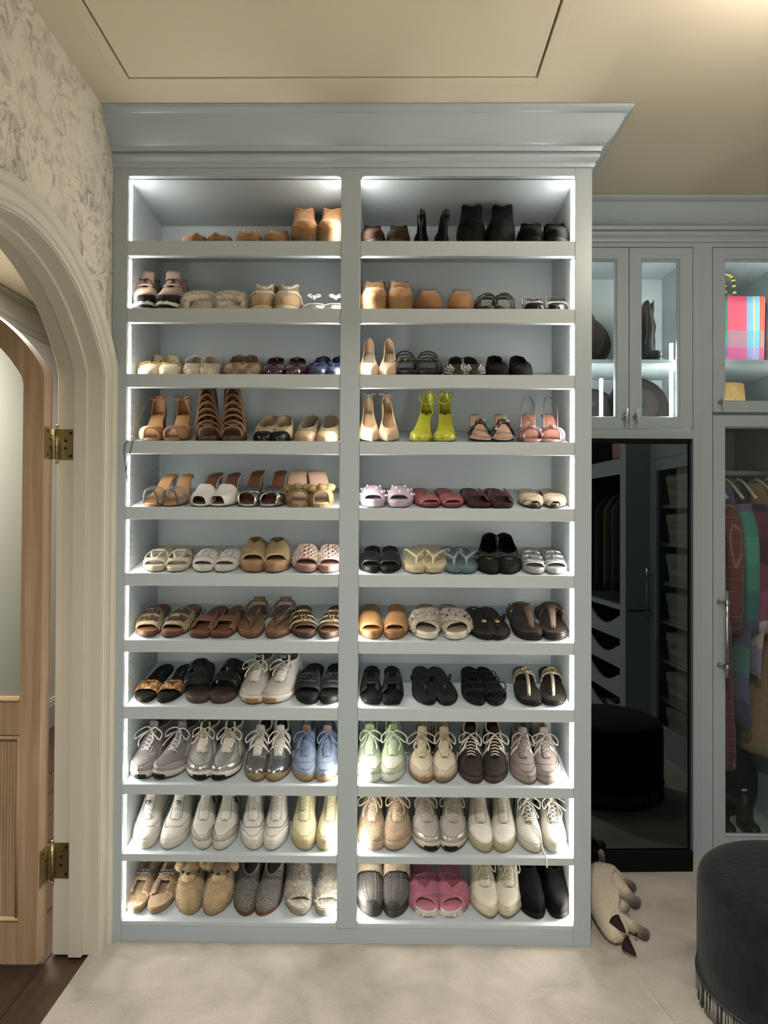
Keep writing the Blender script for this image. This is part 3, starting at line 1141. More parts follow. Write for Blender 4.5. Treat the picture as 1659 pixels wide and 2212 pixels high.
def sneaker(s, body='#c9c4b8', toe=None, box=None, eye=None, heel=None, sole='#cfcabd', sole2='#8a6a48', lace='#d8d4c8', tongue=None, lining='#bdb6a8', insole='#b8ae9c', stripe=None, th=.024, chunky=False, bm=None, rough=.65,
            toebump=None, toem=None, boxm=None, sidep=None, deco=None, nl=5, bowl=True, toecap=None, hscale=1.0, cross=True, panel=None, rng=None, stripem=None, tabc=None, seam=None, high=0.):
    rng = rng or random.Random(int(s.root.location.x * 1e4))
    s.zb = lambda t: (.010 if chunky else .006) * max(0, 1 - t / .28) ** 2 + (.008 * max(0, (t - .85) / .15) ** 2 if chunky else 0)
    s.zt = lambda t: s.zb(t) + th + (.010 * max(0, (t - .4) / .6) if chunky else 0)
    s.sole('midsole', mat(sole, .6, bump=('noise', 120, .06)), scale=1.03, bulge=.003 if chunky else .0012, e=.004)
    s.sole('outsole', mat(sole2, .65), top=lambda t: s.zb(t) + .0065, bot=lambda t: s.zb(t) - .0005, scale=1.035, e=.001)
    if toecap:
        s.sole('toe_bumper', mat(toecap, .6), top=lambda t: s.zb(t) + .015, bot=lambda t: s.zb(t), scale=1.05, a=0, b=.030, n=8)
    body_m = bm or mat(body, rough, bump=('noise', 220, .12))
    h = hscale
    Hf = curve([(0, .013), (.03, .021 * h), (.10, .028 * h), (.2, .034 * h), (.3, .041 * h), (.42, .056 * h), (.54, .071 * h), (.62, .073 * h), (.72, .064 * h), (.82, .058 * h + high), (.92, .064 * h + high), (1, .074 * h + high)])
    owf = curve([(.26, 0), (.275, .12), (.31, .20), (.52, .28), (.58, .42), (.66, .66), (.8, .74), (1, .74)])
    to = .26
    U_ = s.upper('upper', body_m, Hf, to=to, owf=lambda t: 0 if t <= to else owf(t), p=lambda t: .72 + .62 * max(0, min(1, (t - .16) / .22)), q=.82, zb=lambda t: s.zt(t) - .006, solid=.0035, n=34)
    if box:
        s.both('toe_box', boxm or mat(box, rough, bump=toebump), U_, 0, .24, .30, lambda t: 1.0, .0010, na=12)
    if toe:
        tm = toem or mat(toe, .75, bump=('noise', 300, .1))
        mg = lambda t: max(.22, min(1, (.66 if t < .08 else .66 - (t - .08) * 2.0))) if t > .03 else .95
        s.tube('mudguard_edge', mat(shade(toe, .66), .8), [U_(.03 + .27 * i / 14, -1, mg(.03 + .27 * i / 14), .0016) for i in range(14, -1, -1)] + [U_(.03 + .27 * i / 14, 1, mg(.03 + .27 * i / 14), .0016) for i in range(15)], .0009, 4)
        s.both('mudguard', tm, U_, 0, .40, 0, lambda t: max(.22, min(1, (.66 if t < .08 else .66 - (t - .08) * 2.0))) if t > .03 else .95, .0018, na=18)
    if heel:
        s.both('heel_counter', mat(heel, .7), U_, .78, 1.0, 0, lambda t: .35 + .6 * (t - .78) / .22, .0016)
    if sidep:
        s.both('side_panel', mat(sidep, .7, bump=('noise', 200, .1)), U_, .30, .80, 0, lambda t: .60 - .3 * abs(t - .50) / .3, .0015, na=14)
    em = mat(eye or body, rough)
    ev = .88 if stripe else .80
    mb = MB()
    for sd in (-1, 1):
        mb.grid([[U_(.255 + .30 * i / 12, sd, ev + (1 - ev) * j / 3 if i else .90 + .10 * j / 3, .0018) for j in range(4)] for i in range(13)])
    s.build(mb, 'eyestay', em)
    lo = [U_(.255 + .30 * i / 12, -1, ev, .0016) for i in range(12, 0, -1)] + [U_(.25, sd, v, .0016) for sd, v in ((-1, .90), (-1, .95), (1, .95), (1, .90))] + [U_(.255 + .30 * i / 12, 1, ev, .0016) for i in range(1, 13)]
    s.tube('eyestay_edge', mat(shade(eye or body, .62), .8), lo, .0010, 5)
    holes = MB()
    for i in range(nl + 1):
        for sd in (-1, 1):
            holes.ball(U_(.29 + .235 * i / nl, sd, .905, .0024), .0019, 4)
    s.build(holes, 'eyelets', mat(shade(eye or body, .4), .7))
    if stripe:
        n_, c_, t0_ = stripe if isinstance(stripe, tuple) else (3, stripe, .36)
        sm_ = stripem or mat(c_, .5)
        for sd in (-1, 1):
            for i in range(n_):
                ta = t0_ - .05 + .085 * i
                s.patch('stripe', sm_, U_, sd, lambda a, b, ta=ta: ta + .050 * a + .035 * b, lambda a, b: .30 + .58 * b, .0022, na=2, nb=6)
    if seam:
        if True:
            s.tube('seam', mat(seam, .7), [U_(.02 + .36 * (1 - abs(i - 10) / 10) if False else t_, sd_, v_, .0012) for t_, sd_, v_ in
                                            [(.40 - .030 * i, -1, .26 + .05 * i) for i in range(8)] + [(.165, -1, .75), (.155, -1, .95), (.155, 1, .95), (.165, 1, .75)] + [(.40 - .030 * i, 1, .26 + .05 * i) for i in range(7, -1, -1)]], .0011, 5)
    # tongue
    tgm = mat(tongue or body, .75, bump=('noise', 220, .15))
    P = []
    for i in range(13):
        t = .262 + .288 * min(i, 10) / 10
        x0 = U_(t, -1, 1)
        x1 = U_(t, 1, 1)
        w_ = max(.010, (x1[0] - x0[0]) * .5 + .004)
        z0 = min(x0[2], x1[2])
        up = max(0, i - 9) * .009
        P.append([((x0[0] + x1[0]) / 2 + w_ * k / 3 * (1 - .05 * max(0, i - 10)), s.L * t + up * .45, z0 + .003 - .005 * (k / 3) ** 2 + up) for k in range(-3, 4)])
    s.build(MB().grid(P), 'tongue', tgm, solid=.004)
    tip = P[-1][3]
    if tabc:
        s.build(MB().add([tuple(np.array(P[i][j]) + np.array((0, -.0062, .0030))) for i in (9, 10, 11, 12) for j in (1, 3, 5)], [(i * 3 + j, i * 3 + j + 1, i * 3 + j + 4, i * 3 + j + 3) for i in range(3) for j in range(2)]), 'tongue_label', mat(tabc, .5))
    # collar and lining
    ts_ = [.55 + .45 * (i / 12) ** 1.3 for i in range(13)]
    path = [U_(t, -1, 1, .0) for t in ts_[::-1]] + [U_(t, 1, 1, .0) for t in ts_[1:]]
    s.tube('collar', mat(lining, .85, bump=('noise', 200, .2)), path, [.0028 + .0018 * math.sin(PI * i / (len(path) - 1)) for i in range(len(path))], 7)
    s.sole('insole', mat(insole, .8), top=lambda t: s.zt(t) + .006, bot=lambda t: s.zt(t), scale=.88, a=.3)
    # laces
    lm = mat(lace, .8, bump=('weave', 400, .3))
    mb = MB()

    def edge(t, sd, lift_=.0035):
        p = U_(t, sd, .92, .003)
        return Vector(p)
    rows = [.29 + .235 * i / nl for i in range(nl + 1)]
    for i, t in enumerate(rows):
        a, b = edge(t, -1), edge(t, 1)
        if cross and i < nl:
            for sa, sb in ((-1, 1), (1, -1)):
                p, q_ = edge(t, sa), edge(rows[i + 1], sb)
                m_ = (p + q_) / 2 + Vector((0, -.001, .0055 + (.001 if sa > 0 else 0)))
                mb.tube(smooth_path([p, m_, q_], 4), .0024, 5, flat=.6)
        if not cross or i == 0:
            m_ = (a + b) / 2 + Vector((0, -.001, .006))
            mb.tube(smooth_path([a, m_, b], 4), .0026, 5, flat=.6)
    s.build(mb, 'laces', lm)
    if bowl:
        t = rows[-1]
        a, b = edge(t, -1), edge(t, 1)
        c = (a + b) / 2 + Vector((0, -.004, .010))
        mb = MB()
        mb.ball(c, .0055, 6)
        for q in (-1, 1):
            e1, e2 = rng.uniform(.85, 1.25), rng.uniform(-.008, .008)
            mb.tube(smooth_path([c, c + Vector((q * .016, -.004, .010)), c + Vector((q * .036 * e1, -.018 + e2, .000)), c + Vector((q * .034 * e1, -.036 + e2, -.012)), c + Vector((q * .016, -.022, -.001)), c], 5), .0022, 5)
            mb.tube(smooth_path([c, c + Vector((q * .010, -.020, -.001)), c + Vector((q * .020 * e1, -.045, -.012)), c + Vector((q * (.022 + e2), -.062 * e1, -.019))], 5), .0021, 5)
        s.build(mb, 'lace_bow', lm)
    if deco:
        deco(s, U_)
    return U_


SAT, VAL = .80, .93
# ------------------------------------------------------------------ decorations
GOLD = mat('#c9a24a', .28, 1.)
SILV = mat('#b9bbbd', .25, 1.)
PEARL = mat('#e8e2dc', .2, coat=.6)
DKMET = mat('#3b3835', .35, .8)
RAFFIA = mat('#cdb378', .8, bump=('weave', 110, 1.), var=('#a88c58', 160, .6))
SHEAR_M = mat('#b3aa98', .95, bump=('voro', 130, 1.), var=('#857c6c', 70, .5), sheen=.4)
GREYK = mat('#a09a90', .9, bump=('voro', 420, 1.), var=('#3e3a36', 420, .95))


def surf(s, B):
    return lambda a, b, h=.0: B(.5 + s.S * a, .5 + b, h)


def ring(f, c, r, m_, s, name, rad=.0012, parent=None, a0=0, a1=2 * PI, off=.0015, mb=None, closed=True, flat=1.0):
    pts = [f(c[0] + r[0] * math.cos(a0 + (a1 - a0) * i / 20), c[1] + r[1] * math.sin(a0 + (a1 - a0) * i / 20), off) for i in range(20 if closed else 21)]
    m2 = mb or MB()
    m2.tube(pts, rad, 5, closed=closed, flat=flat)
    if mb is None:
        return s.build(m2, name, m_)


def oval_v_hole(S):
    def h(u, k):
        a, b = (u - .5) * S, k - .5
        if (a / .27) ** 2 + (b / .36) ** 2 > 1:
            return False
        return not (abs(abs(a) - (.02 + .10 * (b + .36) / .72)) < .035)
    return h


def d_oval_v(m_):
    def d(s, B):
        f = surf(s, B)
        mb = MB()
        ring(f, (0, 0), (.28, .37), None, s, '', .0018, mb=mb, off=.001)
        for q in (-1, 1):
            mb.tube([f(q * (.02 + .11 * i / 6), -.33 + .66 * i / 6, .0015) for i in range(7)], .0026, 6)
        s.build(mb, 'oval_v_emblem', m_)
    return d


def d_cc(m_):
    def d(s, B):
        f = surf(s, B)
        mb = MB()
        for q in (-1, 1):
            ring(f, (q * .045, .05), (.10, .26), None, s, '', .0024, mb=mb, a0=(PI if q > 0 else 0) - 2.1, a1=(PI if q > 0 else 0) + 2.1, closed=False)
        for i in range(9):
            mb.tube([f(-.18 + .045 * i, -.30, .001), f(-.17 + .045 * i, -.22, .002)], .0022, 5)
        s.build(mb, 'interlocked_c_emblem', m_)
    return d


def d_plaque(m_, sz=.12, b0=.18, base=None):
    def d(s, B):
        f = surf(s, B)
        tri = [(-sz, b0 + sz * 1.2), (sz, b0 + sz * 1.2), (0, b0 - sz * 1.6)]
        s.build(MB().prism(tri, lambda a, b, h: f(a, b, .0015 + h), .0025), 'triangle_plaque', m_, smooth=False)
        if base:
            k = .72
            t2 = [(x * k, (y - b0) * k + b0) for x, y in tri]
            s.build(MB().prism(t2, lambda a, b, h: f(a, b, .004 + h), .001), 'plaque_face', base, smooth=False)
    return d


def d_pearls(rows, m_, r=.0042):
    def d(s, B):
        for u, k in rows:
            s.build(MB().ball(B(u, k, .002), r, 6), 'pearl', m_)
    return d


def d_text(lines, m_, sx=.10, sy=.16, gap=.30, bold=.04, off=.0012, b0=0.):
    def d(s, B):
        f = surf(s, B)
        for i, t in enumerate(lines):
            bb = b0 + gap * ((len(lines) - 1) / 2 - i)
            s.build(text_map(t, lambda x, y: f(x * sx, bb + y * sy, off), bold), 'lettering', m_, smooth=False, solid=.0012)
    return d


def d_gg(m_, sz=(.10, .26), off=.0015, rad=.0022, c=(0, 0), chev=None):
    def d(s, B):
        f = surf(s, B)
        mb = MB()
        for q in (-1, 1):
            cc = (c[0] + q * sz[0] * .42, c[1])
            g0 = 0 if q > 0 else PI
            ring(f, cc, sz, None, s, '', rad, mb=mb, a0=g0 + .5, a1=g0 + 2 * PI - .15, closed=False, off=off)
            mb.tube([f(cc[0] + q * sz[0] * (1 - .55 * i / 3), c[1] - sz[1] * .05, off) for i in range(4)], rad, 5)
        s.build(mb, 'interlocked_g_emblem', m_)
        if chev:
            mb = MB()
            for i in range(9):
                b = -.46 + .115 * i
                for q in (-1, 1):
                    mb.tube([f(q * (.16 + .26 * j / 4), b + .10 * (1 - j / 4) * (1 if j % 2 else .4), .0004) for j in range(5)], .0013, 4)
            s.build(mb, 'chevron_ribs', chev)
    return d


def buckle(s, f, c, r, m_, name='buckle', rad=.0013, off=.003):
    pts = [f(c[0] + x * r[0], c[1] + y * r[1], off) for x, y in ((-1, -1), (0, -1), (1, -1), (1, 0), (1, 1), (0, 1), (-1, 1), (-1, 0))]
    mb = MB().tube(pts, rad, 5, closed=True)
    mb.tube([f(c[0], c[1] - r[1], off), f(c[0], c[1] + r[1], off + .001)], rad * .8, 5)
    return s.build(mb, name, m_)


def d_chain(m_, v0=.35, t=.30):
    def d(s, U_):
        pts = [U_(t + .02 * (1 - v), -1, v, .003) for v in (.3, .45, .6, .75, .9)] + [U_(t, -1, 1, .004)] + [U_(t + .02 * (1 - v), 1, v, .003) for v in (.9, .75, .6, .45, .3)]
        for i in range(len(pts) - 1):
            a, b = Vector(pts[i]), Vector(pts[i + 1])
            c, dd = (a + b) / 2, (b - a)
            n = Vector((0, 1, .4)).normalized() if i % 2 else Vector((0, .3, 1)).normalized()
            e = [c + dd * .68 * math.cos(k * PI / 5) + n * .0045 * math.sin(k * PI / 5) for k in range(10)]
            s.build(MB().tube(e, .0013, 5, closed=True), 'chain_link', m_)
    return d


def strap_loop(s, m_, pts, r=.003, name='strap', flat=.45, **k):
    return s.tube(name, m_, smooth_path(pts, 5), r, 6, flat=flat, **k)


WHERE = {('l', 0): 'one nearer the arched door', ('l', 1): 'one nearer the middle post', ('r', 0): 'one nearer the middle post', ('r', 1): 'one nearer the mirror'}
ORD = ['top', 'second', 'third', 'fourth', 'fifth', 'sixth', 'seventh', 'eighth', 'ninth', 'tenth', 'bottom']


def P(row, bay, fn, kw, name, cat, desc, A, B_=None, pre=None, post=None, swap=False, **sk):
    for i, pos in enumerate((A, B_)):
        if pos is None:
            continue
        side = (1 if i == 0 else -1) * (-1 if swap else 1)
        s = Shoe(name, '%s, %s' % (desc, WHERE[(bay, i)]), cat, 'shoes on the %s shelf of the %s bay' % (ORD[row - 1], 'door side' if bay == 'l' else 'mirror side'), row - 1, pos[0], pos[1], side, **sk)
        s.i = i
        r = fn(s, **kw)
        if post:
            post(s, r)


# ------------------------------------------------------------------ top shelf
def low_slide(s, **k):
    slide(s, **k)


P(1, 'l', slipper, dict(up='#8f5c2e', sole='#6a4524', ins='#8a5a30', Ht=.031, Hc=.034, to=.42, th=.012, cuff='#85532a', cuffr=.004, cuff_fuzz=None), 'flat_slipper', 'slipper', 'flat low brown suede slipper on the top shelf', (-0.6449, -11.8), (-0.5616, -11.0))


def moc_braid(s, U_):
    m1, m2 = mat('#e8e4da', .7), mat('#2a1a12', .7)
    for i, m_ in ((0, m1), (1, m2)):
        mb = MB()
        for k in range(i, 22, 2):
            t = .40 + .40 * k / 22
            for sd in (-1, 1):
                mb.ball(U_(t, sd, 1, .002), .0038, 5)
        s.build(mb, 'collar_braid', m_)


P(1, 'l', slipper, dict(up='#9a6636', sole='#6f4c2b', ins='#b08a5c', Ht=.042, Hc=.052, to=.36, th=.012, deco=moc_braid, cuffr=.004), 'moccasin_slipper', 'slipper', 'brown suede moccasin with black and white beaded collar', (-0.4685, -8.0), (-0.3796, -6.2))
P(1, 'l', slipper, dict(up='#b9793c', sole='#7e5a34', foxing='#8a6238', Ht=.058, Hc=.102, to=.50, th=.034, cuff='#b9793c', cuffr=.005, cuff_fuzz=None, throat=.1), 'platform_ankle_boot', 'boot', 'tall chestnut suede platform boot on the top shelf', (-0.2845, -5.2), (-0.2002, -4.0), W=.092)
P(1, 'r', slipper, dict(up='#35231a', sole='#2f2018', ins='#5b4332', Ht=.048, Hc=.066, to=.42, th=.016, cuff='#302018', cuffr=.004, cuff_fuzz=(.01, .006)), 'clog', 'slipper', 'dark brown clog on the top shelf', (-0.0650, -1.1), (0.0178, -0.4), W=.08)


def back_heel(s, **k):
    """shown from behind: the flared heel faces out"""
    s.root.rotation_euler = (Matrix.Rotation(SLOPE, 3, 'X') @ Matrix.Rotation(PI + (.05 if s.i else -.05), 3, 'Z')).to_euler()
    s.root.location.y += .19
    s.root.location.z += .19 * math.tan(SLOPE)
    heeled(s, ins='#14100e', out='#0d0c0c', rise=.086, kind='flare', r0=.012)
    s.band('band', mat('#0f0e0e', .45), .08, .34, .045)
    s.tube('heel_cap', mat('#0c0b0b', .4), [(0, s.L * .95, .0), (0, s.L * .95, .006)], .017, 8)
    U_ = s.upper('heel_counter', mat('#100f0f', .45), curve([(.8, .0), (.9, .012), (1, .02)]), to=.1, ow=.95, a=.8, zb=s.zb)


P(1, 'r', back_heel, {}, 'heeled_mule', 'heel', 'black mule standing heel outward between brown clogs and black boots', (0.0984, 2.4), (0.1613, 4.0), L=.19, W=.052)
P(1, 'r', slipper, dict(up='#0c0b0b', sole='#0a0909', foxing='#0b0a0a', Ht=.060, Hc=.112, to=.50, th=.034, cuff='#0c0b0b', cuff_fuzz=None, throat=.1), 'platform_ankle_boot', 'boot', 'tall black suede platform boot on the top shelf', (0.2477, 7.4), (0.3437, 8.4), W=.092)
P(1, 'r', slipper, dict(up='#0e0d0d', sole='#0b0b0b', ins='#222', Ht=.048, Hc=.066, to=.44, th=.022, cuff='#0e0d0d', cuffr=.005, cuff_fuzz=(.008, .006)), 'clog', 'slipper', 'low black suede clog on the top shelf', (0.4372, 12.3), (0.5306, 6.6), W=.09)


# ------------------------------------------------------------------ second shelf
def hiker(s, **k):
    s.zb = lambda t: .012 * max(0, 1 - t / .25) ** 2
    s.zt = lambda t: s.zb(t) + .024
    s.sole('midsole', mat('#e2ddd2', .6), scale=1.03, bulge=.002)
    s.sole('outsole', mat('#161514', .7), top=lambda t: s.zb(t) + .011, scale=1.05)
    s.sole('toe_bumper', mat('#191716', .6), top=lambda t: s.zb(t) + .040, bot=lambda t: s.zb(t) + .020, scale=1.04, a=0, b=.2, n=8)
    um = mat('#b89a86', .8, bump=('noise', 160, .2), var=('#8d7260', 30, .4))
    owf = curve([(.33, 0), (.36, .18), (.55, .28), (.62, .5), (.7, .72), (1, .74)])
    U_ = s.upper('upper', um, curve([(0, .026), (.05, .036), (.2, .05), (.33, .062), (.48, .072), (.58, .088), (.7, .088), (1, .090)]), to=.33, owf=lambda t: 0 if t < .33 else owf(t), zb=lambda t: s.zt(t) - .006, p=.6)
    s.both('heel_counter', mat('#7c5f4e', .8), U_, .74, 1, 0, .5, .002)
    s.both('mudguard', mat('#2a2422', .7), U_, 0, .3, 0, lambda t: .55 - t * .9, .002)
    P_ = [[((k / 3) * .024, s.L * (.36 + .24 * i / 10), U_(.36 + .24 * i / 10, 1, 1)[2] + .004 - .006 * (k / 3) ** 2 + max(0, i - 8) * .009) for k in range(-3, 4)] for i in range(12)]
    s.build(MB().grid(P_), 'tongue', mat('#a8897a', .85), solid=.006)
    lm = mat('#3a2c25', .7)
    mb = MB()
    for i in range(6):
        a, b = Vector(U_(.38 + .035 * i, -1, .95, .003)), Vector(U_(.38 + .035 * (i + .6), 1, .95, .003))
        mb.tube([a, (a + b) / 2 + Vector((0, -.003, .008)), b], .0022, 5)
    c = Vector(U_(.52, 1, 1)) + Vector((-.012, -.006, .008))
    for q in (-1, 1):
        mb.tube(smooth_path([c, c + Vector((q * .02, -.02, -.002)), c + Vector((q * .038, -.03, -.045)), c + Vector((q * .034, -.06, -.07))], 5), .002, 5)
    s.build(mb, 'laces', lm)
    s.rim('collar', mat('#8e7565', .9), U_, .007, t0=.62)
    s.tube('pull_tab', mat('#2b2220', .7), smooth_path([(-.006, s.L, s.zt(1) + .07), (0, s.L * 1.03, s.zt(1) + .100), (.006, s.L, s.zt(1) + .07)], 5), .003)


P(2, 'l', hiker, {}, 'hiking_boot', 'boot', 'beige hiking boot with black and white sole and dark laces', (-0.8126, -8.1), (-0.7265, -6.5), W=.09, L=.25)


def fluff(s, **k):
    m_ = mat('#cfc4ae', .95, bump=('noise', 130, .8), sheen=.5)
    r_ = cross_slide(s, '#b9a88c', '#c4b79f', '#cfc4ae', th=.014, bm=m_, bandth=.018, fuzz=(.014, .02), nu=36, nk=14, H=curve([(0, .014), (.3, .026), (.6, .034)]), bedm=m_)
    for B in r_:
        furry(B.obj, 2200, .012)


P(2, 'l', fluff, {}, 'shearling_slide', 'slipper', 'low cream fluffy crossband slide', (-0.6287, -8.9), (-0.5240, -9.4), W=.092)


def trimclog(s, **k):
    U_ = slipper(s, up='#b08a62', sole='#c9b594', ins='#d8cdb8', Ht=.050, Hc=.078, to=.44, th=.016, cuff='#d9cfba', cuffr=.006, cuff_fuzz=(.006, .008))
    p = [U_(.27 + .1 * (1 - v), sd, v, .003) for sd, vs in ((-1, (.0, .25, .5, .75, .9)), (1, (1, .75, .5, .25, .0))) for v in vs]
    s.tube('fleece_trim', mat('#d9cfba', .95, bump=('noise', 200, .6)), smooth_path(p, 4), .0052, 7, fuzz=(.006, .007))
    for sd in (-1, 1):
        s.tube('embroidery', mat('#cdb48c', .7), smooth_path([U_(.34 + .05 * math.cos(a), sd, .55 + .2 * math.sin(a), .002) for a in (0, 1.2, 2.4, 3.6, 4.8)], 4), .0012, 5)


P(2, 'l', trimclog, {}, 'clog', 'slipper', 'tan suede clog edged with cream fleece', (-0.4314, 0.2), (-0.3439, -4.1), W=.086)


def white_bow_sandal(s, **k):
    slide(s, sole='#cfcfca', bed='#d8d6d0', band='#dcdad4', th=.014, tf=.12, tr=.30, H=.030)
    bow(s, (s.cx(.3), s.L * .26, s.zt(.3) + .034), .02, mat('#dcdad4', .6), r=.004, tails=False, up=.5)


P(2, 'l', white_bow_sandal, {}, 'flat_sandal', 'sandal', 'low white flat sandal with a knotted strap', (-0.2603, -0.4), (-0.1857, -2.4))


def tassel(s, U_):
    m_ = mat('#8a5a2c', .8)
    t = .24
    z = Vector(U_(t, 1, 1, .003))
    s.build(MB().tube(smooth_path([U_(.26, -1, .8, .002), U_(.25, -1, 1, .003), U_(.26, 1, .8, .002)], 5), .0014, 5).tube([z, z + Vector((.003, -.018, -.012))], .0016, 5).tube([z, z + Vector((-.004, -.02, -.012))], .0016, 5), 'leather_ties', m_)
    s.both('stitched_tab', mat('#a5713a', .85), U_, .27, .40, .82, 1., .0016)


P(2, 'r', slipper, dict(up='#b07a42', sole='#94683a', foxing='#94683a', Ht=.058, Hc=.080, to=.44, th=.028, cuff='#a8733c', cuffr=.004, cuff_fuzz=None, deco=tassel), 'platform_slipper', 'slipper', 'chestnut platform slipper with stitched tab and leather ties', (-0.0632, 1.9), (0.0288, -3.2), W=.088)
P(2, 'r', slipper, dict(up='#a0693a', sole='#6e4a2a', ins='#7c5836', Ht=.058, Hc=.070, to=.46, th=.012, cuff='#8a5a30', cuffr=.003, cuff_fuzz=None, bump=('noise', 40, .3)), 'clog', 'slipper', 'plain round tan suede clog on the second shelf', (0.1174, 2.9), (0.2175, 5.3), W=.09)


def strappy(s, sole='#3c3b28', bed='#5a5740', strap='#4a4a34', zr=.055, rr=.0028, knots=False, zbase=.02, **k):
    footbed(s, mat(sole, .6), mat(bed, .6), .014)
    m_ = mat(strap, .5)
    s.band('toe_band', m_, .12, .30, .034, th=.004)
    s.band('cross_strap', m_, lambda u: .26 + .1 * u, lambda u: .32 + .1 * u, .044, lift=.003, th=.003)
    l, r = s.w(.75)
    mb = [(-l, s.L * .66, s.zt(.7)), (-l * 1.02, s.L * .72, s.zt(.7) + zr * .7), (-l * .4, s.L * .8, s.zt(.7) + zr), (r * .6, s.L * .84, s.zt(.7) + zr * .92), (r * 1.02, s.L * .74, s.zt(.7) + zr * .5), (r, s.L * .66, s.zt(.7))]
    strap_loop(s, m_, mb, rr, 'ankle_strap')
    strap_loop(s, m_, [(-l, s.L * .8, s.zt(.8)), (-l * .9, s.L * .93, s.zt(.9) + .04), (0, s.L * .99, s.zt(.9) + .05), (r * .9, s.L * .93, s.zt(.9) + .04), (r, s.L * .8, s.zt(.8))], rr, 'heel_strap')
    f = lambda a, b, h: (s.cx(.3) + r * .95 + a, s.L * .7, s.zt(.7) + zr * .55 + b)
    buckle(s, f, (0, 0), (.004, .005), SILV, rad=.001)
    if knots:
        for t, x in ((.14, 0), (.2, -.02), (.22, .02), (.3, 0)):
            mb = MB().ball((s.cx(t) + x, s.L * t, s.zt(t) + .038), .011, 8, (1.2, .8, .8))
            s.build(mb, 'knot', m_, fuzz=(.006, .006))


P(2, 'r', strappy, dict(), 'strappy_sandal', 'sandal', 'olive green sandal with a raised ankle strap', (0.2973, 9.8), (0.3551, 7.8), W=.072)


def wb_slingback(s, **k):
    U_ = flat_shoe(s, up='#d9d5c8', ins='#cfc6b2', sole='#1b1a19', to=.30, cap='#141313', bowc='#161515', capt=.17, backless=.62)
    l, r = s.w(.62)
    strap_loop(s, mat('#d9d5c8', .5), [(-l, s.L * .6, .03), (-l * .9, s.L * .85, .055), (0, s.L, .062), (r * .9, s.L * .85, .055), (r, s.L * .6, .03)], .003, 'sling_strap')


P(2, 'r', wb_slingback, {}, 'slingback_flat', 'flat', 'white slingback flat with black toe and bow', (0.4574, 7.0), (0.5357, 6.3), W=.078)


# ------------------------------------------------------------------ third shelf
def cream_chain(s, **k):
    U_ = flat_shoe(s, up='#d9cba8', ins='#cdbd97', sole='#8a7350', to=.34, hs=.04, hh=.060, deco=d_chain(GOLD, t=.30), rimc='#c4b48e')


P(3, 'l', cream_chain, {}, 'chain_loafer', 'loafer', 'cream leather loafer with a gold chain', (-0.7934, -9.9), (-0.7170, -16.4), W=.08)


def stud_flat(s, **k):
    U_ = flat_shoe(s, up='#c0b09a', ins='#cbbca4', sole='#7d6850', to=.28, hh=.056)
    for t, v in ((.08, .5), (.14, .8), (.18, .55), (.24, .8), (.22, .4), (.12, .35)):
        for sd in (-1, 1):
            s.build(MB().ball(U_(t, sd, v, .001), .0022, 5), 'stud', GOLD)
    l, r = s.w(.5)
    strap_loop(s, mat('#cfc4b0', .4), [(-l, s.L * .52, .02), (-l * .9, s.L * .52, .048), (0, s.L * .53, .060), (r * .9, s.L * .52, .048), (r, s.L * .52, .02)], .004, 'instep_strap')


P(3, 'l', stud_flat, {}, 'strapped_flat', 'flat', 'pale beige studded flat with an instep strap', (-0.6501, -7.4), (-0.5931, -10.6), W=.076)


def net_flat(s, **k):
    U_ = flat_shoe(s, up='#b79b78', ins='#c8a98a', sole='#8d7250', to=.36, um=mat('#b79b78', .8, bump=('weave', 120, 1.), var=('#8a6e4e', 260, .3)), hh=.060, hs=.040, rimc='#a88c68')
    mb = MB()
    for i in range(9):
        for sg in (-1, 1):
            for sd in (-1, 1):
                mb.tube([U_(.06 + .045 * i + sg * .06 * (v - .5), sd, v, .001) for v in (.15, .4, .65, .95) if .06 + .045 * i + sg * .06 * (v - .5) < .36], .0009, 4) if .06 + .045 * i + .03 < .36 else None
    s.build(mb, 'lattice_weave', mat('#cbb08a', .7))


P(3, 'l', net_flat, {}, 'woven_flat', 'flat', 'beige lattice-woven slip-on flat', (-0.5157, -6.2), (-0.4586, -9.9), W=.074)
BURG = mat('#3a0d14', .12, coat=.9)
P(3, 'l', flat_shoe, dict(up='#3a0d14', um=BURG, ins='#241014', sole='#1c0d0f', to=.26, bowc='#2c0a10', rimc='#2c0a10', hh=.052), 'ballet_flat', 'flat', 'burgundy patent ballet flat with a thin bow', (-0.3842, -6.0), (-0.3116, -6.0), W=.084)
P(3, 'l', flat_shoe, dict(up='#232a52', ins='#e0d8c0', sole='#17182a', to=.22, bowc='#2a3468', rimc='#1a1f45', hh=.056, cap='#2d3355', capt=.14), 'ballet_flat', 'flat', 'navy ballet flat with cream insole and bow', (-0.2456, 0.4), (-0.1818, -1.1), W=.078)
P(3, 'r', pump, dict(up='#d3b08c', ins='#d6b892', rise=.053, pad='#cfc4b0'), 'pointed_pump', 'heel', 'nude pointed pump with a clear heel pad', (-0.0764, -0.7), (-0.0117, -0.3), L=.19, W=.075, toe='point')
P(3, 'r', strappy, dict(sole='#1e1a15', bed='#2c261e', strap='#37301f', zr=.06, knots=True), 'strappy_sandal', 'sandal', 'dark bronze knotted sandal with a looped ankle strap', (0.0470, -0.2), (0.1208, -0.5), W=.086)


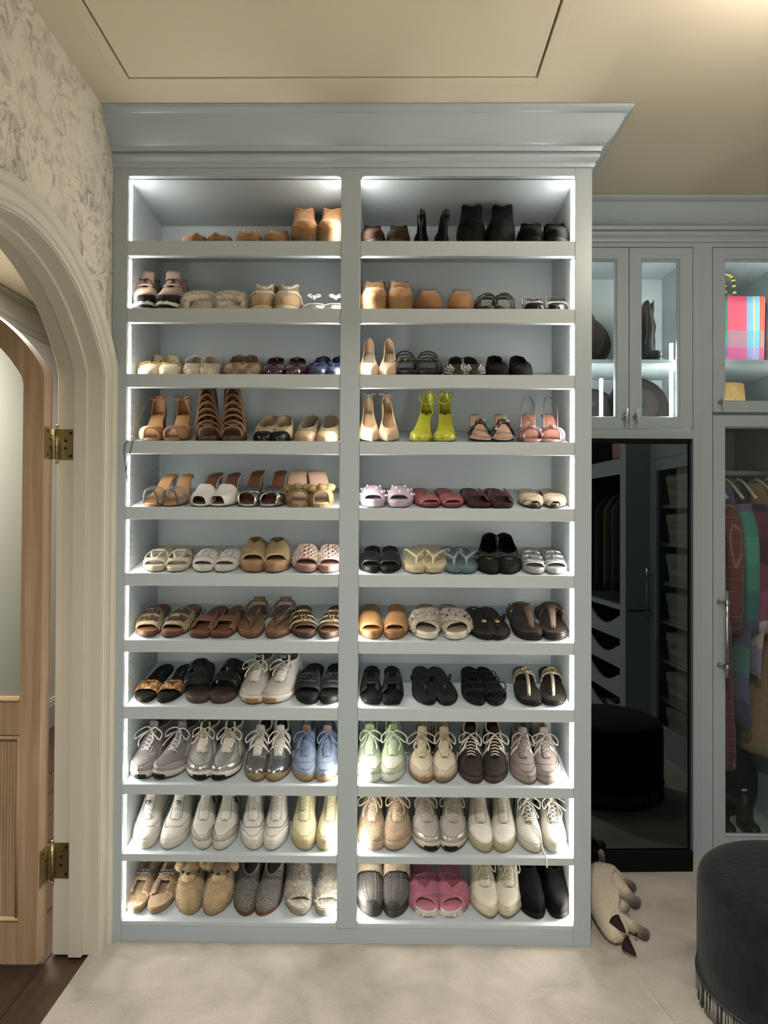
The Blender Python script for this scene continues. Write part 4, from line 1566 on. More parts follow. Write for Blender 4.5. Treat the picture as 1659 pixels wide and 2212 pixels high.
def woven_bw(s, **k):
    m_ = mat('#2b2526', .6, bump=('weave', 160, .8))
    U_ = flat_shoe(s, up='#2b2526', um=m_, ins='#5a3c34', sole='#1a1716', to=.30, hh=.056)
    mb = MB()
    for i in range(13):
        for v in (.2, .4, .6, .8):
            for sd in (-1, 1):
                t = .03 + .27 * i / 13 + (.01 if v in (.4, .8) else 0)
                a, b = U_(t, sd, v - .06, .0012), U_(t + .01, sd, v + .06, .0016)
                mb.tube([a, b], .0014, 4)
    for i in range(9):
        for sd in (-1, 1):
            mb.tube([U_(.36 + .07 * i, sd, .85, .0012), U_(.40 + .07 * i, sd, .88, .0016)], .002, 4)
    s.build(mb, 'white_weave', mat('#d0cccb', .6))


P(3, 'r', woven_bw, {}, 'woven_flat', 'flat', 'black and white woven ballet flat', (0.2018, 5.4), (0.2713, -1.1), W=.074)
P(3, 'r', flat_shoe, dict(up='#131212', ins='#dcd6bc', sole='#0e0d0d', to=.27, bowc='#0f0e0e', hh=.060, hs=.040, rough=.85), 'ballet_flat', 'flat', 'black suede ballet flat with cream lining and bow', (0.3418, 4.1), (0.4214, 3.9), W=.076)


# ------------------------------------------------------------------ fourth shelf
def tan_heel(s, **k):
    heeled(s, ins='#b5824e', out='#9c6c40', rise=.055, kind='block', r0=.020, th=.006)
    m_ = mat('#a5734a', .6, bump=('noise', 200, .1))
    s.band('toe_band', m_, .04, .26, .036, th=.004)
    U_ = s.upper('heel_counter', m_, curve([(.78, .012), (.9, .05), (1, .066)]), to=.1, ow=.9, a=.78, zb=s.zt)
    l, r = s.w(.85)
    z = s.zt(.9) + .062
    strap_loop(s, m_, [(0, s.L * .99, z), (-l * 1.1, s.L * .86, z), (-l * .6, s.L * .68, z - .004), (r * .6, s.L * .66, z - .006), (r * 1.1, s.L * .86, z), (0, s.L * .99, z)], .0022, 'ankle_strap')
    strap_loop(s, mat('#5c4030', .6), [(-l * .8, s.L * .66, z), (-l * 1.6, s.L * .5, z - .04), (-l * 2.0, s.L * .3, z - .08), (-l * 1.7, s.L * .2, z - .075)], .0014, 'tie', flat=.8)
    if s.i == 0:
        strap_loop(s, mat('#3a2a22', .6), [(-.030, .012, .018), (-.048, -.02, .014), (-.062, -.05, -.006), (-.060, -.062, -.07), (-.055, -.066, -.12)], .0012, 'hanging_lace', flat=1)
        strap_loop(s, mat('#3a2a22', .6), [(-.030, .010, .018), (-.036, -.03, .016), (-.040, -.055, -.01), (-.050, -.062, -.05), (-.057, -.066, -.08)], .0012, 'hanging_lace', flat=1)


P(4, 'l', tan_heel, {}, 'block_heel_sandal', 'heel', 'tan leather block-heel sandal with ankle ties', (-0.7871, -3.9), (-0.7039, -3.6), L=.20, W=.085)


def gladiator(s, **k):
    m_ = mat('#a5754c', .6, bump=('noise', 150, .2), var=('#6e472d', 40, .4))
    footbed(s, mat('#3a2618', .6), mat('#6a452c', .6), .012, heel=.03)
    heel_post(s, mat('#3a2618', .6), 'block', r0=.02, top=.035, t=.9)
    U_ = s.upper('ankle_panel', m_, curve([(.6, .08), (.75, .116), (1, .122)]), to=.1, owf=curve([(.6, .5), (.8, .68), (1, .72)]), a=.6, zb=s.zt)
    mb = MB()
    for i in range(7):
        t0, t1 = .10 + .07 * i, .16 + .075 * i
        h = .034 + .0098 * i
        for sg in (-1, 1):
            q = []
            for j in range(9):
                u = j / 8
                t = t0 + (.06 * u if sg > 0 else .06 * (1 - u))
                l, r = s.w(min(t, .6))
                ph = PI * u
                q.append((s.cx(t) - math.cos(ph) * (l if u < .5 else r) * (1.0 - .03 * i), s.L * min(t + .02 * i * math.cos(ph) ** 2, .62), s.zt(t) + h * math.sin(ph) ** .8 * (1 + (.0 if sg > 0 else .04)) + .008 * i))
            mb.tube(q, .0048, 6, flat=.32)
    s.build(mb, 'lattice_straps', m_)
    mb = MB()
    for i in range(5):
        z = .048 + .0155 * i
        y = s.L * (.44 + .03 * i)
        for sg in (-1, 1):
            mb.tube(smooth_path([(-.026 * sg, y + .02, z), (0, y - .006, z + .014), (.026 * sg, y + .02, z + .022)], 4), .0036, 6, flat=.35)
    bow(s, (0, s.L * .20, .052), .026, m_, 'strap_bow', r=.003)
    s.build(mb, 'ankle_lacing', m_)
    strap_loop(s, m_, [(-.02, s.L * .62, .130), (.004, s.L * .55, .120), (.022, s.L * .52, .11), (.026, s.L * .46, .06)], .003, 'loose_strap')


P(4, 'l', gladiator, {}, 'gladiator_bootie', 'boot', 'brown leather lace-up gladiator bootie with crossing straps', (-0.5960, -10.0), (-0.5092, -11.8), L=.2, W=.085)
P(4, 'l', flat_shoe, dict(up='#c4aa82', ins='#b6976a', sole='#3a2a1e', to=.24, cap='#141210', capt=.15, bowc='#c4aa82', hs=.040, hh=.058, throat=.26), 'ballet_flat', 'flat', 'beige ballet flat with black toe cap', (-0.4217, -1.4), (-0.3605, -4.2), W=.076)


def woven_cap(s, **k):
    m_ = mat('#c3ab8a', .8, bump=('weave', 140, 1.), var=('#9f8562', 260, .3))
    flat_shoe(s, up='#c3ab8a', um=m_, ins='#d9c8ad', sole='#8f7450', to=.26, cap='#b99a72', capt=.16, hs=.040, hh=.058, throat=.24, rimc='#b29a76')


P(4, 'l', woven_cap, {}, 'woven_flat', 'flat', 'beige woven ballet flat with a tan toe cap', (-0.2866, 1.1), (-0.2105, -1.4), W=.076)
P(4, 'r', pump, dict(up='#c9a982', ins='#bf9a6c', rise=.066, ankle='#d6bd9a', side=.04, to=.26), 'pointed_pump', 'heel', 'nude pointed pump with a tied bow at the ankle', (-0.0715, -3.0), (-0.0080, -3.8), L=.19, W=.074, toe='point')


def neon(s, **k):
    heeled(s, ins='#b3b414', out='#a6a812', rise=.066, kind='stiletto', edge='#8c8d14')
    m_ = mat('#b5b616', .35, coat=.3)
    s.band('toe_band', m_, .0, .14, curve([(0, .012), (.14, .03)]), th=.004)
    U_ = s.upper('heel_counter', m_, curve([(.8, .012), (.9, .05), (1, .075)]), to=.1, ow=.9, a=.8, zb=s.zt)
    l, r = s.w(.85)
    z = s.zt(.9) + .068
    q = 1
    strap_loop(s, m_, [(0, s.L * .99, z), (-l * 1.1, s.L * .87, z), (-l * .9, s.L * .68, z - .012), (.0, s.L * .6, z - .03), (r * 1.1, s.L * .70, z - .02), (r * 1.1, s.L * .88, z), (0, s.L * .99, z)], .0026, 'ankle_strap')
    a, b = .74, .79
    s.build(MB().add([(x, s.L * t, s.zt(t) + .0026) for t in (a, b) for x in (-.006, .006)], [(0, 1, 3, 2)]), 'insole_label', mat('#1a1520', .5))


P(4, 'r', neon, {}, 'ankle_strap_heel', 'heel', 'neon yellow heeled sandal with ankle strap', (0.0798, 14.2), (0.1703, 2.9), L=.19, W=.08)


def gems(s, **k):
    heeled(s, ins='#c79a7c', out='#171312', rise=.060, kind='stiletto', edge='#171312')
    m_ = mat('#141212', .5)
    cols = ['#2aa0b8', '#7a3a18', '#a07a20', '#141414', '#1c1c22', '#2a5a3a', '#8a2a1a', '#b0b0b0']
    rr = random.Random(s.i)
    for t0, t1, h in ((.42, .16, .040), (.18, .46, .050)):
        pts = [(s.cx(.3) + (-s.w(.3)[0] + (sum(s.w(.3))) * u), s.L * (t0 + (t1 - t0) * u), s.zt(.3) + .008 + h * math.sin(PI * u)) for u in [i / 6 for i in range(7)]]
        s.tube('strap', m_, smooth_path(pts, 3), .0028, 6)
        for i in range(1, 6):
            c = mat(cols[(i + (0 if t0 > .3 else 3) + s.i * 2) % 8], .12, coat=.8)
            s.build(MB().ball((pts[i][0], pts[i][1] - .002, pts[i][2] + .004), .0062, 7, (1.1, 1, .7)), 'stone', c)


P(4, 'r', gems, {}, 'heeled_mule', 'heel', 'black heeled mule with coloured stones on the straps', (0.2906, -2.7), (0.3613, 1.4), L=.185, W=.075)
PINKM = mat('#b58a90', .25, .75)


def pink_sling(s, **k):
    heeled(s, ins='#b0745c', out='#a87a7c', rise=.062, kind='stiletto', edge='#b58a90')
    for a, b, lf in ((.06, .16, 0), (.10, .20, .003), (.15, .22, .005)):
        s.band('toe_strap', PINKM, lambda u, a=a, b=b: a + (b - a) * u, lambda u, a=a, b=b: a + .05 + (b - a) * u, .034, lift=lf, th=.003)
    s.build(MB().ball((s.cx(.15), s.L * .17, s.zt(.15) + .04), .008, 8, (1.4, .8, .8)), 'knot', PINKM)
    l, r = s.w(.62)
    strap_loop(s, PINKM, [(-l, s.L * .5, s.zt(.5)), (-l * .95, s.L * .7, s.zt(.7) + .035), (-l * .5, s.L * .92, s.zt(.9) + .054), (0, s.L * .97, s.zt(.9) + .060), (r * .5, s.L * .92, s.zt(.9) + .054), (r * .95, s.L * .7, s.zt(.7) + .035), (r, s.L * .5, s.zt(.5))], .0024, 'sling_strap')
    s.build(MB().add([(x, s.L * t, s.zt(t) + .0026) for t in (.60, .82) for x in (-.0045, .0045)], [(0, 1, 3, 2)]), 'insole_label', mat('#d8d2c4', .5))


P(4, 'r', pink_sling, {}, 'slingback_heel', 'heel', 'metallic pink heeled slingback with knotted straps', (0.4439, 6.0), (0.5196, 3.2), L=.19, W=.08)


# ------------------------------------------------------------------ fifth shelf
def clear_mule(s, **k):
    heeled(s, ins='#b98850', out='#b98850', rise=.060, kind='stiletto', edge='#a87844', heelc='#c8c4bc')
    s.band('clear_band', mat('#f0eeea', .06, trans=.93, ior=1.35), .05, .32, .046, th=.0015)
    s.build(text_map('LONDON', lambda x, y: (x * .006, s.L * (.86 + .0 * y) + y * .004, s.zt(.86) + .0026), .02), 'insole_stamp', mat('#4a3018', .5), smooth=False) if False else None


P(5, 'l', clear_mule, {}, 'heeled_mule', 'heel', 'tan heeled mule with a clear plastic band', (-0.7886, 12.8), (-0.7118, 4.1), L=.19, W=.078)


def white_peep(s, **k):
    heeled(s, ins='#6b4026', out='#d5d2ca', rise=.066, kind='stiletto', edge='#d5d2ca', heelc='#8a7a68')
    U_ = s.upper('vamp', mat('#d8d5cd', .35, coat=.2), curve([(.04, .030), (.2, .034), (.44, .044)]), to=.9, a=.05, b=.42, zb=s.zb, p=.55, solid=.0025)


P(5, 'l', white_peep, {}, 'heeled_mule', 'heel', 'white open-toe heeled mule with brown insole', (-0.6314, 13.0), (-0.5572, 7.8), L=.19, W=.08)
CHR = mat('#c4c6c8', .13, 1.)


def silver_x(s, **k):
    heeled(s, ins='#6e3a20', out='#b9bbbd', rise=.074, kind='stiletto', edge='#b0b0b2', heelc='#8f9092')
    H = curve([(0, .022), (.2, .036), (.5, .046)])
    s.band('cross_band', CHR, lambda u: .28 - .24 * u, lambda u: .44 - .22 * u, H, th=.002)
    s.band('cross_band', CHR, lambda u: .04 + .24 * u, lambda u: .22 + .22 * u, H, th=.002, lift=.003)


P(5, 'l', silver_x, {}, 'heeled_mule', 'heel', 'mirror silver crossed-band mule with brown insole', (-0.4759, 8.6), (-0.3953, 6.4), L=.19, W=.08)


def knot_wedge(s, **k):
    heel_bed(s, .074, th=.008)
    m_ = mat('#b3945c', .8, bump=('weave', 120, 1.), var=('#8f7442', 150, .5))
    s.sole('wedge', m_, bot=lambda t: 0)
    s.sole('insole', mat('#c69f84', .5), top=lambda t: s.zt(t) + .0016, bot=lambda t: s.zt(t) - .001, scale=.955)
    B = s.band('band', m_, .06, .30, .042, th=.004, fuzz=(.01, .004))
    c = B(.5, .55, .006)
    s.build(MB().ball(c, .015, 10, (1.2, .8, .8)), 'knot', m_, fuzz=(.008, .008))
    for q in (-1, 1):
        s.build(MB().ball((c[0] + q * .028, c[1] + .002, c[2] - .004), .017, 10, (1.1, .6, .8)), 'bow_loop', m_, fuzz=(.008, .006))


P(5, 'l', knot_wedge, {}, 'wedge_sandal', 'heel', 'golden raffia wedge sandal with a big knot', (-0.3048, -3.9), (-0.2170, -15.2), L=.19, W=.084)
LIL = mat('#bba6b8', .5)
PR = [(.12, .55), (.2, .25), (.24, .75), (.36, .45), (.42, .82), (.5, .22), (.56, .6), (.66, .85), (.7, .35), (.8, .65), (.86, .3)]
P(5, 'r', slide, dict(sole='#ac98aa', bed='#ac97a8', band='#bba6b8', th=.02, tf=.10, tr=.44, H=.052, bandth=.005, deco=d_pearls(PR, PEARL)), 'slide_sandal', 'sandal', 'lilac slide studded with large pearls', (-0.0653, 0.5), (0.0298, -1.1), W=.088)


def gold_bar(s, B):
    f = surf(s, B)
    mb = MB()
    for q in (-1, 1):
        ring(f, (q * .03, .15), (.05, .16), None, s, '', .0012, mb=mb)
    s.build(mb, 'gold_clasp', GOLD)
    s.tube('band_seam', mat('#8a3c46', .5), [B(i / 16, .55, .0006) for i in range(17)], .001, 4)


P(5, 'r', slide, dict(sole='#6b2a34', bed='#a85460', band='#a95763', th=.010, tf=.08, tr=.36, H=.036, deco=gold_bar, fb='#b4626c'), 'slide_sandal', 'sandal', 'rose pink leather slide with a small gold clasp', (0.1231, -6.9), (0.2057, -7.0), W=.08)
P(5, 'r', slide, dict(sole='#2a0c0e', bed='#4a1416', band='#481315', th=.010, tf=.06, tr=.52, H=.046, hole=h_hole(.30, .36), nu=26, nk=12, rough=.35), 'slide_sandal', 'sandal', 'burgundy leather slide with notched band', (0.2825, -3.4), (0.3600, -1.9), W=.082, toe='square')


def plaid_mat():
    m = mat('#b9a27c', .7, name='tan_plaid')
    nt = m.node_tree
    N, L_ = nt.nodes, nt.links
    b = N['Principled BSDF']
    tc = N.new('ShaderNodeTexCoord')
    sp = N.new('ShaderNodeSeparateXYZ')
    L_.new(tc.outputs['Object'], sp.inputs[0])
    col = None

    def stripes(axis, period, width, shift, c, prev):
        ad = N.new('ShaderNodeMath')
        ad.operation = 'ADD'
        ad.inputs[1].default_value = shift + 10 * period
        L_.new(axis, ad.inputs[0])
        md = N.new('ShaderNodeMath')
        md.operation = 'MODULO'
        md.inputs[1].default_value = period
        L_.new(ad.outputs[0], md.inputs[0])
        lt = N.new('ShaderNodeMath')
        lt.operation = 'LESS_THAN'
        lt.inputs[1].default_value = width
        L_.new(md.outputs[0], lt.inputs[0])
        mx = N.new('ShaderNodeMixRGB')
        mx.inputs[2].default_value = lin(c)
        sc = N.new('ShaderNodeMath')
        sc.operation = 'MULTIPLY'
        sc.inputs[1].default_value = .75
        L_.new(lt.outputs[0], sc.inputs[0])
        L_.new(sc.outputs[0], mx.inputs[0])
        if prev is None:
            mx.inputs[1].default_value = lin('#c0a67c')
        else:
            L_.new(prev, mx.inputs[1])
        return mx.outputs[0]
    d_ = N.new('ShaderNodeMath')
    d_.operation = 'ADD'
    L_.new(sp.outputs[0], d_.inputs[0])
    L_.new(sp.outputs[1], d_.inputs[1])
    e_ = N.new('ShaderNodeMath')
    e_.operation = 'SUBTRACT'
    L_.new(sp.outputs[1], e_.inputs[0])
    L_.new(sp.outputs[0], e_.inputs[1])
    for ax, sh in ((d_.outputs[0], 0), (e_.outputs[0], .01)):
        col = stripes(ax, .075, .030, sh, '#e0d6c0', col)
        for k in (0, .0115, .023):
            col = stripes(ax, .075, .0065, sh + .004 - k, '#1d1a18', col)
    L_.new(col, b.inputs['Base Color'])
    return m


PLAID = plaid_mat()
P(5, 'r', slide, dict(sole='#2a211a', bed='#a88f66', bm=PLAID, bedm=PLAID, th=.010, tf=.04, tr=.34, H=.034, trim='#d8b28a'), 'slide_sandal', 'sandal', 'beige and black plaid slide sandal', (0.4521, 5.5), (0.5319, 3.7), W=.08, toe='almond')

# ------------------------------------------------------------------ sixth shelf
P(6, 'l', slide, dict(sole='#b3a78d', bed='#c0b59c', band='#b9ae94', th=.013, tf=.12, tr=.46, H=.046, hole=oval_v_hole(1), nu=70, nk=34, bandth=.003, deco=d_oval_v(mat('#c3b89f', .45))), 'slide_sandal', 'sandal', 'stone slide with an oval cut-out letter V emblem', (-0.7723, -4.5), (-0.6873, -10.9), W=.084)
TERRY = mat('#d3cfc5', .95, bump=('voro', 420, .8), sheen=.4)
P(6, 'l', slide, dict(sole='#bdb6a6', bed='#d0cbbf', bm=TERRY, bedm=TERRY, th=.013, tf=.12, tr=.48, H=.046, bandth=.005, deco=d_cc(mat('#b7b2a8', .9))), 'slide_sandal', 'sandal', 'white terry slide with raised interlocking letters', (-0.6190, 3.1), (-0.5382, 0.4), W=.084)
P(6, 'l', slide, dict(sole='#93704a', bed='#a98254', bm=RAFFIA, th=.030, tf=.12, tr=.60, H=.062, bandth=.006, sole2='#7e5c38', deco=d_plaque(GOLD, .11, .22, mat('#a98038', .3, 1.))), 'platform_slide', 'sandal', 'straw raffia platform slide with gold triangle plaque', (-0.4531, -1.8), (-0.3668, -8.3), W=.092)


def woven_pink(s, B):
    mb = MB()
    for i in range(17):
        for j in range(7):
            u, k_ = .04 + .92 * i / 16, .06 + .88 * j / 6
            a = Vector(B(u - .024, k_ + (.05 if (i + j) % 2 else -.05), .0014))
            b = Vector(B(u + .024, k_ - (.05 if (i + j) % 2 else -.05), .0014))
            mb.tube([a, (a + b) / 2 + Vector((0, 0, .0015)), b], .003, 5)
    s.build(mb, 'braided_cord', mat('#c5aca0', .6))


P(6, 'l', slide, dict(sole='#8a6558', bed='#a5796a', band='#8d6a5e', th=.018, tf=.12, tr=.52, H=.054, bandth=.004, deco=woven_pink, trim='#a88a80'), 'slide_sandal', 'sandal', 'dusty pink slide with a braided pearly band', (-0.2818, -0.6), (-0.1927, -7.0), W=.088)
P(6, 'r', slide, dict(sole='#131212', bed='#151414', band='#161515', th=.014, tf=.12, tr=.42, H=.046, rough=.3), 'slide_sandal', 'sandal', 'plain black leather slide with a smooth band', (-0.0720, 1.6), (-0.0038, -0.6), W=.074)
P(6, 'r', thong, dict(sole='#b7a477', bed='#c6b68c', strap='#cbbd96', th=.018, r=.005, flat=.6), 'flip_flop', 'flip-flop', 'cream rubber flip-flop', (0.0687, 8.0), (0.1434, -1.3), W=.086)


def white_tag(s, r):
    t = .84
    s.build(MB().box(-.006, .006, s.L * .76, s.L * .90, s.zt(t) + .002, s.zt(t) + .0034), 'insole_label', mat('#cfd4d4', .5), smooth=False)


BLUE = mat('#5f7884', .3, trans=.15, coat=.3)
P(6, 'r', thong, dict(sole='#4d6673', bed='#587280', bedm=mat('#587280', .35), sm=mat('#8aa0ac', .2, trans=.35), th=.013, r=.0048, flat=.6), 'flip_flop', 'flip-flop', 'translucent blue jelly flip-flop', (0.1984, 0.1), (0.2516, -2.4), post=white_tag, W=.078)


def black_loafer(s, **k):
    m_ = mat('#100f0f', .45, bump=('weave', 150, .8))
    U_ = flat_shoe(s, up='#100f0f', um=m_, ins='#1a1717', sole='#0e0d0d', to=.36, hs=.046, hh=.066, throat=.16, th=.012)
    s.both('saddle_strap', mat('#0d0c0c', .12, coat=1.), U_, .28, .40, 0.2, 1, .003)
    for sd in (-1, 1):
        mb = MB()
        for i in range(7):
            for j in range(2):
                mb.ball(U_(.70 + .04 * i, sd, .88 - .1 * j, .0005), .0016, 4)
        s.build(mb, 'eyelet_dots', mat('#b8b4ac', .5))
    f = lambda a, b, h: tuple(np.array(U_(.21 + b, 1 if a > 0 else -1, 1 - abs(a) * 8, .002 + h)))
    s.build(MB().prism([(-.012, .022), (-.0001, .022), (.012, .022), (.0001, -.022)], f, .0015), 'triangle_plaque', GOLD, smooth=False)
    c = Vector(U_(.36, -1, .86, .004))
    s.tube('gold_bar', GOLD, [c, c + Vector((.001, -.004, -.012))], .0022)


P(6, 'r', black_loafer, {}, 'loafer', 'loafer', 'black woven loafer with gold triangle and patent strap', (0.3097, 8.4), (0.3816, 2.9), W=.084)
SILS = mat('#b4b6b6', .32, .85)


def silver_logo(s, B):
    f = surf(s, B)
    mb = MB()
    for a, b in (((-.26, -.34), (.26, -.34)), ((-.26, .34), (.26, .34)), ((-.26, -.34), (-.26, .34)), ((.26, -.34), (.26, .34)), ((-.26, .0), (.26, .0)), ((.02, 0), (.02, .34)), ((-.04, 0), (-.04, -.34))):
        mb.tube([f(a[0] + (b[0] - a[0]) * i / 6, a[1] + (b[1] - a[1]) * i / 6, .001) for i in range(7)], .0030, 6, flat=.7)
    s.build(mb, 'letter_plaque', CHR)


P(6, 'r', slide, dict(sole='#8f9090', bed='#a9aaa9', bm=SILS, bedm=mat('#aaa9a5', .4, .5), th=.013, tf=.12, tr=.52, H=.044, deco=silver_logo, fb='#bfbfbc'), 'slide_sandal', 'sandal', 'metallic silver slide with a boxed letter plaque', (0.4535, 7.7), (0.5355, 2.9), W=.082)

# ------------------------------------------------------------------ seventh shelf
RIB = mat('#cbb78e', .85, bump=('rib', 130, 1.), var=('#a8935f', 200, .3))
BRN = mat('#3a2616', .8)
P(7, 'l', slide, dict(sole='#5c3420', bed='#7a4a2e', bm=RIB, th=.014, tf=.14, tr=.58, H=.050, bandth=.004, deco=d_text(['miu', 'miu'], BRN, .27, .42, .40, .06), fb='#6a3e26'), 'slide_sandal', 'sandal', 'brown slide with lettered cream raffia band', (-0.7963, -3.4), (-0.7089, 2.1), W=.086)
P(7, 'l', slide, dict(sole='#4a2c1c', bed='#70452d', band='#74472f', th=.010, tf=.14, tr=.56, H=.044, hole=h_hole(.30, .34), nu=26, nk=12), 'slide_sandal', 'sandal', 'brown leather slide with an H-shaped cut-out band', (-0.6239, 5.5), (-0.5490, 1.8), W=.08, toe='square')


def rope(s, paths, top):
    for p in paths:
        for ph, c in ((0, '#3b2a22'), (2.1, '#6d5a4c'), (4.2, '#2a2a33')):
            pts = []
            for i, q in enumerate(p):
                a = i * 1.1 + ph
                pts.append((q[0] + .0028 * math.cos(a), q[1] + .001 * math.sin(a), q[2] + .0028 * math.sin(a)))
            s.tube('rope_strand', mat(c, .8), pts, .0028, 5)
    m_ = mat('#7a5230', .6)
    z = s.zt(.85) + .022
    l, r = s.w(.8)
    strap_loop(s, m_, [(-l, s.L * .55, s.zt(.5)), (-l * 1.05, s.L * .78, z - .008), (-l * .7, s.L * .92, z), (0, s.L * .97, z + .002), (r * .7, s.L * .92, z), (r * 1.05, s.L * .78, z - .008), (r, s.L * .55, s.zt(.5))], .006, 'heel_strap', flat=.3)
    s.build(MB().box(-.02, .02, s.L * .965, s.L * .972, z - .007, z + .012), 'strap_tab', m_, smooth=False)
    s.build(MB().box(-.014, .014, s.L * .963, s.L * .966, z - .003, z + .004), 'label', mat('#cfc8b8', .6), smooth=False)


P(7, 'l', thong, dict(sole='#5a3c22', bed='#7a5430', strap='#4a382c', th=.014, r=.003, end=.62, zh=.045, deco=rope), 'rope_thong_sandal', 'sandal', 'brown thong sandal with twisted dark rope straps', (-0.4623, -0.8), (-0.3673, -1.5), W=.09)


def vlogo_knit(s, B):
    f = surf(s, B)
    mb = MB()
    ring(f, (0, .12), (.26, .32), None, s, '', .0016, mb=mb, off=.003)
    for q in (-1, 1):
        mb.tube([f(q * (.01 + .11 * i / 6), -.14 + .54 * i / 6, .004) for i in range(7)], .0022, 6)
    s.build(mb, 'letter_v_emblem', GOLD)
    for j in range(6):
        k_ = -.42 + .17 * j
        mb = MB()
        for i in range(30):
            mb.tube([f(-.48 + .96 * i / 30, k_ - .03, .0008), f(-.48 + .96 * (i + .7) / 30, k_ + .03, .0016)], .0014, 4)
        s.build(mb, 'knit_stripe', mat('#d2c19a' if j % 2 else '#2a1c14', .8))


P(7, 'l', slide, dict(sole='#3b2316', bed='#5e3a26', band='#4a3424', th=.014, tf=.14, tr=.50, H=.050, bandth=.004, deco=vlogo_knit, fb='#8a5c40'), 'slide_sandal', 'sandal', 'brown slide with striped knit band and gold letter', (-0.2798, -7.4), (-0.1970, 1.9), W=.086)
P(7, 'r', slide, dict(sole='#8a5a2e', bed='#9a6a38', band='#b07c44', th=.020, tf=.12, tr=.46, H=.050, bandth=.004), 'slide_sandal', 'sandal', 'plain tan leather slide with a wide smooth band', (-0.0671, -0.9), (0.0165, 0.3), W=.082)
CROC = mat('#c9bfab', .9, bump=('voro', 190, 1.), var=('#a89d88', 150, .4))


def jewels(s, B1, B2):
    rr = random.Random(3 + s.i)
    cols = ['#a89a96', '#8a6a5c', '#4a5560', '#c8c4c0', '#b48a78', '#2f3a48']
    for i in range(15):
        u, k = .06 + .88 * i / 14, .5 + rr.uniform(-.22, .22)
        s.build(MB().ball(B2(u, k, .003), rr.uniform(.0028, .0048), 6), 'jewel', mat(rr.choice(cols), .1, coat=.8, metal=.3))
    for B in (B1, B2):
        mb = MB()
        for i in range(22):
            for j in range(6):
                mb.ball(B((i + .5 + .5 * (j % 2)) / 23, (j + .5) / 6, .0008), .0032, 4, (1, 1.2, .8))
        s.build(mb, 'crochet_stitches', CROC)


P(7, 'r', cross_slide, dict(sole='#cfc8b8', bed='#8a7a66', band='#c9bfab', th=.022, bm=CROC, deco=jewels), 'crossband_slide', 'sandal', 'cream crochet crossband slide set with jewels', (0.1087, 2.6), (0.2190, -5.8), W=.096)


def medallion(s, paths, top):
    c = (top[0], top[1] + .004, top[2] + .004)
    s.build(MB().ball(c, .0095, 10, (1, 1, .8)), 'gold_ball', mat('#c2ab72', .2, 1.))
    if s.i == 0:
        s.build(MB().ball((0, s.L * .9, s.zt(.9) + .003), .005, 6, (1, 1.6, .3)), 'insole_stamp', mat('#b8a890', .5))


P(7, 'r', thong, dict(sole='#1c1310', bed='#261a15', strap='#20150f', th=.012, post=.2, end=.56, deco=medallion), 'thong_sandal', 'sandal', 'dark brown thong sandal with a gold ball', (0.3002, -2.5), (0.3564, -5.4), W=.086)


def t_strap(s, **k):
    footbed(s, mat('#1d1513', .5), mat('#2b1f1a', .5, bump=('noise', 40, .1)), .020)
    m_ = mat('#553a2b', .6, bump=('noise', 80, .2), var=('#3d281d', 40, .4))
    B = s.band('strap', m_, .50, .66, .048, th=.003)
    pts = [(s.cx(.2) + .008 * (1 - i / 8), s.L * (.16 + .40 * i / 8), s.zt(.2) + .006 + .046 * min(1, i / 4.5) ** .6) for i in range(9)]
    mb = MB()
    wd = [.008, .009, .010, .011, .012, .014, .017, .021, .026]
    mb.grid([[(p[0] + wd[i] * q, p[1], p[2] - .004 * q * q * (i / 8)) for q in (-1, -.5, 0, .5, 1)] for i, p in enumerate(pts)])
    s.build(mb, 't_strap', m_, solid=.003)
    f = lambda a, b, h: B(.16 + a, .5 + b, h)
    buckle(s, f, (0, 0), (.075, .72), mat('#b09a84', .25, 1.), rad=.0017)


P(7, 'r', t_strap, {}, 'buckle_thong_sandal', 'sandal', 'dark brown t-strap thong sandal with metal buckle', (0.4482, -2.7), (0.5338, 0.3), W=.092, toe='wide')


# ------------------------------------------------------------------ eighth shelf
def leopard_mat():
    m = mat('#a5713a', .8, name='leopard_hide')
    nt = m.node_tree
    N, L_ = nt.nodes, nt.links
    b = N['Principled BSDF']
    tc = N.new('ShaderNodeTexCoord')
    v = N.new('ShaderNodeTexVoronoi')
    v.inputs['Scale'].default_value = 105
    n = N.new('ShaderNodeTexNoise')
    n.inputs['Scale'].default_value = 160
    ad = N.new('ShaderNodeMixRGB')
    ad.blend_type = 'LINEAR_LIGHT'
    ad.inputs[0].default_value = .008
    L_.new(tc.outputs['Object'], ad.inputs[1])
    L_.new(n.outputs['Color'], ad.inputs[2])
    L_.new(tc.outputs['Object'], n.inputs['Vector'])
    L_.new(ad.outputs[0], v.inputs['Vector'])
    r = N.new('ShaderNodeValToRGB')
    e = r.color_ramp.elements
    e[0].position, e[0].color = .0, lin('#7a4a20')
    e[1].position, e[1].color = .55, lin('#b07a40')
    for p_, c in ((.22, '#7a4a20'), (.26, '#17100a'), (.46, '#17100a'), (.5, '#b07a40')):
        x = e.new(p_)
        x.color = lin(c)
    L_.new(v.outputs['Distance'], r.inputs['Fac'])
    L_.new(r.outputs['Color'], b.inputs['Base Color'])
    return m


LEO = leopard_mat()


def leo_deco(s, B):
    d_plaque(GOLD, .10, .05)(s, B)
    s.build(text_map('PRADA', lambda x, y: (s.S * y * -.009 if False else s.S * (-y) * .010, s.L * .72 + x * .0125, s.zt(.72) + .0028), .01), 'lettering', mat('#6a6258', .5), smooth=False)


P(8, 'l', slide, dict(sole='#141210', bed='#141211', bm=LEO, th=.010, tf=.20, tr=.40, H=.036, deco=leo_deco), 'slide_sandal', 'sandal', 'black slide with a leopard-print band and triangle', (-0.8068, 3.1), (-0.7244, -0.0), W=.08)


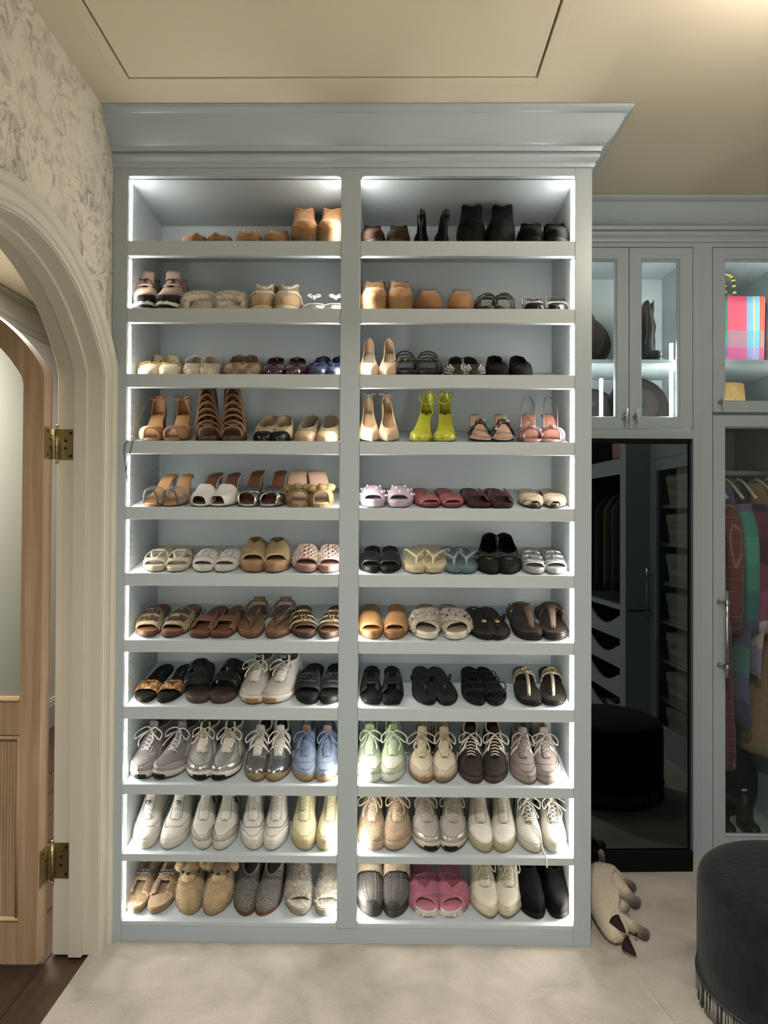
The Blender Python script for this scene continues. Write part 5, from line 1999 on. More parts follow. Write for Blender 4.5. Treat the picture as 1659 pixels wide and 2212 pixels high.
def two_strap(s, **k):
    footbed(s, mat('#4a3828', .7), mat('#3e2f25', .7, bump=('noise', 60, .2), var=('#241a15', 25, .6)), .022, bulge=.001)
    m_ = mat('#1b1b1c', .5, bump=('noise', 120, .12))
    for i, (a, b) in enumerate(((.16, .34), (.44, .62))):
        B = s.band('strap', m_, a, b, curve([(0, .04), (.3, .05), (.6, .062)]), th=.004)
        u0 = .22 if s.S > 0 else .78
        u0 = .2
        f = lambda p, q, h, B=B, u0=u0: B(u0 + p, .5 + q, h)
        buckle(s, f, (0, 0), (.085, .42), mat('#6d6f72', .3, 1.), rad=.0016)
        s.build(MB().prism([(-.14, -.36), (.16, -.36), (.16, .36), (-.14, .36)], lambda p, q, h: f(p, q, .0012 + h), .0016), 'strap_end', m_, smooth=False)


P(8, 'l', two_strap, {}, 'buckle_sandal', 'sandal', 'black two-strap buckle sandal with brown footbed', (-0.6245, -6.6), (-0.5477, 3.5), W=.088, toe='wide')


def on_deco(s, U_):
    pass


P(8, 'l', sneaker, dict(body='#a9a49a', sole='#c2bdb2', sole2='#b4ada0', toecap='#9c6a34', lace='#d6d2c8', lining='#c6c2b8', insole='#8d8880', tongue='#bdb8ae', tabc='#15151a', chunky=True, eye='#c4c0b6', heel='#c0bcb2', th=.022, hscale=.84), 'running_shoe', 'sneaker', 'light grey running shoe with gum toe and black tongue label', (-0.4569, 6.4), (-0.3779, 8.8), W=.094, L=.245,
  post=lambda s, U_: s.build(text_map('QC', lambda x, y: (s.S * x * .013 + .0, s.L * .565 + y * .005 - .007, s.zt(.58) + .081 + y * .010), .02), 'lettering', mat('#d8d8d4', .6), smooth=False))
BLK_R = mat('#1a1b1c', .5)
P(8, 'l', slide, dict(sole='#151515', bed='#171717', band='#1c1c1d', th=.018, tf=.18, tr=.56, H=.050, bandth=.005, deco=d_gg(mat('#2a2a2b', .4), (.11, .24), chev=mat('#252526', .45))), 'slide_sandal', 'sandal', 'black rubber slide with a raised chevron pattern', (-0.2752, 2.0), (-0.1922, 0.2), W=.088)


def h_black(s, B):
    f = surf(s, B)
    mb = MB()
    for off in (0, .05):
        for q in (-1, 1):
            mb.tube([f(q * x, y, .001) for x, y in ((.10 + off, -.46), (.10 + off, -.12), (.10 + off, .12), (.10 + off, .46))], .0012, 4)
    s.build(mb, 'stitched_edges', mat('#2c2c2d', .4))


P(8, 'r', slide, dict(sole='#0f0f0f', bed='#101010', band='#161617', th=.010, tf=.20, tr=.58, H=.044, hole=h_hole(.22, .30), nu=30, nk=12, rough=.35, deco=h_black), 'slide_sandal', 'sandal', 'black leather slide with a stitched H-shaped band', (-0.0645, -0.5), (0.0060, -0.9), W=.074, toe='square')


def cuff_ring(s, paths, top):
    s.build(MB().lathe([(.0052, -.004), (.0056, 0), (.0052, .004)], (top[0], top[1], top[2] - .001), 10), 'silver_ring', SILV)


P(8, 'r', thong, dict(sole='#0f0f0f', bed='#111', strap='#161616', th=.010, post=.24, end=.62, r=.0045, deco=cuff_ring), 'thong_sandal', 'sandal', 'black thong sandal with a small silver ring', (0.1126, -2.1), (0.1925, -9.4), W=.08)


def black_strappy(s, **k):
    footbed(s, mat('#0f0f0f', .6), mat('#101010', .85), .010)
    m_ = mat('#131313', .5)
    s.band('toe_strap', m_, .14, .19, .028, th=.003)
    l, r = s.w(.5)
    if s.i == 0:
        strap_loop(s, m_, [(-l * .9, s.L * .62, .014), (-l * .5, s.L * .5, .026), (.0, s.L * .34, .024), (r * .8, s.L * .28, .02), (r * .9, s.L * .45, .022), (r * .4, s.L * .66, .026), (-l * .4, s.L * .68, .022)], .0028, 'loose_strap', flat=.7)
    for t in (.40, .56, .70):
        l, r = s.w(t)
        q = 1 if s.i == 0 else -1
        strap_loop(s, m_, [(-q * l, s.L * t, .012), (-q * l * .4, s.L * t, .03), (q * r * .6, s.L * (t + .03), .026), (q * r * 1.25, s.L * (t + .04), .022), (q * r * 1.3, s.L * (t - .03), .012), (q * r * 1.0, s.L * (t - .05), .008)], .0026, 'cross_strap', flat=.7)


P(8, 'r', black_strappy, {}, 'strappy_sandal', 'sandal', 'flat black sandal with thin loose cord straps', (0.2717, 0.6), (0.3485, -6.8), W=.078)


def gold_thong(s, **k):
    footbed(s, mat('#141212', .6), mat('#171513', .7, bump=('noise', 50, .3), var=('#2a2520', 25, .5)), .012)
    gm = mat('#b9ad90', .4, .7, bump=('voro', 220, .5))
    B = s.band('gold_band', gm, .50, .64, .042, th=.003)
    c = s.cx(.2)
    y0 = s.L * .18
    top = Vector(B(.5, .2, .002))
    s.tube('toe_strap', gm, smooth_path([(c, y0, s.zt(.18)), (c, y0 + .012, s.zt(.18) + .022), (c * .5, s.L * .36, s.zt(.3) + .040), top], 5), .0062, 6, flat=.35)
    f = lambda a, b, h: tuple(top + Vector((s.S * a, b * .55 - h * .3, b * .35 + .005 + h)))
    mb = MB()
    for q in (-1, 1):
        g0 = 0 if q > 0 else PI
        mb.tube([f(q * .005 + .0105 * math.cos(g0 + .5 + 5.6 * i / 18), .0125 * math.sin(g0 + .5 + 5.6 * i / 18), 0) for i in range(19)], .0017, 6)
        mb.tube([f(q * .0155, -.001, 0), f(q * .009, -.001, 0)], .0017, 5)
    s.build(mb, 'interlocked_g_emblem', mat('#c2a868', .22, 1.))


P(8, 'r', gold_thong, {}, 'thong_sandal', 'sandal', 'black thong sandal with gold bands and interlocked letters', (0.4454, 3.6), (0.5252, 5.6), W=.086, toe='wide')

# ------------------------------------------------------------------ ninth shelf
GREYR = dict(body='#6f6a69', toe='#8d8683', eye='#9a9492', heel='#8a8482', sole='#b9b3ab', sole2='#4a4744', toecap='#151414', lace='#b0aaa8', lining='#7d7877', insole='#5a5656', tongue='#5f5b5a', chunky=True, sidep='#8f8987', boxm=mat('#6f6a69', .85, bump=('voro', 600, .6)), box='#6f6a69', th=.026)
P(9, 'l', sneaker, GREYR, 'running_shoe', 'sneaker', 'grey suede and mesh running shoe with black toe tip', (-0.8148, 7.3), (-0.7318, 11.8), W=.092, L=.26)
SILMESH = mat('#a9a9a6', .3, .7, bump=('weave', 260, .5))
P(9, 'l', sneaker, dict(body='#a5a5a2', bm=SILMESH, toe='#b4b3ae', toem=mat('#b6b6b2', .25, .7), eye='#c0bfba', heel='#9a9a96', sole='#cfccc2', sole2='#1a1918', toecap='#141313', lace='#d9d2be', lining='#bdb8a8', insole='#2a2725', tongue='#c2b8a2', tabc='#1c1a18', chunky=True, sidep='#b9b8b2', th=.026), 'running_shoe', 'sneaker', 'silver mesh running shoe with cream laces and black toe tip', (-0.6231, 0.8), (-0.5385, -0.6), W=.094, L=.26)
MIR = mat('#b9bab8', .16, .95, bump=('noise', 45, .5))
P(9, 'l', sneaker, dict(body='#b5b6b4', bm=MIR, stripe=(3, '#dedcd6', .40), eye='#cfcec8', heel='#b5b6b4', sole='#8f744c', sole2='#7d6038', lace='#ddd8ca', lining='#cfc8b6', insole='#a89c7c', tongue='#b8b6ae', th=.018), 'low_sneaker', 'sneaker', 'shiny silver sneaker with white stripes and gum sole', (-0.4399, 1.2), (-0.3633, -3.9), W=.082, L=.255)
P(9, 'l', sneaker, dict(body='#6f7f98', toe='#7d869c', eye='#7585a0', stripe=(3, '#8295b0', .40), heel='#66758e', sole='#96784e', sole2='#8a6a40', lace='#56688a', lining='#4a5468', insole='#2c3446', tongue='#5a6a84', tabc='#6e3f20', th=.018, seam='#5d6c84', bowl=True), 'low_sneaker', 'sneaker', 'dusty blue suede sneaker with gum sole', (-0.2802, -1.0), (-0.2028, -4.3), W=.084, L=.255)
P(9, 'r', sneaker, dict(body='#a9bb98', box='#c4c4b4', toe='#a2b494', eye='#a8bb98', heel='#a2b494', sole='#cdccc0', sole2='#b4b8a8', lace='#b9cba8', lining='#b4c0a4', insole='#8e9c82', tongue='#b4c0a4', tabc='#6e7f38', th=.024, toebump=('noise', 400, .15)), 'court_sneaker', 'sneaker', 'mint green court sneaker with a white toe box', (-0.0677, -0.5), (0.0070, -0.0), W=.086, L=.255)
SAMBA = dict(box='#c9bda4', toe='#b9a589', eye='#b9a589', stripe=(3, '#3b2a20', .40), heel='#3b2a20', sole='#8d6f50', sole2='#7a5a40', lace='#c9bca2', lining='#8d7050', insole='#8a6a48', tongue='#c0b090', th=.018)
P(9, 'r', sneaker, dict(body='#c6b998', **SAMBA), 'low_sneaker', 'sneaker', 'cream sneaker with dark brown side stripes', (0.0968, 4.4), (0.1772, 0.3), W=.084, L=.255)
P(9, 'r', sneaker, dict(body='#2b1f1a', box='#2a1e19', toe='#2a1f1a', eye='#241915', stripe=(3, '#d8d2c4', .40), heel='#2a1f1a', sole='#4a3424', sole2='#3a281c', lace='#dcd6c4', lining='#c9bb92', insole='#b8aa80', tongue='#201713', th=.018, cross=False, nl=6), 'low_sneaker', 'sneaker', 'dark brown sneaker with white stripes and laces', (0.2579, 4.9), (0.3372, 3.8), W=.084, L=.255)
P(9, 'r', sneaker, dict(body='#7d716c', toe='#857974', eye='#7a6e69', stripe=(3, '#cfc8c0', .40), heel='#756a66', sole='#8f8070', sole2='#7d6c5c', lace='#8d827c', lining='#6a605c', insole='#4a4340', tongue='#70655f', th=.018, seam='#6a5f5a'), 'low_sneaker', 'sneaker', 'taupe suede sneaker with pale side stripes', (0.4276, 5.6), (0.5110, 0.3), W=.086, L=.255)


# ------------------------------------------------------------------ tenth shelf
def perf(s, U_):
    mb = MB()
    for i in range(9):
        sd = -1 if i < 4.5 else 1
        mb.ball(U_(.13 + .012 * abs(i - 4), sd, .95 - abs(abs(i - 4) * .09) + (.0), .0004), .0012, 4)
    s.build(mb, 'toe_perforations', GAP)


def perf_gem(s, U_):
    perf(s, U_)
    c = Vector(U_(.44, 1, 1)) + Vector((-.012, -.004, .014))
    s.build(MB().ball(c, .009, 8, (1.2, .8, .7)), 'lace_jewel', mat('#8d8f8e', .25, .9))


def star(c_):
    def d(s, U_):
        for sd in ((1,) if s.S < 0 else (-1,)):
            sd = -1
            for sd in (-1, 1):
                pts = []
                for i in range(10):
                    r_ = (.055 if i % 2 == 0 else .024)
                    a = PI / 2 + i * PI / 5
                    pts.append((r_ * math.cos(a), r_ * math.sin(a)))
                s.build(MB().prism(pts, lambda a, b, h: U_(.56 + a * .9, sd, .52 + b * 4.0, .0018 + h), .0012), 'star_patch', mat(c_, .6), smooth=False)
    return d


WH = dict(body='#cfccc2', sole='#c9c5ba', sole2='#b9b4a8', lace='#d6d3ca', lining='#c9c5ba', insole='#bdb9ae', th=.026, eye='#d0cdc4', bowl=False)
P(10, 'l', sneaker, dict(deco=perf_gem, seam='#aaa69b', **WH), 'low_sneaker', 'sneaker', 'plain white leather sneaker with toe perforations and a lace jewel', (-0.7963, -2.2), (-0.6997, -3.3), W=.086, L=.26)
P(10, 'l', sneaker, dict(toe='#a29a8c', box='#c9c5bb', deco=star('#23211f'), cross=False, nl=6, **WH), 'low_sneaker', 'sneaker', 'white sneaker with grey suede toe and dark star', (-0.6095, -3.2), (-0.5337, -5.7), W=.078, L=.26)
P(10, 'l', sneaker, dict(toe='#d2cfc4', seam='#5c594f', **{**WH, 'bowl': False}), 'low_sneaker', 'sneaker', 'white leather sneaker with dark outlined toe seam', (-0.4458, -3.5), (-0.3690, -4.6), W=.08, L=.26)
P(10, 'l', sneaker, dict(body='#cfc596', box='#d3c99c', toe='#c3b88a', eye='#cdc394', sole='#b3a37c', sole2='#a08e66', lace='#d6cda4', lining='#c4ba92', insole='#b6ac86', th=.026, bowl=False, heel='#c6bc90'), 'low_sneaker', 'sneaker', 'pale yellow leather sneaker with tan sole edge', (-0.2818, -0.7), (-0.1982, 0.0), W=.084, L=.26)
KNIT = mat('#c3a888', .9, bump=('voro', 330, .8), var=('#a98c6c', 200, .3))
P(10, 'r', sneaker, dict(body='#c3a888', bm=KNIT, sole='#b29a7c', sole2='#a08666', lace='#d3bfa4', lining='#b79c7c', insole='#a88c6c', tongue='#bfa484', chunky=True, th=.026, eye='#bfa484'), 'running_shoe', 'sneaker', 'peach beige knit running shoe', (-0.0627, 2.1), (0.0229, 0.4), W=.092, L=.26)


def swoosh(s, U_):
    for sd in (-1, 1):
        pts = [(.42, .28), (.40, .40), (.43, .40), (.50, .40), (.72, .70), (.52, .30), (.46, .24)]
        s.build(MB().prism([(a, b) for a, b in pts], lambda a, b, h: U_(a, sd, b, .002 + h), .001), 'curved_tick_emblem', mat('#3a3835', .5), smooth=False)


P(10, 'r', sneaker, dict(body='#a9a298', toe='#b9b1a4', toem=mat('#b3ada2', .35, .5), eye='#b9b2a6', heel='#a8a196', sole='#c2bba8', sole2='#2a2622', toecap='#1c1614', lace='#b8ac98', lining='#a39a8c', insole='#8d8478', tongue='#a09486', chunky=True, sidep='#b0a99c', deco=swoosh, th=.026), 'running_shoe', 'sneaker', 'pale silver-beige running shoe with black toe tip', (0.1182, 1.0), (0.2049, 0.6), W=.092, L=.26)
P(10, 'r', sneaker, dict(body='#c3bba8', box='#d6d3c8', sole='#aaa27c', sole2='#98906a', lace='#c9c0ac', lining='#b8b09e', insole='#aca492', tongue='#bab29f', eye='#c4bcaa', th=.026, cross=False, nl=6, bowl=False), 'low_sneaker', 'sneaker', 'off-white leather sneaker with clean white toe', (0.2920, 3.2), (0.3682, 2.1), W=.082, L=.26)


def loose(s, U_):
    star('#2b2624')(s, U_)
    if s.i == 0:
        c = Vector(U_(.38, 1, 1, .006))
        s.tube('untied_lace', mat('#cfcabc', .8), smooth_path([c, Vector(U_(.25, 1, .9, .006)), Vector(U_(.1, 1, .7, .007)), (.034, .0, .020), (.037, -.016, .0165), (.040, -.032, .0145), (.041, -.0405, .008), (.043, -.046, -.012)], 6), .0024, 6)


P(10, 'r', sneaker, dict(body='#cdc8ba', box='#d3cfc2', sole='#c0baa8', sole2='#a39c88', lace='#d8d5ca', lining='#6a625c', insole='#5a534e', tongue='#6a625c', eye='#cdc8ba', th=.024, heel='#5a524e', deco=loose, bowl=True), 'low_sneaker', 'sneaker', 'scuffed white sneaker with a dark star', (0.4498, 2.8), (0.5356, -0.6), W=.08, L=.26)


# ------------------------------------------------------------------ bottom shelf
TANF = mat('#a8875e', .95, bump=('noise', 160, .7), sheen=.5, var=('#8d6f4a', 40, .4))


def fuzzy_h(s, B):
    furry(B.obj, 1800, .0045)
    f = surf(s, B)
    for i in range(7):
        pts = [f(-.12 + .04 * i + .026 * math.cos(a), .0 + .055 * math.sin(a), .009) for a in [k * PI / 4 for k in range(8)]]
        s.build(MB().tube(pts, .0016, 5, closed=True), 'chain_link', SILV)


P(11, 'l', slide, dict(sole='#8a6c48', bed='#a8875e', bm=TANF, bedm=TANF, th=.018, tf=.22, tr=.70, H=.050, bandth=.010, hole=h_hole(.16, .36), nu=30, nk=14, fuzz=(.01, .006), deco=fuzzy_h), 'fuzzy_slide', 'slipper', 'tan fuzzy slide with a silver chain on the band', (-0.8267, 0.7), (-0.7451, -0.7), W=.082)
TED = mat('#bc9f6c', .95, bump=('noise', 180, .7), sheen=.5, var=('#a3875a', 50, .3))


def teddy(s, U_):
    furry(U_.obj, 3600, .0055)
    k = dict(fuzz=(.008, .005))
    c = Vector(U_(.30, 1, 1, .004))
    s.build(MB().ball(c + Vector((-.002, 0, .004)), .021, 12, (1.1, .9, .8)), 'muzzle', TED, **k)
    s.build(MB().ball(c + Vector((-.002, -.006, .022)), .0055, 8, (1.3, .8, .8)), 'nose', mat('#2a1e18', .4))
    for sd in (-1, 1):
        s.build(MB().ball(U_(.40, sd, .74, .002), .0048, 8), 'eye', mat('#1c1310', .2))
        e = Vector(U_(.50, sd, .50, .008))
        s.build(MB().ball(e, .020, 10, (.9, .55, 1.0)), 'ear', TED, **k)
        e2 = e + Vector((sd * .003, -.009, 0))
        s.build(MB().ball(e2, .012, 8, (.8, .4, .9)), 'inner_ear', mat('#c9b48c', .9))


P(11, 'l', slipper, dict(um=TED, sole='#9a7d52', Ht=.058, Hc=.080, to=.58, th=.014, cuff='#bc9f6c', deco=teddy, fuzz=(.008, .003)), 'animal_slipper', 'slipper', 'golden plush slipper with an animal face and ears', (-0.6528, -3.2), (-0.5583, -3.0), W=.092)
P(11, 'l', slipper, dict(um=GREYK, sole='#6b3220', ins='#8d8a80', Ht=.048, Hc=.062, to=.42, th=.010, cuff='#7d796f', cuffr=.003, cuff_fuzz=None), 'knit_slipper', 'slipper', 'speckled grey knit slipper with a rust red sole', (-0.4730, 2.6), (-0.3976, 1.0), W=.084)
P(11, 'l', slide, dict(sole='#8d8674', bed='#a39a86', bm=SHEAR_M, bedm=SHEAR_M, th=.020, tf=.15, tr=.74, H=.062, bandth=.010, nu=40, nk=18, fuzz=(.007, .007), deco=lambda s, B: furry(B.obj, 3000, .006, lie=1.2)), 'shearling_slide', 'slipper', 'grey curly shearling slide', (-0.2946, -3.3), (-0.1977, -2.2), W=.092)
WAF = mat('#403d3c', .95)


def waffle(s, U_):
    mb = MB()
    for sd in (-1, 1):
        mb.grid([[U_(.03 + .36 * i / 70, sd, .22 + .78 * j / 40, .0012 + .0034 * (abs(math.sin(PI * 14 * i / 70)) * abs(math.sin(PI * 5.5 * j / 40))) ** .6) for j in range(41)] for i in range(71)])
    s.build(mb, 'waffle_knit', mat('#5e5a57', .95))
    P_ = [[U_(t, sd, v, .006 + .006 * math.sin(PI * (t - .40) / .35)) for sd, v in [(-1, v) for v in (0.1, .3, .5, .7, .85, 1)] + [(1, v) for v in (1, .85, .7, .5, .3, .1)]] for t in [.40 + .34 * i / 10 for i in range(11)]]
    furry(s.build(MB().grid(P_), 'fleece_cuff', mat('#d3bb9b', .95, bump=('noise', 200, .8), sheen=.5), fuzz=(.008, .006)), 2600, .007)


P(11, 'r', slipper, dict(um=WAF, sole='#3c3836', Ht=.054, Hc=.082, to=.62, th=.020, cuff='#cdb493', deco=waffle), 'knit_slipper', 'slipper', 'charcoal waffle-knit slipper with cream fleece cuff', (-0.0635, -1.4), (0.0231, -1.8), W=.09)
PINK = mat('#c25f7c', .95, bump=('noise', 200, .6), sheen=.6)


def pink_plaque(s, B1, B2):
    furry(B1.obj, 2200, .005)
    furry(B2.obj, 2200, .005)
    f = lambda a, b, h: B2(.5 + s.S * a, .5 + b, .010 + h)
    s.build(MB().prism([(-.12, .26), (.12, .26), (0, -.26)], f, .003), 'triangle_plaque', mat('#8a3a52', .3, coat=.4), smooth=False)


P(11, 'r', cross_slide, dict(sole='#cfc6c0', bed='#c25f7c', band='#c25f7c', th=.018, bm=PINK, bedm=PINK, lug='#d6cfc8', bandth=.008, fuzz=(.008, .003), deco=pink_plaque, nu=30, nk=12, H=curve([(0, .014), (.15, .022), (.3, .033), (.55, .048)])), 'crossband_slide', 'slipper', 'pink fluffy crossband slide with triangle badge and lugged sole', (0.1135, 0.0), (0.2027, 0.5), W=.094)
P(11, 'r', sneaker, dict(body='#cbc4ac', box='#cfc8b2', sole='#c3bb9f', sole2='#8d8468', lace='#d3ccb4', lining='#bdb59c', insole='#aca48c', tongue='#c3bba2', chunky=True, eye='#cdc6b0', seam=None, th=.030), 'running_shoe', 'sneaker', 'dingy cream chunky running shoe', (0.3096, 1.5), (0.3831, 4.1), W=.094, L=.26, toe='almond')
P(11, 'r', slipper, dict(up='#0d0c0c', sole='#0b0b0b', ins='#1c1b1b', Ht=.056, Hc=.075, to=.46, th=.018, cuff='#0d0c0c', cuffr=.005, cuff_fuzz=None), 'slipper', 'slipper', 'plain black suede slipper on the bottom shelf', (0.4586, 0.1), (0.5515, -2.6), W=.088)


SAT, VAL = .9, 1.0
# ------------------------------------------------------------------ thin glass
def thin_glass(name, tint='#ffffff', refl=1.5):
    m = bpy.data.materials.new(name)
    m.use_nodes = True
    nt = m.node_tree
    N, L = nt.nodes, nt.links
    for n in list(N):
        if n.type == 'BSDF_PRINCIPLED':
            N.remove(n)
    out = [n for n in N if n.type == 'OUTPUT_MATERIAL'][0]
    t = N.new('ShaderNodeBsdfTransparent')
    t.inputs[0].default_value = lin(tint)
    g = N.new('ShaderNodeBsdfGlossy')
    g.inputs['Roughness'].default_value = 0.0
    fr = N.new('ShaderNodeFresnel')
    ge = N.new('ShaderNodeNewGeometry')          # same reflectance on both faces of the pane
    io = N.new('ShaderNodeMapRange')
    io.inputs['To Min'].default_value = refl
    io.inputs['To Max'].default_value = 1 / refl
    L.new(ge.outputs['Backfacing'], io.inputs['Value'])
    L.new(io.outputs[0], fr.inputs['IOR'])
    mx = N.new('ShaderNodeMixShader')
    L.new(fr.outputs[0], mx.inputs[0])
    L.new(t.outputs[0], mx.inputs[1])
    L.new(g.outputs[0], mx.inputs[2])
    L.new(mx.outputs[0], out.inputs['Surface'])
    return m


GLASS = thin_glass('clear_glass', '#f4f8f6', 1.45)


# ------------------------------------------------------------------ open wooden door in the hall
def maple_mat():
    m = mat('#b08d62', rough=.5, name='pale_maple')
    nt = m.node_tree
    N, L = nt.nodes, nt.links
    b = N['Principled BSDF']
    tc = N.new('ShaderNodeTexCoord')
    mp = N.new('ShaderNodeMapping')
    mp.inputs['Scale'].default_value = (14, 14, .9)
    n = N.new('ShaderNodeTexNoise')
    n.inputs['Scale'].default_value = 2.5
    n.inputs['Detail'].default_value = 7
    n.inputs['Distortion'].default_value = .8
    r = N.new('ShaderNodeValToRGB')
    r.color_ramp.elements[0].position = .3
    r.color_ramp.elements[1].position = .75
    r.color_ramp.elements[0].color = lin('#94785a')
    r.color_ramp.elements[1].color = lin('#b2967a')
    L.new(tc.outputs['Object'], mp.inputs[0])
    L.new(mp.outputs[0], n.inputs['Vector'])
    L.new(n.outputs['Fac'], r.inputs['Fac'])
    L.new(r.outputs['Color'], b.inputs['Base Color'])
    return m


MAPLE = maple_mat()
BRASS = mat('#a3946a', .38, 1., bump=('noise', 300, .05), name='aged_brass')
door = struct(empty('door_1', (-1.04, -.085, -.012)), 'pale wooden arched door standing open into the hall, glazed above a reeded panel')
DX, DF, DB = -.445, -.055, 0.0      # centre of the leaf, front and back faces (local)
GA, GZ = .383, .80


def dbuild(mb, name, m, parent=None, **k):
    return mb.build(name, m, parent or door, **k)


def arch_z(a, top, z0):
    h = arch_half(a, top)
    h[0] = (a, z0)
    h[1] = (a, z0 + (h[2][1] - z0) * .5)
    return [(DX + u, z) for u, z in h] + [(DX - u, z) for u, z in h[::-1][1:]]


oo, ii = arch_z(.445, 2.045, GZ), arch_z(GA, 2.045 - .062, GZ)
P_ = [[(x, y, z) for x, z in ol] for ol, y in ((oo, DF), (ii, DF), (ii, DB), (oo, DB))]
mb = MB().grid(P_, cu=True)
dbuild(mb, 'arched_frame', MAPLE, sharp=40)
for x0, x1 in ((DX - .445, DX - GA), (DX + GA, DX + .445)):
    dbuild(MB().box(x0, x1, DF, DB, .024, GZ), 'stile', MAPLE, smooth=False, bevel=.001)
dbuild(MB().box(DX - GA, DX + GA, DF, DB, .70, GZ), 'lock_rail', MAPLE, smooth=False)
dbuild(MB().box(DX - GA, DX + GA, DF, DB, .024, .145), 'bottom_rail', MAPLE, smooth=False)
nre = 84
P_ = []
for i in range(nre * 6 + 1):
    x = DX + GA - 2 * GA * i / (nre * 6)
    d_ = .0035 * abs(math.sin(PI * i / 6))
    P_.append([(x, DF + .016 - d_, .15), (x, DF + .016 - d_, .695)])
dbuild(MB().grid(P_), 'reeded_panel', MAPLE)
LMAP = mat('#c9ab7c', .5, name='light_bead_wood')
dbuild(MB().tube([(DX - GA, DF - .002, GZ + .008), (DX + GA, DF - .002, GZ + .008)], .008, 8), 'glazing_bead', LMAP)
mb = MB()
mb.tube([(DX + GA - .004, DF + .006, .15), (DX + GA - .004, DF + .006, .69)], .006, 8)
dbuild(mb, 'panel_bead', MAPLE)
dbuild(MB().tube([(DX - GA, DF + .006, .690), (DX + GA, DF + .006, .690)], .006, 8), 'panel_bead', MAPLE)
dbuild(MB().tube([(DX - GA, DF + .006, .155), (DX + GA, DF + .006, .155)], .007, 8), 'panel_bead', LMAP)
g_ = arch_z(GA + .004, 2.045 - .058, GZ)
mb = MB()
n = len(g_)
mb.v = [(x, -.030, z) for x, z in g_] + [(x, -.026, z) for x, z in g_]
mb.f = [tuple(range(n)), tuple(range(2 * n - 1, n - 1, -1))]
dbuild(mb, 'glass_pane', GLASS, smooth=False)
for z0, z1 in ((1.512, 1.606), (.232, .340)):
    hg = MB().tube([(.012, .004, z0 + .012), (.012, .004, z1 + .012)], .0065, 10)
    h = dbuild(hg, 'hinge', BRASS)
    for k in range(1, 5):
        z = z0 + .012 + (z1 - z0) * k / 5
        dbuild(MB().lathe([(.0064, -.0008), (.0069, -.0008), (.0069, .0008), (.0064, .0008)], (.012, .004, z), 10), 'knuckle', mat('#4a3f28', .6), parent=h)
    for q in (z0 + .004, z1 + .020):
        dbuild(MB().ball((.012, .004, q), .0062, 8, (1, 1, .8)), 'pin_tip', BRASS, parent=h)
    dbuild(MB().box(.0005, .003, -.050, .003, z0 + .012, z1 + .012), 'leaf', BRASS, parent=h, smooth=False)
    dbuild(MB().box(.014, .066, .0128, .0152, z0 + .012, z1 + .012), 'leaf', BRASS, parent=h, smooth=False)
    hole = mat('#3a3020', .5, 1.)
    for k in range(4):
        z = z0 + .012 + (z1 - z0) * (k + .5) / 4
        o_ = .010 if k in (1, 2) else -.008
        dbuild(MB().ball((.003, -.026 + o_ * .9, z), .0048, 7, (.2, 1, 1)), 'screw', hole, parent=h)
        dbuild(MB().ball((.044 - o_ * .9, .0126, z), .0048, 7, (1, .2, 1)), 'screw', hole, parent=h)

# ------------------------------------------------------------------ wall cabinets on the right
FY = .600


def cab_door(parent, x0, x1, z0, z1, gx0, gx1, gz0, gz1, knob=None, y=FY):
    """inset framed glass door: returns it"""
    mb = MB()
    for a, b, c, d_ in ((x0, gx0, z0, z1), (gx1, x1, z0, z1), (gx0, gx1, z0, gz0), (gx0, gx1, gz1, z1)):
        mb.box(a, b, y, y + .022, c, d_)
    dd = mb.build('door', PAINT, parent, smooth=False)
    e = .007
    P_ = [[(x, yy, z) for x, z in ((gx0 + o, gz0 + o), (gx1 - o, gz0 + o), (gx1 - o, gz1 - o), (gx0 + o, gz1 - o))] for o, yy in ((0, y + .0005), (0, y + .004), (e * .6, y + .006), (e, y + .012), (e, y + .022))]
    MB().grid(P_, cv=True).build('glazing_bead', PAINT, dd, smooth=False)
    MB().box(gx0, gx1, y + .013, y + .016, gz0, gz1).build('glass_pane', GLASS, dd, smooth=False)
    if knob:
        kx, kz = knob
        mb = MB().lathe([(0, 0), (.010, 0), (.010, .003), (.005, .006), (.004, .020), (.007, .024), (.0, .030)], n=14)
        mb.v = [(kx + p[0], y - p[2], kz + p[1]) for p in mb.v]
        k = mb.build('knob', CHROME, dd)
        MB().tube([(kx + .003, y - .026, kz - .030), (kx + .003, y - .026, kz + .030)], .0045, 8).build('knob_bar', mat('#d6d6d2', .1, trans=.5, spec=.8), dd)
    return dd


disp = tag(empty('display_cabinet', (.95, FY, 0)), 'blue-grey glazed two-door cabinet holding hats and boots above the mirror alcove', 'cabinet')


def onto(root):
    inv = Vector(root.location)

    def f(mb, name, m=PAINT, **k):
        o = mb.build(name, m, root, **k)
        o.location = -inv
        return o
    return f


D_ = onto(disp)
D_(MB().box(.632, .698, FY, FY + .022, 0, 2.47), 'stile', smooth=False)
D_(MB().box(1.2025, 1.235, FY, FY + .022, 0, 2.47), 'stile', smooth=False)
D_(MB().box(.698, 1.2025, FY, FY + .022, 2.433, 2.47), 'top_rail', smooth=False)
D_(MB().box(.698, 1.2025, FY, FY + .022, 1.664, 1.7), 'bottom_rail', smooth=False)
D_(MB().box(.66, .665, FY + .022, 1.0, 0, 2.5).box(1.23, 1.235, FY + .022, 1.0, 0, 2.5).box(.66, 1.235, 1.0, 1.01, 0, 2.5).box(.66, 1.235, FY + .022, 1.0, 2.44, 2.45).box(.66, 1.235, FY + .022, 1.0, 1.685, 1.70), 'carcass', INNER, smooth=False)
D_(MB().box(.665, 1.23, FY + .05, 1.0, 1.977, 1.992), 'shelf', INNER, smooth=False)
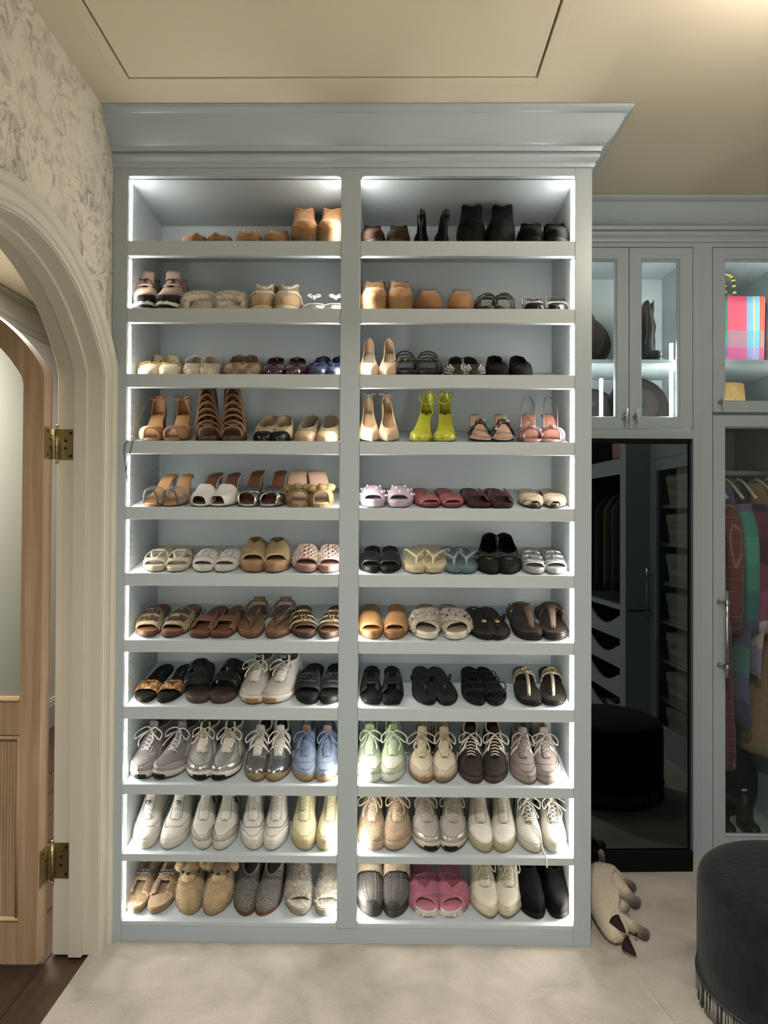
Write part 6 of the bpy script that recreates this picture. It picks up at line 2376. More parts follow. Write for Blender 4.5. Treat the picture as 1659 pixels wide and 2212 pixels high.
for args in ((.700, .9455, 1.7025, 2.430, .740, .899, 1.747, 2.385, (.927, 1.751)), (.9485, 1.2, 1.7025, 2.430, .994, 1.149, 1.747, 2.385, (.970, 1.751))):
    dd = cab_door(disp, *args)
    dd.location = -Vector(disp.location)
for x, z0, z1 in ((1.138, 1.745, 2.06), (.853, 1.745, 1.915)):
    D_(MB().box(x - .006, x + .006, FY + .055, FY + .063, z0, z1), 'light_strip', STRIP2, smooth=False)  # glowing bars standing in for strip reflections in the door glass
D_(MB().box(1.212, 1.222, FY + .026, FY + .030, 1.74, 2.42), 'light_strip', STRIP2, smooth=False)
D_(MB().box(.672, .682, FY + .026, FY + .030, 1.74, 2.42), 'light_strip', STRIP2, smooth=False)
for z in (2.30, 1.79):
    mb = MB().box(1.205, 1.228, FY + .04, FY + .11, z, z + .012)
    h = D_(mb, 'hinge', CHROME, smooth=False, bevel=.002)

ward = tag(empty('wardrobe_cabinet', (1.45, FY, 0)), 'tall blue-grey glazed wardrobe with a small cupboard over hanging clothes', 'wardrobe')
D2 = onto(ward)
D2(MB().box(1.2355, 1.2785, FY, FY + .022, 0, 2.47), 'stile', smooth=False)
D2(MB().box(1.60, 1.66, FY, FY + .022, 0, 2.47), 'stile', smooth=False)
D2(MB().box(1.2785, 1.60, FY, FY + .022, 2.433, 2.47), 'top_rail', smooth=False)
D2(MB().box(1.2785, 1.60, FY, FY + .022, 0, .025), 'kick_rail', smooth=False)
D2(MB().box(1.240, 1.245, FY + .022, 1.2, 0, 2.5).box(1.655, 1.66, FY + .022, 1.2, 0, 2.5).box(1.24, 1.66, 1.2, 1.21, 0, 2.5).box(1.24, 1.66, FY + .022, 1.2, 2.44, 2.45).box(1.24, 1.66, FY + .022, 1.2, 1.765, 1.785).box(1.24, 1.66, FY + .022, 1.2, .02, .03), 'carcass', INNER, smooth=False)
D2(MB().box(1.245, 1.655, FY + .05, 1.2, 1.977, 1.992), 'shelf', INNER, smooth=False)
for args in ((1.2815, 1.598, 1.771, 2.430, 1.328, 1.552, 1.812, 2.385, (1.309, 1.81)), (1.2815, 1.598, .028, 1.759, 1.328, 1.552, .085, 1.714, None)):
    dd = cab_door(ward, *args)
    dd.location = -Vector(ward.location)
    if args[-1] is None:
        hm = MB().tube([(1.318, FY - .038, .722), (1.318, FY - .038, 1.062)], .0075, 10)
        hd = hm.build('handle', CHROME, dd)
        for z in (.765, 1.015):
            MB().tube([(1.304, FY, z), (1.311, FY - .02, z), (1.318, FY - .038, z)], [.0105, .005, .008], 10).build('handle_post', CHROME, hd)
            MB().lathe([(.0105, -.008), (.0115, 0), (.0105, .008)], (1.318, FY - .038, z), 12).build('handle_collar', CHROME, hd)
D2(MB().tube([(1.245, .86, 1.545), (1.655, .86, 1.545)], .012, 10), 'hanging_rail', mat('#c6c6c2', .1, trans=.5))
D2(MB().box(1.252, 1.262, FY + .026, FY + .030, 1.80, 2.42), 'light_strip', STRIP2, smooth=False)
D2(MB().box(1.640, 1.650, FY + .026, FY + .030, 1.80, 2.42), 'light_strip', STRIP2, smooth=False)


# --- things in the cabinets
def hat(name, label, loc, rot, m, brim=.15, crown=.085, ch=.10, band=None, curl=.02):
    t = tag(empty(name, loc, rot), label, 'hat', None)
    pr = [(crown * .2, ch * .93), (crown * .6, ch), (crown * .88, ch * .95), (crown * .97, ch * .6), (crown, .01), (crown + .01, 0), (brim * .8, .002), (brim, curl), (brim - .002, curl - .004), (crown + .004, -.004), (crown - .004, .01), (crown * .9, ch * .9)]
    MB().lathe(pr, n=28).build('felt_body', m, t)
    if band:
        MB().lathe([(crown + .001, .004), (crown + .003, .006), (crown + .001, .030)], n=28).build('hat_band', band, t)
    return t


FELT = mat('#1b1a1a', .95, spec=.2, name='black_felt')
hat('felt_hat', 'black felt hat hanging on edge, uppermost at the left of the glazed cabinet', (.795, .92, 2.205), (1.2, .5, 0), FELT, .115, .07, .09)
hat('felt_hat', 'black felt hat standing on the upper shelf below another hat', (.800, .76, 2.085), (1.25, .35, 0), FELT, .12, .08, .09)
hat('felt_hat', 'black wide-brimmed hat leaning at the left of the lower shelf', (.86, .86, 1.795), (1.15, -.35, 0), FELT, .125, .08, .10)
hat('felt_hat', 'round dark hat on its brim edge with a leather chin strap', (1.075, .88, 1.83), (1.35, .1, 0), mat('#26211f', .9, spec=.2, name='brown_black_felt'), .135, .085, .06, mat('#5a5048', .6))
sp = tag(empty('spotted_pouch', (.775, .74, 1.704)), 'small cream pouch with dark spots beside the lower hats', 'pouch')
MB().ball((0, 0, .024), .024, 12, (1.5, 1, 1)).build('pouch_body', mat('#c9bfa4', .8, var=('#2a2622', 90, .9)), sp)
MB().tube(smooth_path([(-.02, 0, .045), (-.01, -.005, .075), (.015, 0, .06), (.02, 0, .042)], 4), .003, 6).build('pouch_loop', mat('#8d8a84', .4, .6), sp)
LEA = mat('#1c1c1e', .38, bump=('noise', 30, .5), name='black_leather')
for bx, by, lb in ((1.085, .78, 'tall black leather boot, front of the two on the upper shelf'), (1.045, .90, 'tall black leather boot standing behind its mate')):
    bt = tag(empty('tall_boot', (bx, by, 1.9925)), lb, 'boot', 'black boots in the glazed cabinet')
    P_ = []
    for i in range(15):
        z = .012 + .262 * i / 14
        w_ = .030 - .010 * (i / 14) ** 1.3 + .003 * math.sin(i * 1.7)
        dpt = .05 - .012 * i / 14
        P_.append([(w_ * math.cos(a) + .003 * math.sin(z * 50), dpt * math.sin(a), z - (.05 * max(0, 1 - abs(math.cos(a)) * 2.2) if i > 12 and math.sin(a) < 0 else 0)) for a in [2 * PI * k / 20 for k in range(20)]])
    MB().grid(P_, cv=True).build('shaft', LEA, bt, solid=.002)
    MB().ball((0, -.055, .026), .04, 12, (.8, 1.9, .62)).build('foot', LEA, bt)
    MB().box(-.03, .03, -.12, .045, 0, .010).build('sole', mat('#141414', .6), bt, bevel=.008)
    if by < .8:
        MB().box(.0, .035, -.128, -.124, .006, .012).build('paper_tag', mat('#cfcdc6', .6), bt, smooth=False).rotation_euler = (0, .6, 0)


def tote_mat():
    m = mat('#c0425a', .55, bump=('weave', 75, 1.), name='woven_plastic')
    nt = m.node_tree
    N, L = nt.nodes, nt.links
    b = N['Principled BSDF']
    tc = N.new('ShaderNodeTexCoord')
    sp_ = N.new('ShaderNodeSeparateXYZ')
    L.new(tc.outputs['Object'], sp_.inputs[0])
    r = N.new('ShaderNodeValToRGB')
    r.color_ramp.interpolation = 'CONSTANT'
    mr = N.new('ShaderNodeMapRange')
    mr.inputs['From Min'].default_value = -.12
    mr.inputs['From Max'].default_value = .12
    L.new(sp_.outputs[0], mr.inputs['Value'])
    e = r.color_ramp.elements
    e[0].position, e[0].color = 0, lin('#2f6a58')
    e[1].position, e[1].color = .33, lin('#d23c5c')
    for p_, c in ((.66, '#5f9ac8'), (.77, '#d9a94a'), (.80, '#5f9ac8'), (.885, '#e2503a')):
        x = e.new(p_)
        x.color = lin(c)
    L.new(mr.outputs[0], r.inputs['Fac'])
    # diamond weave figures in the lower half
    def w(dx, dz):
        cx_ = N.new('ShaderNodeCombineXYZ')
        return cx_
    ab = N.new('ShaderNodeMath')
    ab.operation = 'PINGPONG'
    ab.inputs[1].default_value = .032
    L.new(sp_.outputs[0], ab.inputs[0])
    az = N.new('ShaderNodeMath')
    az.operation = 'PINGPONG'
    az.inputs[1].default_value = .032
    L.new(sp_.outputs[2], az.inputs[0])
    ad = N.new('ShaderNodeMath')
    ad.operation = 'ADD'
    L.new(ab.outputs[0], ad.inputs[0])
    L.new(az.outputs[0], ad.inputs[1])
    md = N.new('ShaderNodeMath')
    md.operation = 'PINGPONG'
    md.inputs[1].default_value = .005
    L.new(ad.outputs[0], md.inputs[0])
    gt = N.new('ShaderNodeMath')
    gt.operation = 'GREATER_THAN'
    gt.inputs[1].default_value = .0028
    L.new(md.outputs[0], gt.inputs[0])
    lo = N.new('ShaderNodeMath')
    lo.operation = 'LESS_THAN'
    lo.inputs[1].default_value = .145
    L.new(sp_.outputs[2], lo.inputs[0])
    mu = N.new('ShaderNodeMath')
    mu.operation = 'MULTIPLY'
    L.new(gt.outputs[0], mu.inputs[0])
    L.new(lo.outputs[0], mu.inputs[1])
    r2 = N.new('ShaderNodeValToRGB')
    r2.color_ramp.interpolation = 'CONSTANT'
    mz = N.new('ShaderNodeMapRange')
    mz.inputs['From Max'].default_value = .26
    L.new(sp_.outputs[2], mz.inputs['Value'])
    L.new(mz.outputs[0], r2.inputs['Fac'])
    e = r2.color_ramp.elements
    e[0].position, e[0].color = 0, lin('#8a3fa0')
    e[1].position, e[1].color = .28, lin('#2f8f98')
    mx = N.new('ShaderNodeMixRGB')
    L.new(mu.outputs[0], mx.inputs[0])
    L.new(r.outputs['Color'], mx.inputs[1])
    L.new(r2.outputs['Color'], mx.inputs[2])
    L.new(mx.outputs[0], b.inputs['Base Color'])
    return m


bag = tag(empty('woven_tote', (1.450, .80, 1.9925)), 'bright multicoloured woven tote bag with a beaded handle on the upper shelf', 'bag')
P_ = []
for i in range(9):
    z = .29 * i / 8
    w_ = .114 + .006 * i / 8
    P_.append([(w_ * max(-1, min(1, 1.25 * math.cos(a))), .05 * max(-1, min(1, 1.35 * math.sin(a))), z) for a in [2 * PI * k / 28 for k in range(28)]])
P_ = [[(0, 0, .001)] * 28] + P_
MB().grid(P_, cv=True).build('bag_body', tote_mat(), bag, solid=.004, sharp=60)
YEL = mat('#b9a83a', .5)
for y in (-.045, .045):
    pts = smooth_path([(-.10, y, .26), (-.10, y, .35), (-.05, y * .8, .385), (-.012, y * .8, .37), (-.006, y, .28)], 7)
    hb = MB().tube(pts, .006, 6).build('handle', mat('#2c2c26', .6), bag)
    for i in range(0, len(pts), 2):
        MB().ball(pts[i], .0085, 6, (1, 1, .7)).build('bead', YEL, hb)
pb = tag(empty('purple_bag', (1.627, .88, 1.9925)), 'dark purple handbag behind the door frame beside the woven tote', 'bag')
P_ = [[((.026 - .004 * i / 6) * max(-1, min(1, 1.3 * math.cos(a))), .07 * max(-1, min(1, 1.3 * math.sin(a))), .24 * i / 6) for a in [2 * PI * k / 20 for k in range(20)]] for i in range(7)]
MB().grid(P_, cv=True).build('bag_body', mat('#4a2f44', .6, bump=('noise', 100, .2)), pb, solid=.004)
MB().tube(smooth_path([(-.015, 0, .23), (-.01, 0, .30), (.01, 0, .30), (.015, 0, .23)], 6), .005, 6).build('handle', mat('#3a2436', .5), pb)
sh_ = tag(empty('straw_hat', (1.44, .82, 1.789)), 'straw hat with a brown band on the shelf below the woven tote', 'hat')
STRAW = mat('#c49a58', .8, bump=('weave', 130, .8), var=('#a87f42', 120, .5))
MB().lathe([(0, .134), (.05, .136), (.066, .130), (.072, .05), (.074, .012), (.078, .006), (.125, .002), (.125, 0), (.07, .001)], n=32).build('straw_body', STRAW, sh_)
MB().lathe([(.0745, .010), (.0758, .011), (.0742, .042), (.073, .043)], n=32).build('hat_band', mat('#6a4632', .7), sh_)


def cloth_mat(name, c1, c2, kind):
    m = mat(c1, .9, bump=('weave', 300, .3), sheen=.2, name=name)
    nt = m.node_tree
    N, L = nt.nodes, nt.links
    b = N['Principled BSDF']
    tc = N.new('ShaderNodeTexCoord')
    sp_ = N.new('ShaderNodeSeparateXYZ')
    L.new(tc.outputs['Object'], sp_.inputs[0])
    if kind == 'zigzag':
        pp = N.new('ShaderNodeMath')
        pp.operation = 'PINGPONG'
        pp.inputs[1].default_value = .022
        L.new(sp_.outputs[1], pp.inputs[0])
        ad = N.new('ShaderNodeMath')
        ad.operation = 'ADD'
        L.new(sp_.outputs[2], ad.inputs[0])
        L.new(pp.outputs[0], ad.inputs[1])
        mr = N.new('ShaderNodeMapRange')
        mr.inputs['From Min'].default_value = -1.0
        mr.inputs['From Max'].default_value = 0.0
        L.new(ad.outputs[0], mr.inputs['Value'])
        r = N.new('ShaderNodeValToRGB')
        r.color_ramp.interpolation = 'CONSTANT'
        e = r.color_ramp.elements
        e[0].position, e[0].color = 0, lin(c2[0])
        e[1].position, e[1].color = 1.0 / len(c2), lin(c2[1])
        for i in range(2, len(c2)):
            x = e.new(i / len(c2))
            x.color = lin(c2[i])
        L.new(mr.outputs[0], r.inputs['Fac'])
        L.new(r.outputs['Color'], b.inputs['Base Color'])
    else:
        prev = None
        for ax, per, wd in ((2, .05, .014), (1, .05, .014), (2, .05, .003), (1, .025, .002)):
            md = N.new('ShaderNodeMath')
            md.operation = 'PINGPONG'
            md.inputs[1].default_value = per / 2
            L.new(sp_.outputs[ax], md.inputs[0])
            lt = N.new('ShaderNodeMath')
            lt.operation = 'LESS_THAN'
            lt.inputs[1].default_value = wd / 2
            L.new(md.outputs[0], lt.inputs[0])
            s_ = N.new('ShaderNodeMath')
            s_.operation = 'MULTIPLY'
            s_.inputs[1].default_value = .6
            L.new(lt.outputs[0], s_.inputs[0])
            mx = N.new('ShaderNodeMixRGB')
            L.new(s_.outputs[0], mx.inputs[0])
            if prev is None:
                mx.inputs[1].default_value = lin(c1)
            else:
                L.new(prev, mx.inputs[1])
            mx.inputs[2].default_value = lin(c2[0 if wd > .01 else 1])
            prev = mx.outputs[0]
        L.new(prev, b.inputs['Base Color'])
    return m


def garment(name, label, x, m, length, width=.030, depth=.19, lean=0., flare=1.0, sleeve=True, seed=1, fuzz=None, y=.86, front=0.):
    """a garment on a hanger, seen edge-on: shoulders slope along Y"""
    rr = random.Random(seed)
    t = tag(empty(name, (x, y, 1.5)), label, 'clothing', 'clothes on the rail')
    n = 28
    P_ = []
    ph = rr.uniform(0, 6)
    for i in range(22):
        f = i / 21
        z = -length * f
        dp = depth * min(1, .26 + 1.6 * f ** .75 if f < .30 else 1.0) * (1 + (flare - 1) * f) if f < .3 else depth * (1 + (flare - 1) * f)
        wd = width * (.5 + .5 * min(1, f * 5)) * (1 + .3 * f)
        ring = []
        for k in range(n):
            a = 2 * PI * k / n
            fold = 1 + .16 * math.sin(5 * a + ph + 2 * f) * min(1, f * 2)
            ring.append((wd * math.cos(a) * fold + lean * f + .008 * math.sin(9 * f + ph), dp * math.sin(a) * (1 + .03 * math.sin(7 * f + ph)), z + .01 * math.sin(3 * a + ph) * (f > .95)))
        P_.append(ring)
    MB().grid(P_, cv=True).build('garment_body', m, t, solid=.003, fuzz=fuzz)
    if sleeve:
        for q in (-1, 1):
            pts = [(0, q * depth * .85, -.10), (lean * .2 + .012, q * depth * 1.02, -.22), (lean * .4 + .02, q * depth * .98, -.42), (lean * .5 + .02, q * depth * .92, -.62)]
            MB().tube(smooth_path(pts, 5), [.046 - .001 * i for i in range(16)], 10, flat=.6).build('sleeve', m, t, fuzz=fuzz)
    hk = MB().tube(smooth_path([(0, -depth * .8, -.07), (0, 0, .015), (0, depth * .8, -.07)], 6), .007, 6)
    hh = hk.build('hanger', mat('#cfcac0', .4), t)
    MB().tube(smooth_path([(0, 0, .014), (0, 0, .04), (0, .014, .058), (0, 0, .068), (0, -.014, .056)], 5), .0018, 5).build('hanger_hook', CHROME, hh)
    return t


garment('plaid_shirt', 'long red plaid shirt dress hanging first on the wardrobe rail', 1.385, cloth_mat('red_plaid', '#7a2630', ('#3a1a22', '#b08a8a'), 'plaid'), 1.18, depth=.20, seed=2, width=.028)
garment('zigzag_dress', 'teal and purple zigzag dress hanging beside the red plaid shirt', 1.45, cloth_mat('teal_zigzag', '#3f8a80', ('#46406a', '#5a5a86', '#3f7a78', '#4f4a78', '#2f6a70', '#3f8a80', '#4a9a8c', '#3f8a80', '#6a5a86'), 'zigzag'), 1.0, depth=.20, seed=5, width=.026, lean=.01)
garment('zigzag_cardigan', 'magenta and lilac zigzag cardigan between the teal dress and tan coat', 1.505, cloth_mat('magenta_zigzag', '#7a2f58', ('#2f2a3a', '#b7a0ac', '#8a7aa0', '#b8a2b0', '#93456e', '#7a2f58', '#4a1f3e', '#6a2450', '#2f2038'), 'zigzag'), .80, depth=.20, seed=7, width=.020)
garment('tan_coat', 'soft tan coat with a high collar at the right of the rail', 1.582, mat('#b78f64', .95, bump=('noise', 90, .6), sheen=.5, var=('#9a744c', 30, .3)), 1.15, depth=.22, seed=9, width=.030, fuzz=(.012, .006))
garment('cream_trousers', 'pale cream garment hanging low behind the tan coat', 1.632, mat('#b3a892', .9), 1.2, depth=.16, seed=11, width=.014, sleeve=False)
bg_ = tag(empty('dark_garment_bag', (1.47, .98, .031)), 'black garment bag slumped on the wardrobe floor', 'bag')
MB().ball((0, 0, .17), .17, 16, (1.0, .85, 1.0)).build('bag_body', mat('#141416', .6, bump=('noise', 20, .5)), bg_, fuzz=(.08, .03))
for x in (1.40, 1.50):
    bk = tag(empty('black_boot', (x, .75, .031)), 'black ankle boot on the wardrobe floor%s' % (', nearer the door stile' if x < 1.45 else ', nearer the right corner'), 'boot', 'boots on the wardrobe floor')
    MB().ball((0, 0, .03), .036, 10, (.9, 1.9, .8)).build('foot', LEA, bk)
    MB().tube([(0, .04, .03), (0, .042, .09), (0, .045, .16)], [.034, .032, .034], 12).build('shaft', LEA, bk)
    MB().ball((0, .045, .165), .010, 6, (1.5, .6, .6)).build('pull_tab', mat('#b7ada0', .7), bk)

# ------------------------------------------------------------------ floor mirror in the alcove
MIRM = mat('#5a5f62', .015, 1., name='tinted_mirror')
mirror = tag(empty('floor_mirror', (.90, .488, 0)), 'tall dark mirror with a black base standing in the cabinet alcove', 'mirror')
mirror.rotation_euler = (0, 0, math.radians(2.4))
MB().box(-.235, .243, 0.004, .012, .07, 1.636).build('mirror_glass', MIRM, mirror, smooth=False)
MB().box(-.245, .255, -.012, .03, .0, .078).build('base_rail', BLACK, mirror, smooth=False, bevel=.004)
MB().box(-.245, .250, -.004, .02, 1.632, 1.648).build('top_rail', BLACK, mirror, smooth=False)
for x in (-.243, .2435):
    MB().box(x - .002, x + .003, -.002, .016, .07, 1.64).build('side_rail', BLACK, mirror, smooth=False)
MB().box(-.24, .246, .013, .018, .03, 1.64).build('backing', BLACK, mirror, smooth=False)

# ------------------------------------------------------------------ right-hand cabinets (seen in the mirror)
lc = tag(empty('linen_cabinet', (XR2, -.65, 0)), 'tall glazed cabinet of white storage baskets, seen in the mirror', 'cabinet')
L1 = onto(lc)
L1(MB().box(XR2, XR2 + .02, -.35, .60, 0, 2.5).box(XR2, XR2 + .02, -.95, -.93, 0, 2.5).box(XR2, XR2 + .02, -.93, -.35, 1.70, 2.5).box(XR2, XR2 + .02, -.93, -.35, 0, .10), 'face_frame', smooth=False)
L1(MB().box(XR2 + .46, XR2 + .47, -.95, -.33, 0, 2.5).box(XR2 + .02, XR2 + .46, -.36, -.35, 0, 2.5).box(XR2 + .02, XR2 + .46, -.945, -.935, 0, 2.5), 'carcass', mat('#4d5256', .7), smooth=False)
dm = MB().box(XR2 - .004, XR2 + .018, -.925, -.86, .102, 1.697).box(XR2 - .004, XR2 + .018, -.42, -.355, .102, 1.697).box(XR2 - .004, XR2 + .018, -.86, -.42, .102, .17).box(XR2 - .004, XR2 + .018, -.86, -.42, 1.63, 1.697)
dd = L1(dm, 'door', smooth=False)
MB().box(XR2 + .006, XR2 + .010, -.86, -.42, .17, 1.63).build('glass_pane', GLASS, dd, smooth=False)
MB().tube([(XR2 - .04, -.905, .75), (XR2 - .04, -.905, 1.06)], .007, 8).build('handle', CHROME, dd)
for z in (.79, 1.02):
    MB().tube([(XR2, -.905, z), (XR2 - .04, -.905, z)], .005, 8).build('handle_post', CHROME, dd)
BSK = mat('#b9b4a4', .85, bump=('weave', 60, 1.), name='white_wicker')
SZ = [1.43, 1.21, .985, .76, .535, .31, .11]
NTH = ['topmost', 'second', 'third', 'fourth', 'fifth', 'sixth', 'lowest']
for i, z in enumerate(SZ):
    L1(MB().box(XR2 + .04, XR2 + .46, -.935, -.36, z - .02, z), 'shelf', smooth=False)
    b_ = tag(empty('storage_basket', (XR2 + .165, -.625, z + .0005)), 'white woven lidded storage basket, %s in the stack of shelves in the mirror' % NTH[i], 'basket', 'baskets in the linen cabinet')
    P_ = [[(s_ * .135 * a, t_ * .175 * a, zz) for s_, t_ in ((-1, -1), (1, -1), (1, 1), (-1, 1))] for a, zz in ((0.02, .001), (.93, .001), (1.0, .115), (1.0, .12), (0.02, .12))]
    MB().grid(P_, cv=True).build('basket_body', BSK, b_, smooth=False, bevel=.004)
    MB().box(-.14, .14, -.18, .18, .118, .165).build('lid', BSK, b_, smooth=False, bevel=.006)
dc = tag(empty('dresser_cabinet', (1.51, -1.4, 0)), 'deep cabinet with open scooped drawers below clothes, seen in the mirror', 'cabinet')
L3 = onto(dc)
X3 = 1.51
L3(MB().box(X3, 2.1, -.96, -.95, 0, 2.5), 'side_panel', smooth=False)
fr = MB()
for y0, y1 in ((-1.03, -.96), (-2.2, -2.13)):
    fr.box(X3, X3 + .02, y0, y1, 0, 2.5)
fr.box(X3, X3 + .02, -2.13, -1.03, 1.62, 1.71).box(X3, X3 + .02, -2.13, -1.03, 2.2, 2.5).box(X3, X3 + .02, -2.13, -1.03, .80, .83).box(X3, X3 + .02, -2.13, -1.03, 0, .09)
L3(fr, 'face_frame', smooth=False)
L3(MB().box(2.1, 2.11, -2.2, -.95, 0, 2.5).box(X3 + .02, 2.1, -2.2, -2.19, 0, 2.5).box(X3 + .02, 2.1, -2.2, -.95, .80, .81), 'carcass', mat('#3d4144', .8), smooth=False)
for i in range(4):
    z0, z1 = .092 + .177 * i, .092 + .177 * i + .165
    ol = [(-2.12, z0), (-1.04, z0), (-1.04, z1 - .025)] + [(-1.04 - .27 - .24 * math.cos(PI * k / 10) * 1.0, z1 - .025 - .075 * math.sin(PI * k / 10)) for k in range(11)][::1]
    ol = [(-2.12, z0), (-1.04, z0), (-1.04, z1 - .03)] + [(-1.06 - .05 * k, z1 - .03 - .07 * math.sin(PI * k / 10)) for k in range(11)] + [(-1.60 - .05 * k, z1 - .03 - .07 * math.sin(PI * k / 10)) for k in range(11)] + [(-2.12, z1 - .03)]
    L3(MB().prism(ol, lambda a, b, h: (X3 + .004 + h, a, b), .016), 'drawer_front', smooth=False)
for i, (y, c) in enumerate(((-1.12, '#2a2c34'), (-1.22, '#8f8a68'), (-1.36, '#3a4250'), (-1.5, '#55483c'), (-1.65, '#23242a'))):
    t = tag(empty('hanging_blouse', (1.8, y, 1.55)), ['dark navy', 'floral cream', 'slate blue', 'brown', 'black'][i] + ' blouse hanging in the deep cabinet seen in the mirror', 'clothing', 'clothes in the deep cabinet')
    P_ = [[((.07 + .14 * min(1, f / .15)) * math.cos(a), .035 * math.sin(a) * (1 + .25 * math.sin(4 * a + i)), -.66 * f) for a in [2 * PI * k / 20 for k in range(20)]] for f in [j / 10 for j in range(11)]]
    MB().grid(P_, cv=True).build('garment_body', mat(c, .9, var=('#23241f', 40, .8) if i == 1 else None), t, solid=.003)
    MB().tube(smooth_path([(0, 0, -.01), (0, 0, .03), (.012, 0, .045), (0, 0, .055)], 4), .002, 5).build('hanger_hook', CHROME, t)
pkb = tag(empty('quilted_bag', (1.60, -1.1, 1.72)), 'pink quilted bag on top of the deep cabinet, seen in the mirror', 'bag')
MB().box(-.07, .07, -.11, .11, .0, .12).build('bag_body', mat('#a8787a', .5, bump=('weave', 40, 1.)), pkb, bevel=.012)
MB().tube(smooth_path([(0, -.06, .12), (0, -.04, .20), (0, .04, .20), (0, .06, .12)], 5), .005, 6).build('handle', GOLD, pkb)
L3(MB().box(X3 + .02, 2.1, -2.19, -.96, 1.70, 1.72), 'shelf', smooth=False)

# ------------------------------------------------------------------ velvet ottoman with bullion fringe
ott = tag(empty('velvet_ottoman', (1.128, -.305, 0)), 'round dark navy velvet ottoman with a grey fringe on the carpet', 'ottoman')
VEL = mat('#070b10', .92, sheen=.10, bump=('noise', 60, .4), var=('#10171f', 24, .8), spec=.2, name='navy_velvet')
R0 = .275
MB().lathe([(0, .377), (.10, .376), (.19, .373), (.235, .368), (.258, .360), (.270, .348), (.275, .332), (.276, .25), (.276, .15), (.275, .075), (.270, .07), (.262, .07)], n=64).build('cushion', VEL, ott)
MB().lathe([(.255, .01), (.262, .012), (.262, .08)], n=48).build('plinth', BLACK, ott)
rr = random.Random(4)
for ci, (c, frac) in enumerate((('#8d8a84', 0), ('#34363a', 1))):
    mb = MB()
    for k in range(ci, 400, 2):
        a = 2 * PI * k / 400
        r_ = .268 + rr.uniform(-.002, .004)
        r2 = r_ + rr.uniform(-.003, .006)
        mb.tube([(r_ * math.cos(a), r_ * math.sin(a), .078), (r2 * math.cos(a), r2 * math.sin(a), .003)], [.0022, .0026], 5)
    o = mb.build('fringe', mat(c, .7), ott)
    o['kind'] = 'stuff'
MB().tube([(.277 * math.cos(2 * PI * k / 64), .277 * math.sin(2 * PI * k / 64), .078) for k in range(64)], .004, 6, closed=True).build('fringe_braid', mat('#2a2d33', .7), ott)


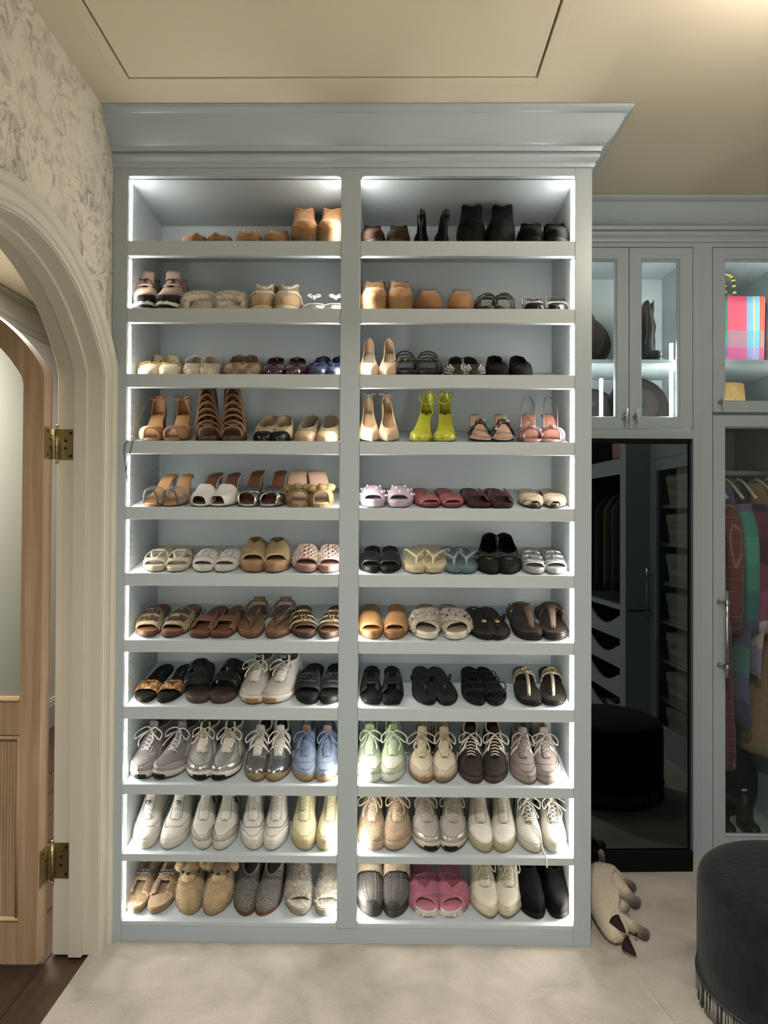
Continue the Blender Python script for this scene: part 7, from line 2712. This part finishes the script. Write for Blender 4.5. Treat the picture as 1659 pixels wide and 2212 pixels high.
# ------------------------------------------------------------------ the cat, sprawled on the carpet beside the shelving
def build_cat():
    J = []
    E_ = []

    def j(p, r, par=None):
        J.append((p, r))
        if par is not None:
            E_.append((par, len(J) - 1))
        return len(J) - 1
    hip = j((.758, .365, .066), (.062, .060))
    mid = j((.725, .25, .066), (.058, .060), hip)
    chest = j((.704, .125, .062), (.055, .055), mid)
    neck = j((.700, .06, .055), (.040, .040), chest)
    head = j((.712, .002, .050), (.050, .046), neck)
    muz = j((.752, .010, .036), (.022, .021), head)
    # front legs
    for pts in (((.735, .105, .045), (.762, .082, .036), (.790, .054, .026), (.822, .028, .018)), ((.728, .115, .075), (.755, .111, .073), (.786, .100, .064))):
        p = chest
        rs = (.026, .019, .0165, .019) if len(pts) == 4 else (.024, .018, .018)
        for q, r in zip(pts, rs):
            p = j(q, (r, r), p)
    for pts in (((.785, .305, .06), (.812, .262, .045), (.826, .238, .034), (.854, .205, .022)), ((.795, .375, .045), (.830, .362, .034), (.848, .345, .026), (.877, .317, .018))):
        p = hip
        for q, r in zip(pts, (.038, .025, .018, .021)):
            p = j(q, (r, r), p)
    p = hip
    for q, r in (((.775, .43, .040), .026), ((.79, .46, .022), .013), ((.80, .455, .055), .011), ((.79, .44, .10), .010)):
        p = j(q, (r, r), p)
    me = bpy.data.meshes.new('cat_rig')
    me.from_pydata([q for q, r in J], E_, [])
    o = bpy.data.objects.new('cat_rig', me)
    COL.objects.link(o)
    sk = o.modifiers.new('skin', 'SKIN')
    sk.use_smooth_shade = True
    for i, (q, r) in enumerate(J):
        me.skin_vertices[0].data[i].radius = r
        me.skin_vertices[0].data[i].use_root = (i == 0)
    s2 = o.modifiers.new('sub', 'SUBSURF')
    s2.levels = s2.render_levels = 3
    dg = bpy.context.evaluated_depsgraph_get()
    dg.update()
    m2 = bpy.data.meshes.new_from_object(o.evaluated_get(dg))
    bpy.data.objects.remove(o)
    for v in m2.vertices:
        if v.co.z < .002:
            v.co.z = .002
    # seal-point colouring: dark feet, ears, tail and mask
    ca = m2.color_attributes.new('coat', 'FLOAT_COLOR', 'POINT')
    tips = [((.812, .036, .018), .042), ((.782, .101, .064), .026), ((.846, .214, .022), .042), ((.868, .325, .018), .044), ((.765, .010, .034), .034), ((.80, .46, .05), .07)]
    base, dark, mid_ = np.array(lin('#c4b6a0')[:3]), np.array(lin('#2e2119')[:3]), np.array(lin('#8b765f')[:3])
    for i, v in enumerate(m2.vertices):
        d_ = max(max(0, 1.25 - (v.co - Vector(c)).length / r) for c, r in tips)
        d_ = min(1, d_ * 1.1)
        b_ = min(1, max(0, (v.co.y - .28) / .12)) * .55
        col = base * (1 - b_) + mid_ * b_
        col = col * (1 - d_) + dark * d_
        ca.data[i].color = (*col, 1)
    m = mat('#c4b6a1', .95, bump=('noise', 420, .5), sheen=.4, name='cat_coat')
    nt = m.node_tree
    at = nt.nodes.new('ShaderNodeAttribute')
    at.attribute_name = 'coat'
    nt.links.new(at.outputs['Color'], nt.nodes['Principled BSDF'].inputs['Base Color'])
    m2.materials.clear()
    m2.materials.append(m)
    c = bpy.data.objects.new('cat', m2)
    COL.objects.link(c)
    tag(c, 'pale seal-point cat with dark paws and ears sprawled beside the shelving', 'cat')
    DK, IN = mat('#241a15', .9), mat('#6f665c', .9)
    for base_c, tip, wv, nm in (((.702, .004, .088), (.722, -.056, .074), (.0150, .0016, .0115), 'ear'), ((.724, -.030, .036), (.747, -.074, .018), (.012, .010, .016), 'ear')):
        b0, t0, w0 = Vector(base_c), Vector(tip), Vector(wv)
        nrm = (t0 - b0).cross(w0).normalized()
        P_ = []
        for i in range(7):
            f = i / 6
            ww = w0 * (1 - f) ** .75
            P_.append([b0 + (t0 - b0) * f + ww * k + nrm * (.010 * (1 - k * k) * (1 - f)) for k in (-1, -.6, -.2, .2, .6, 1)])
        e = MB().grid([[tuple(q) for q in r] for r in P_]).build(nm, DK, c, solid=.003)
        if e.name != 'ear' and 'ear.' in e.name:
            continue
        P2 = [[tuple(Vector(q) * .7 + (Vector(r[2]) + Vector(r[3])) * .15 + Vector((-.0011, -.0034, .0019))) for q in r] for r in P_[1:5]]
        MB().grid(P2).build('inner_ear', IN, e)
    MB().ball((.773, .008, .036), .005, 6).build('nose', mat('#1a1210', .5), c)
    for q in ((.748, -.010, .052), (.748, .028, .052)):
        MB().tube(smooth_path([(q[0] - .004, q[1] - .006, q[2]), (q[0] + .003, q[1], q[2] - .001), (q[0] - .004, q[1] + .006, q[2])], 3), .0012, 5).build('closed_eye', mat('#17100c', .6), c)
    for (tx, ty, tz), (dx, dy) in (((.813, .036, .017), (.77, -.63)), ((.846, .215, .022), (.65, -.76)), ((.868, .326, .017), (.72, -.69))):
        for k in (-1.2, -.4, .4, 1.2):
            MB().ball((tx - dy * .0062 * k, ty + dx * .0062 * k, tz), .0075, 6, (1.2, 1.2, .95)).build('toe', DK, c)
    furry(c, 16000, .0055, lie=1.5, width=.0006)
    return c


cat = build_cat()
bpy.context.view_layer.update()
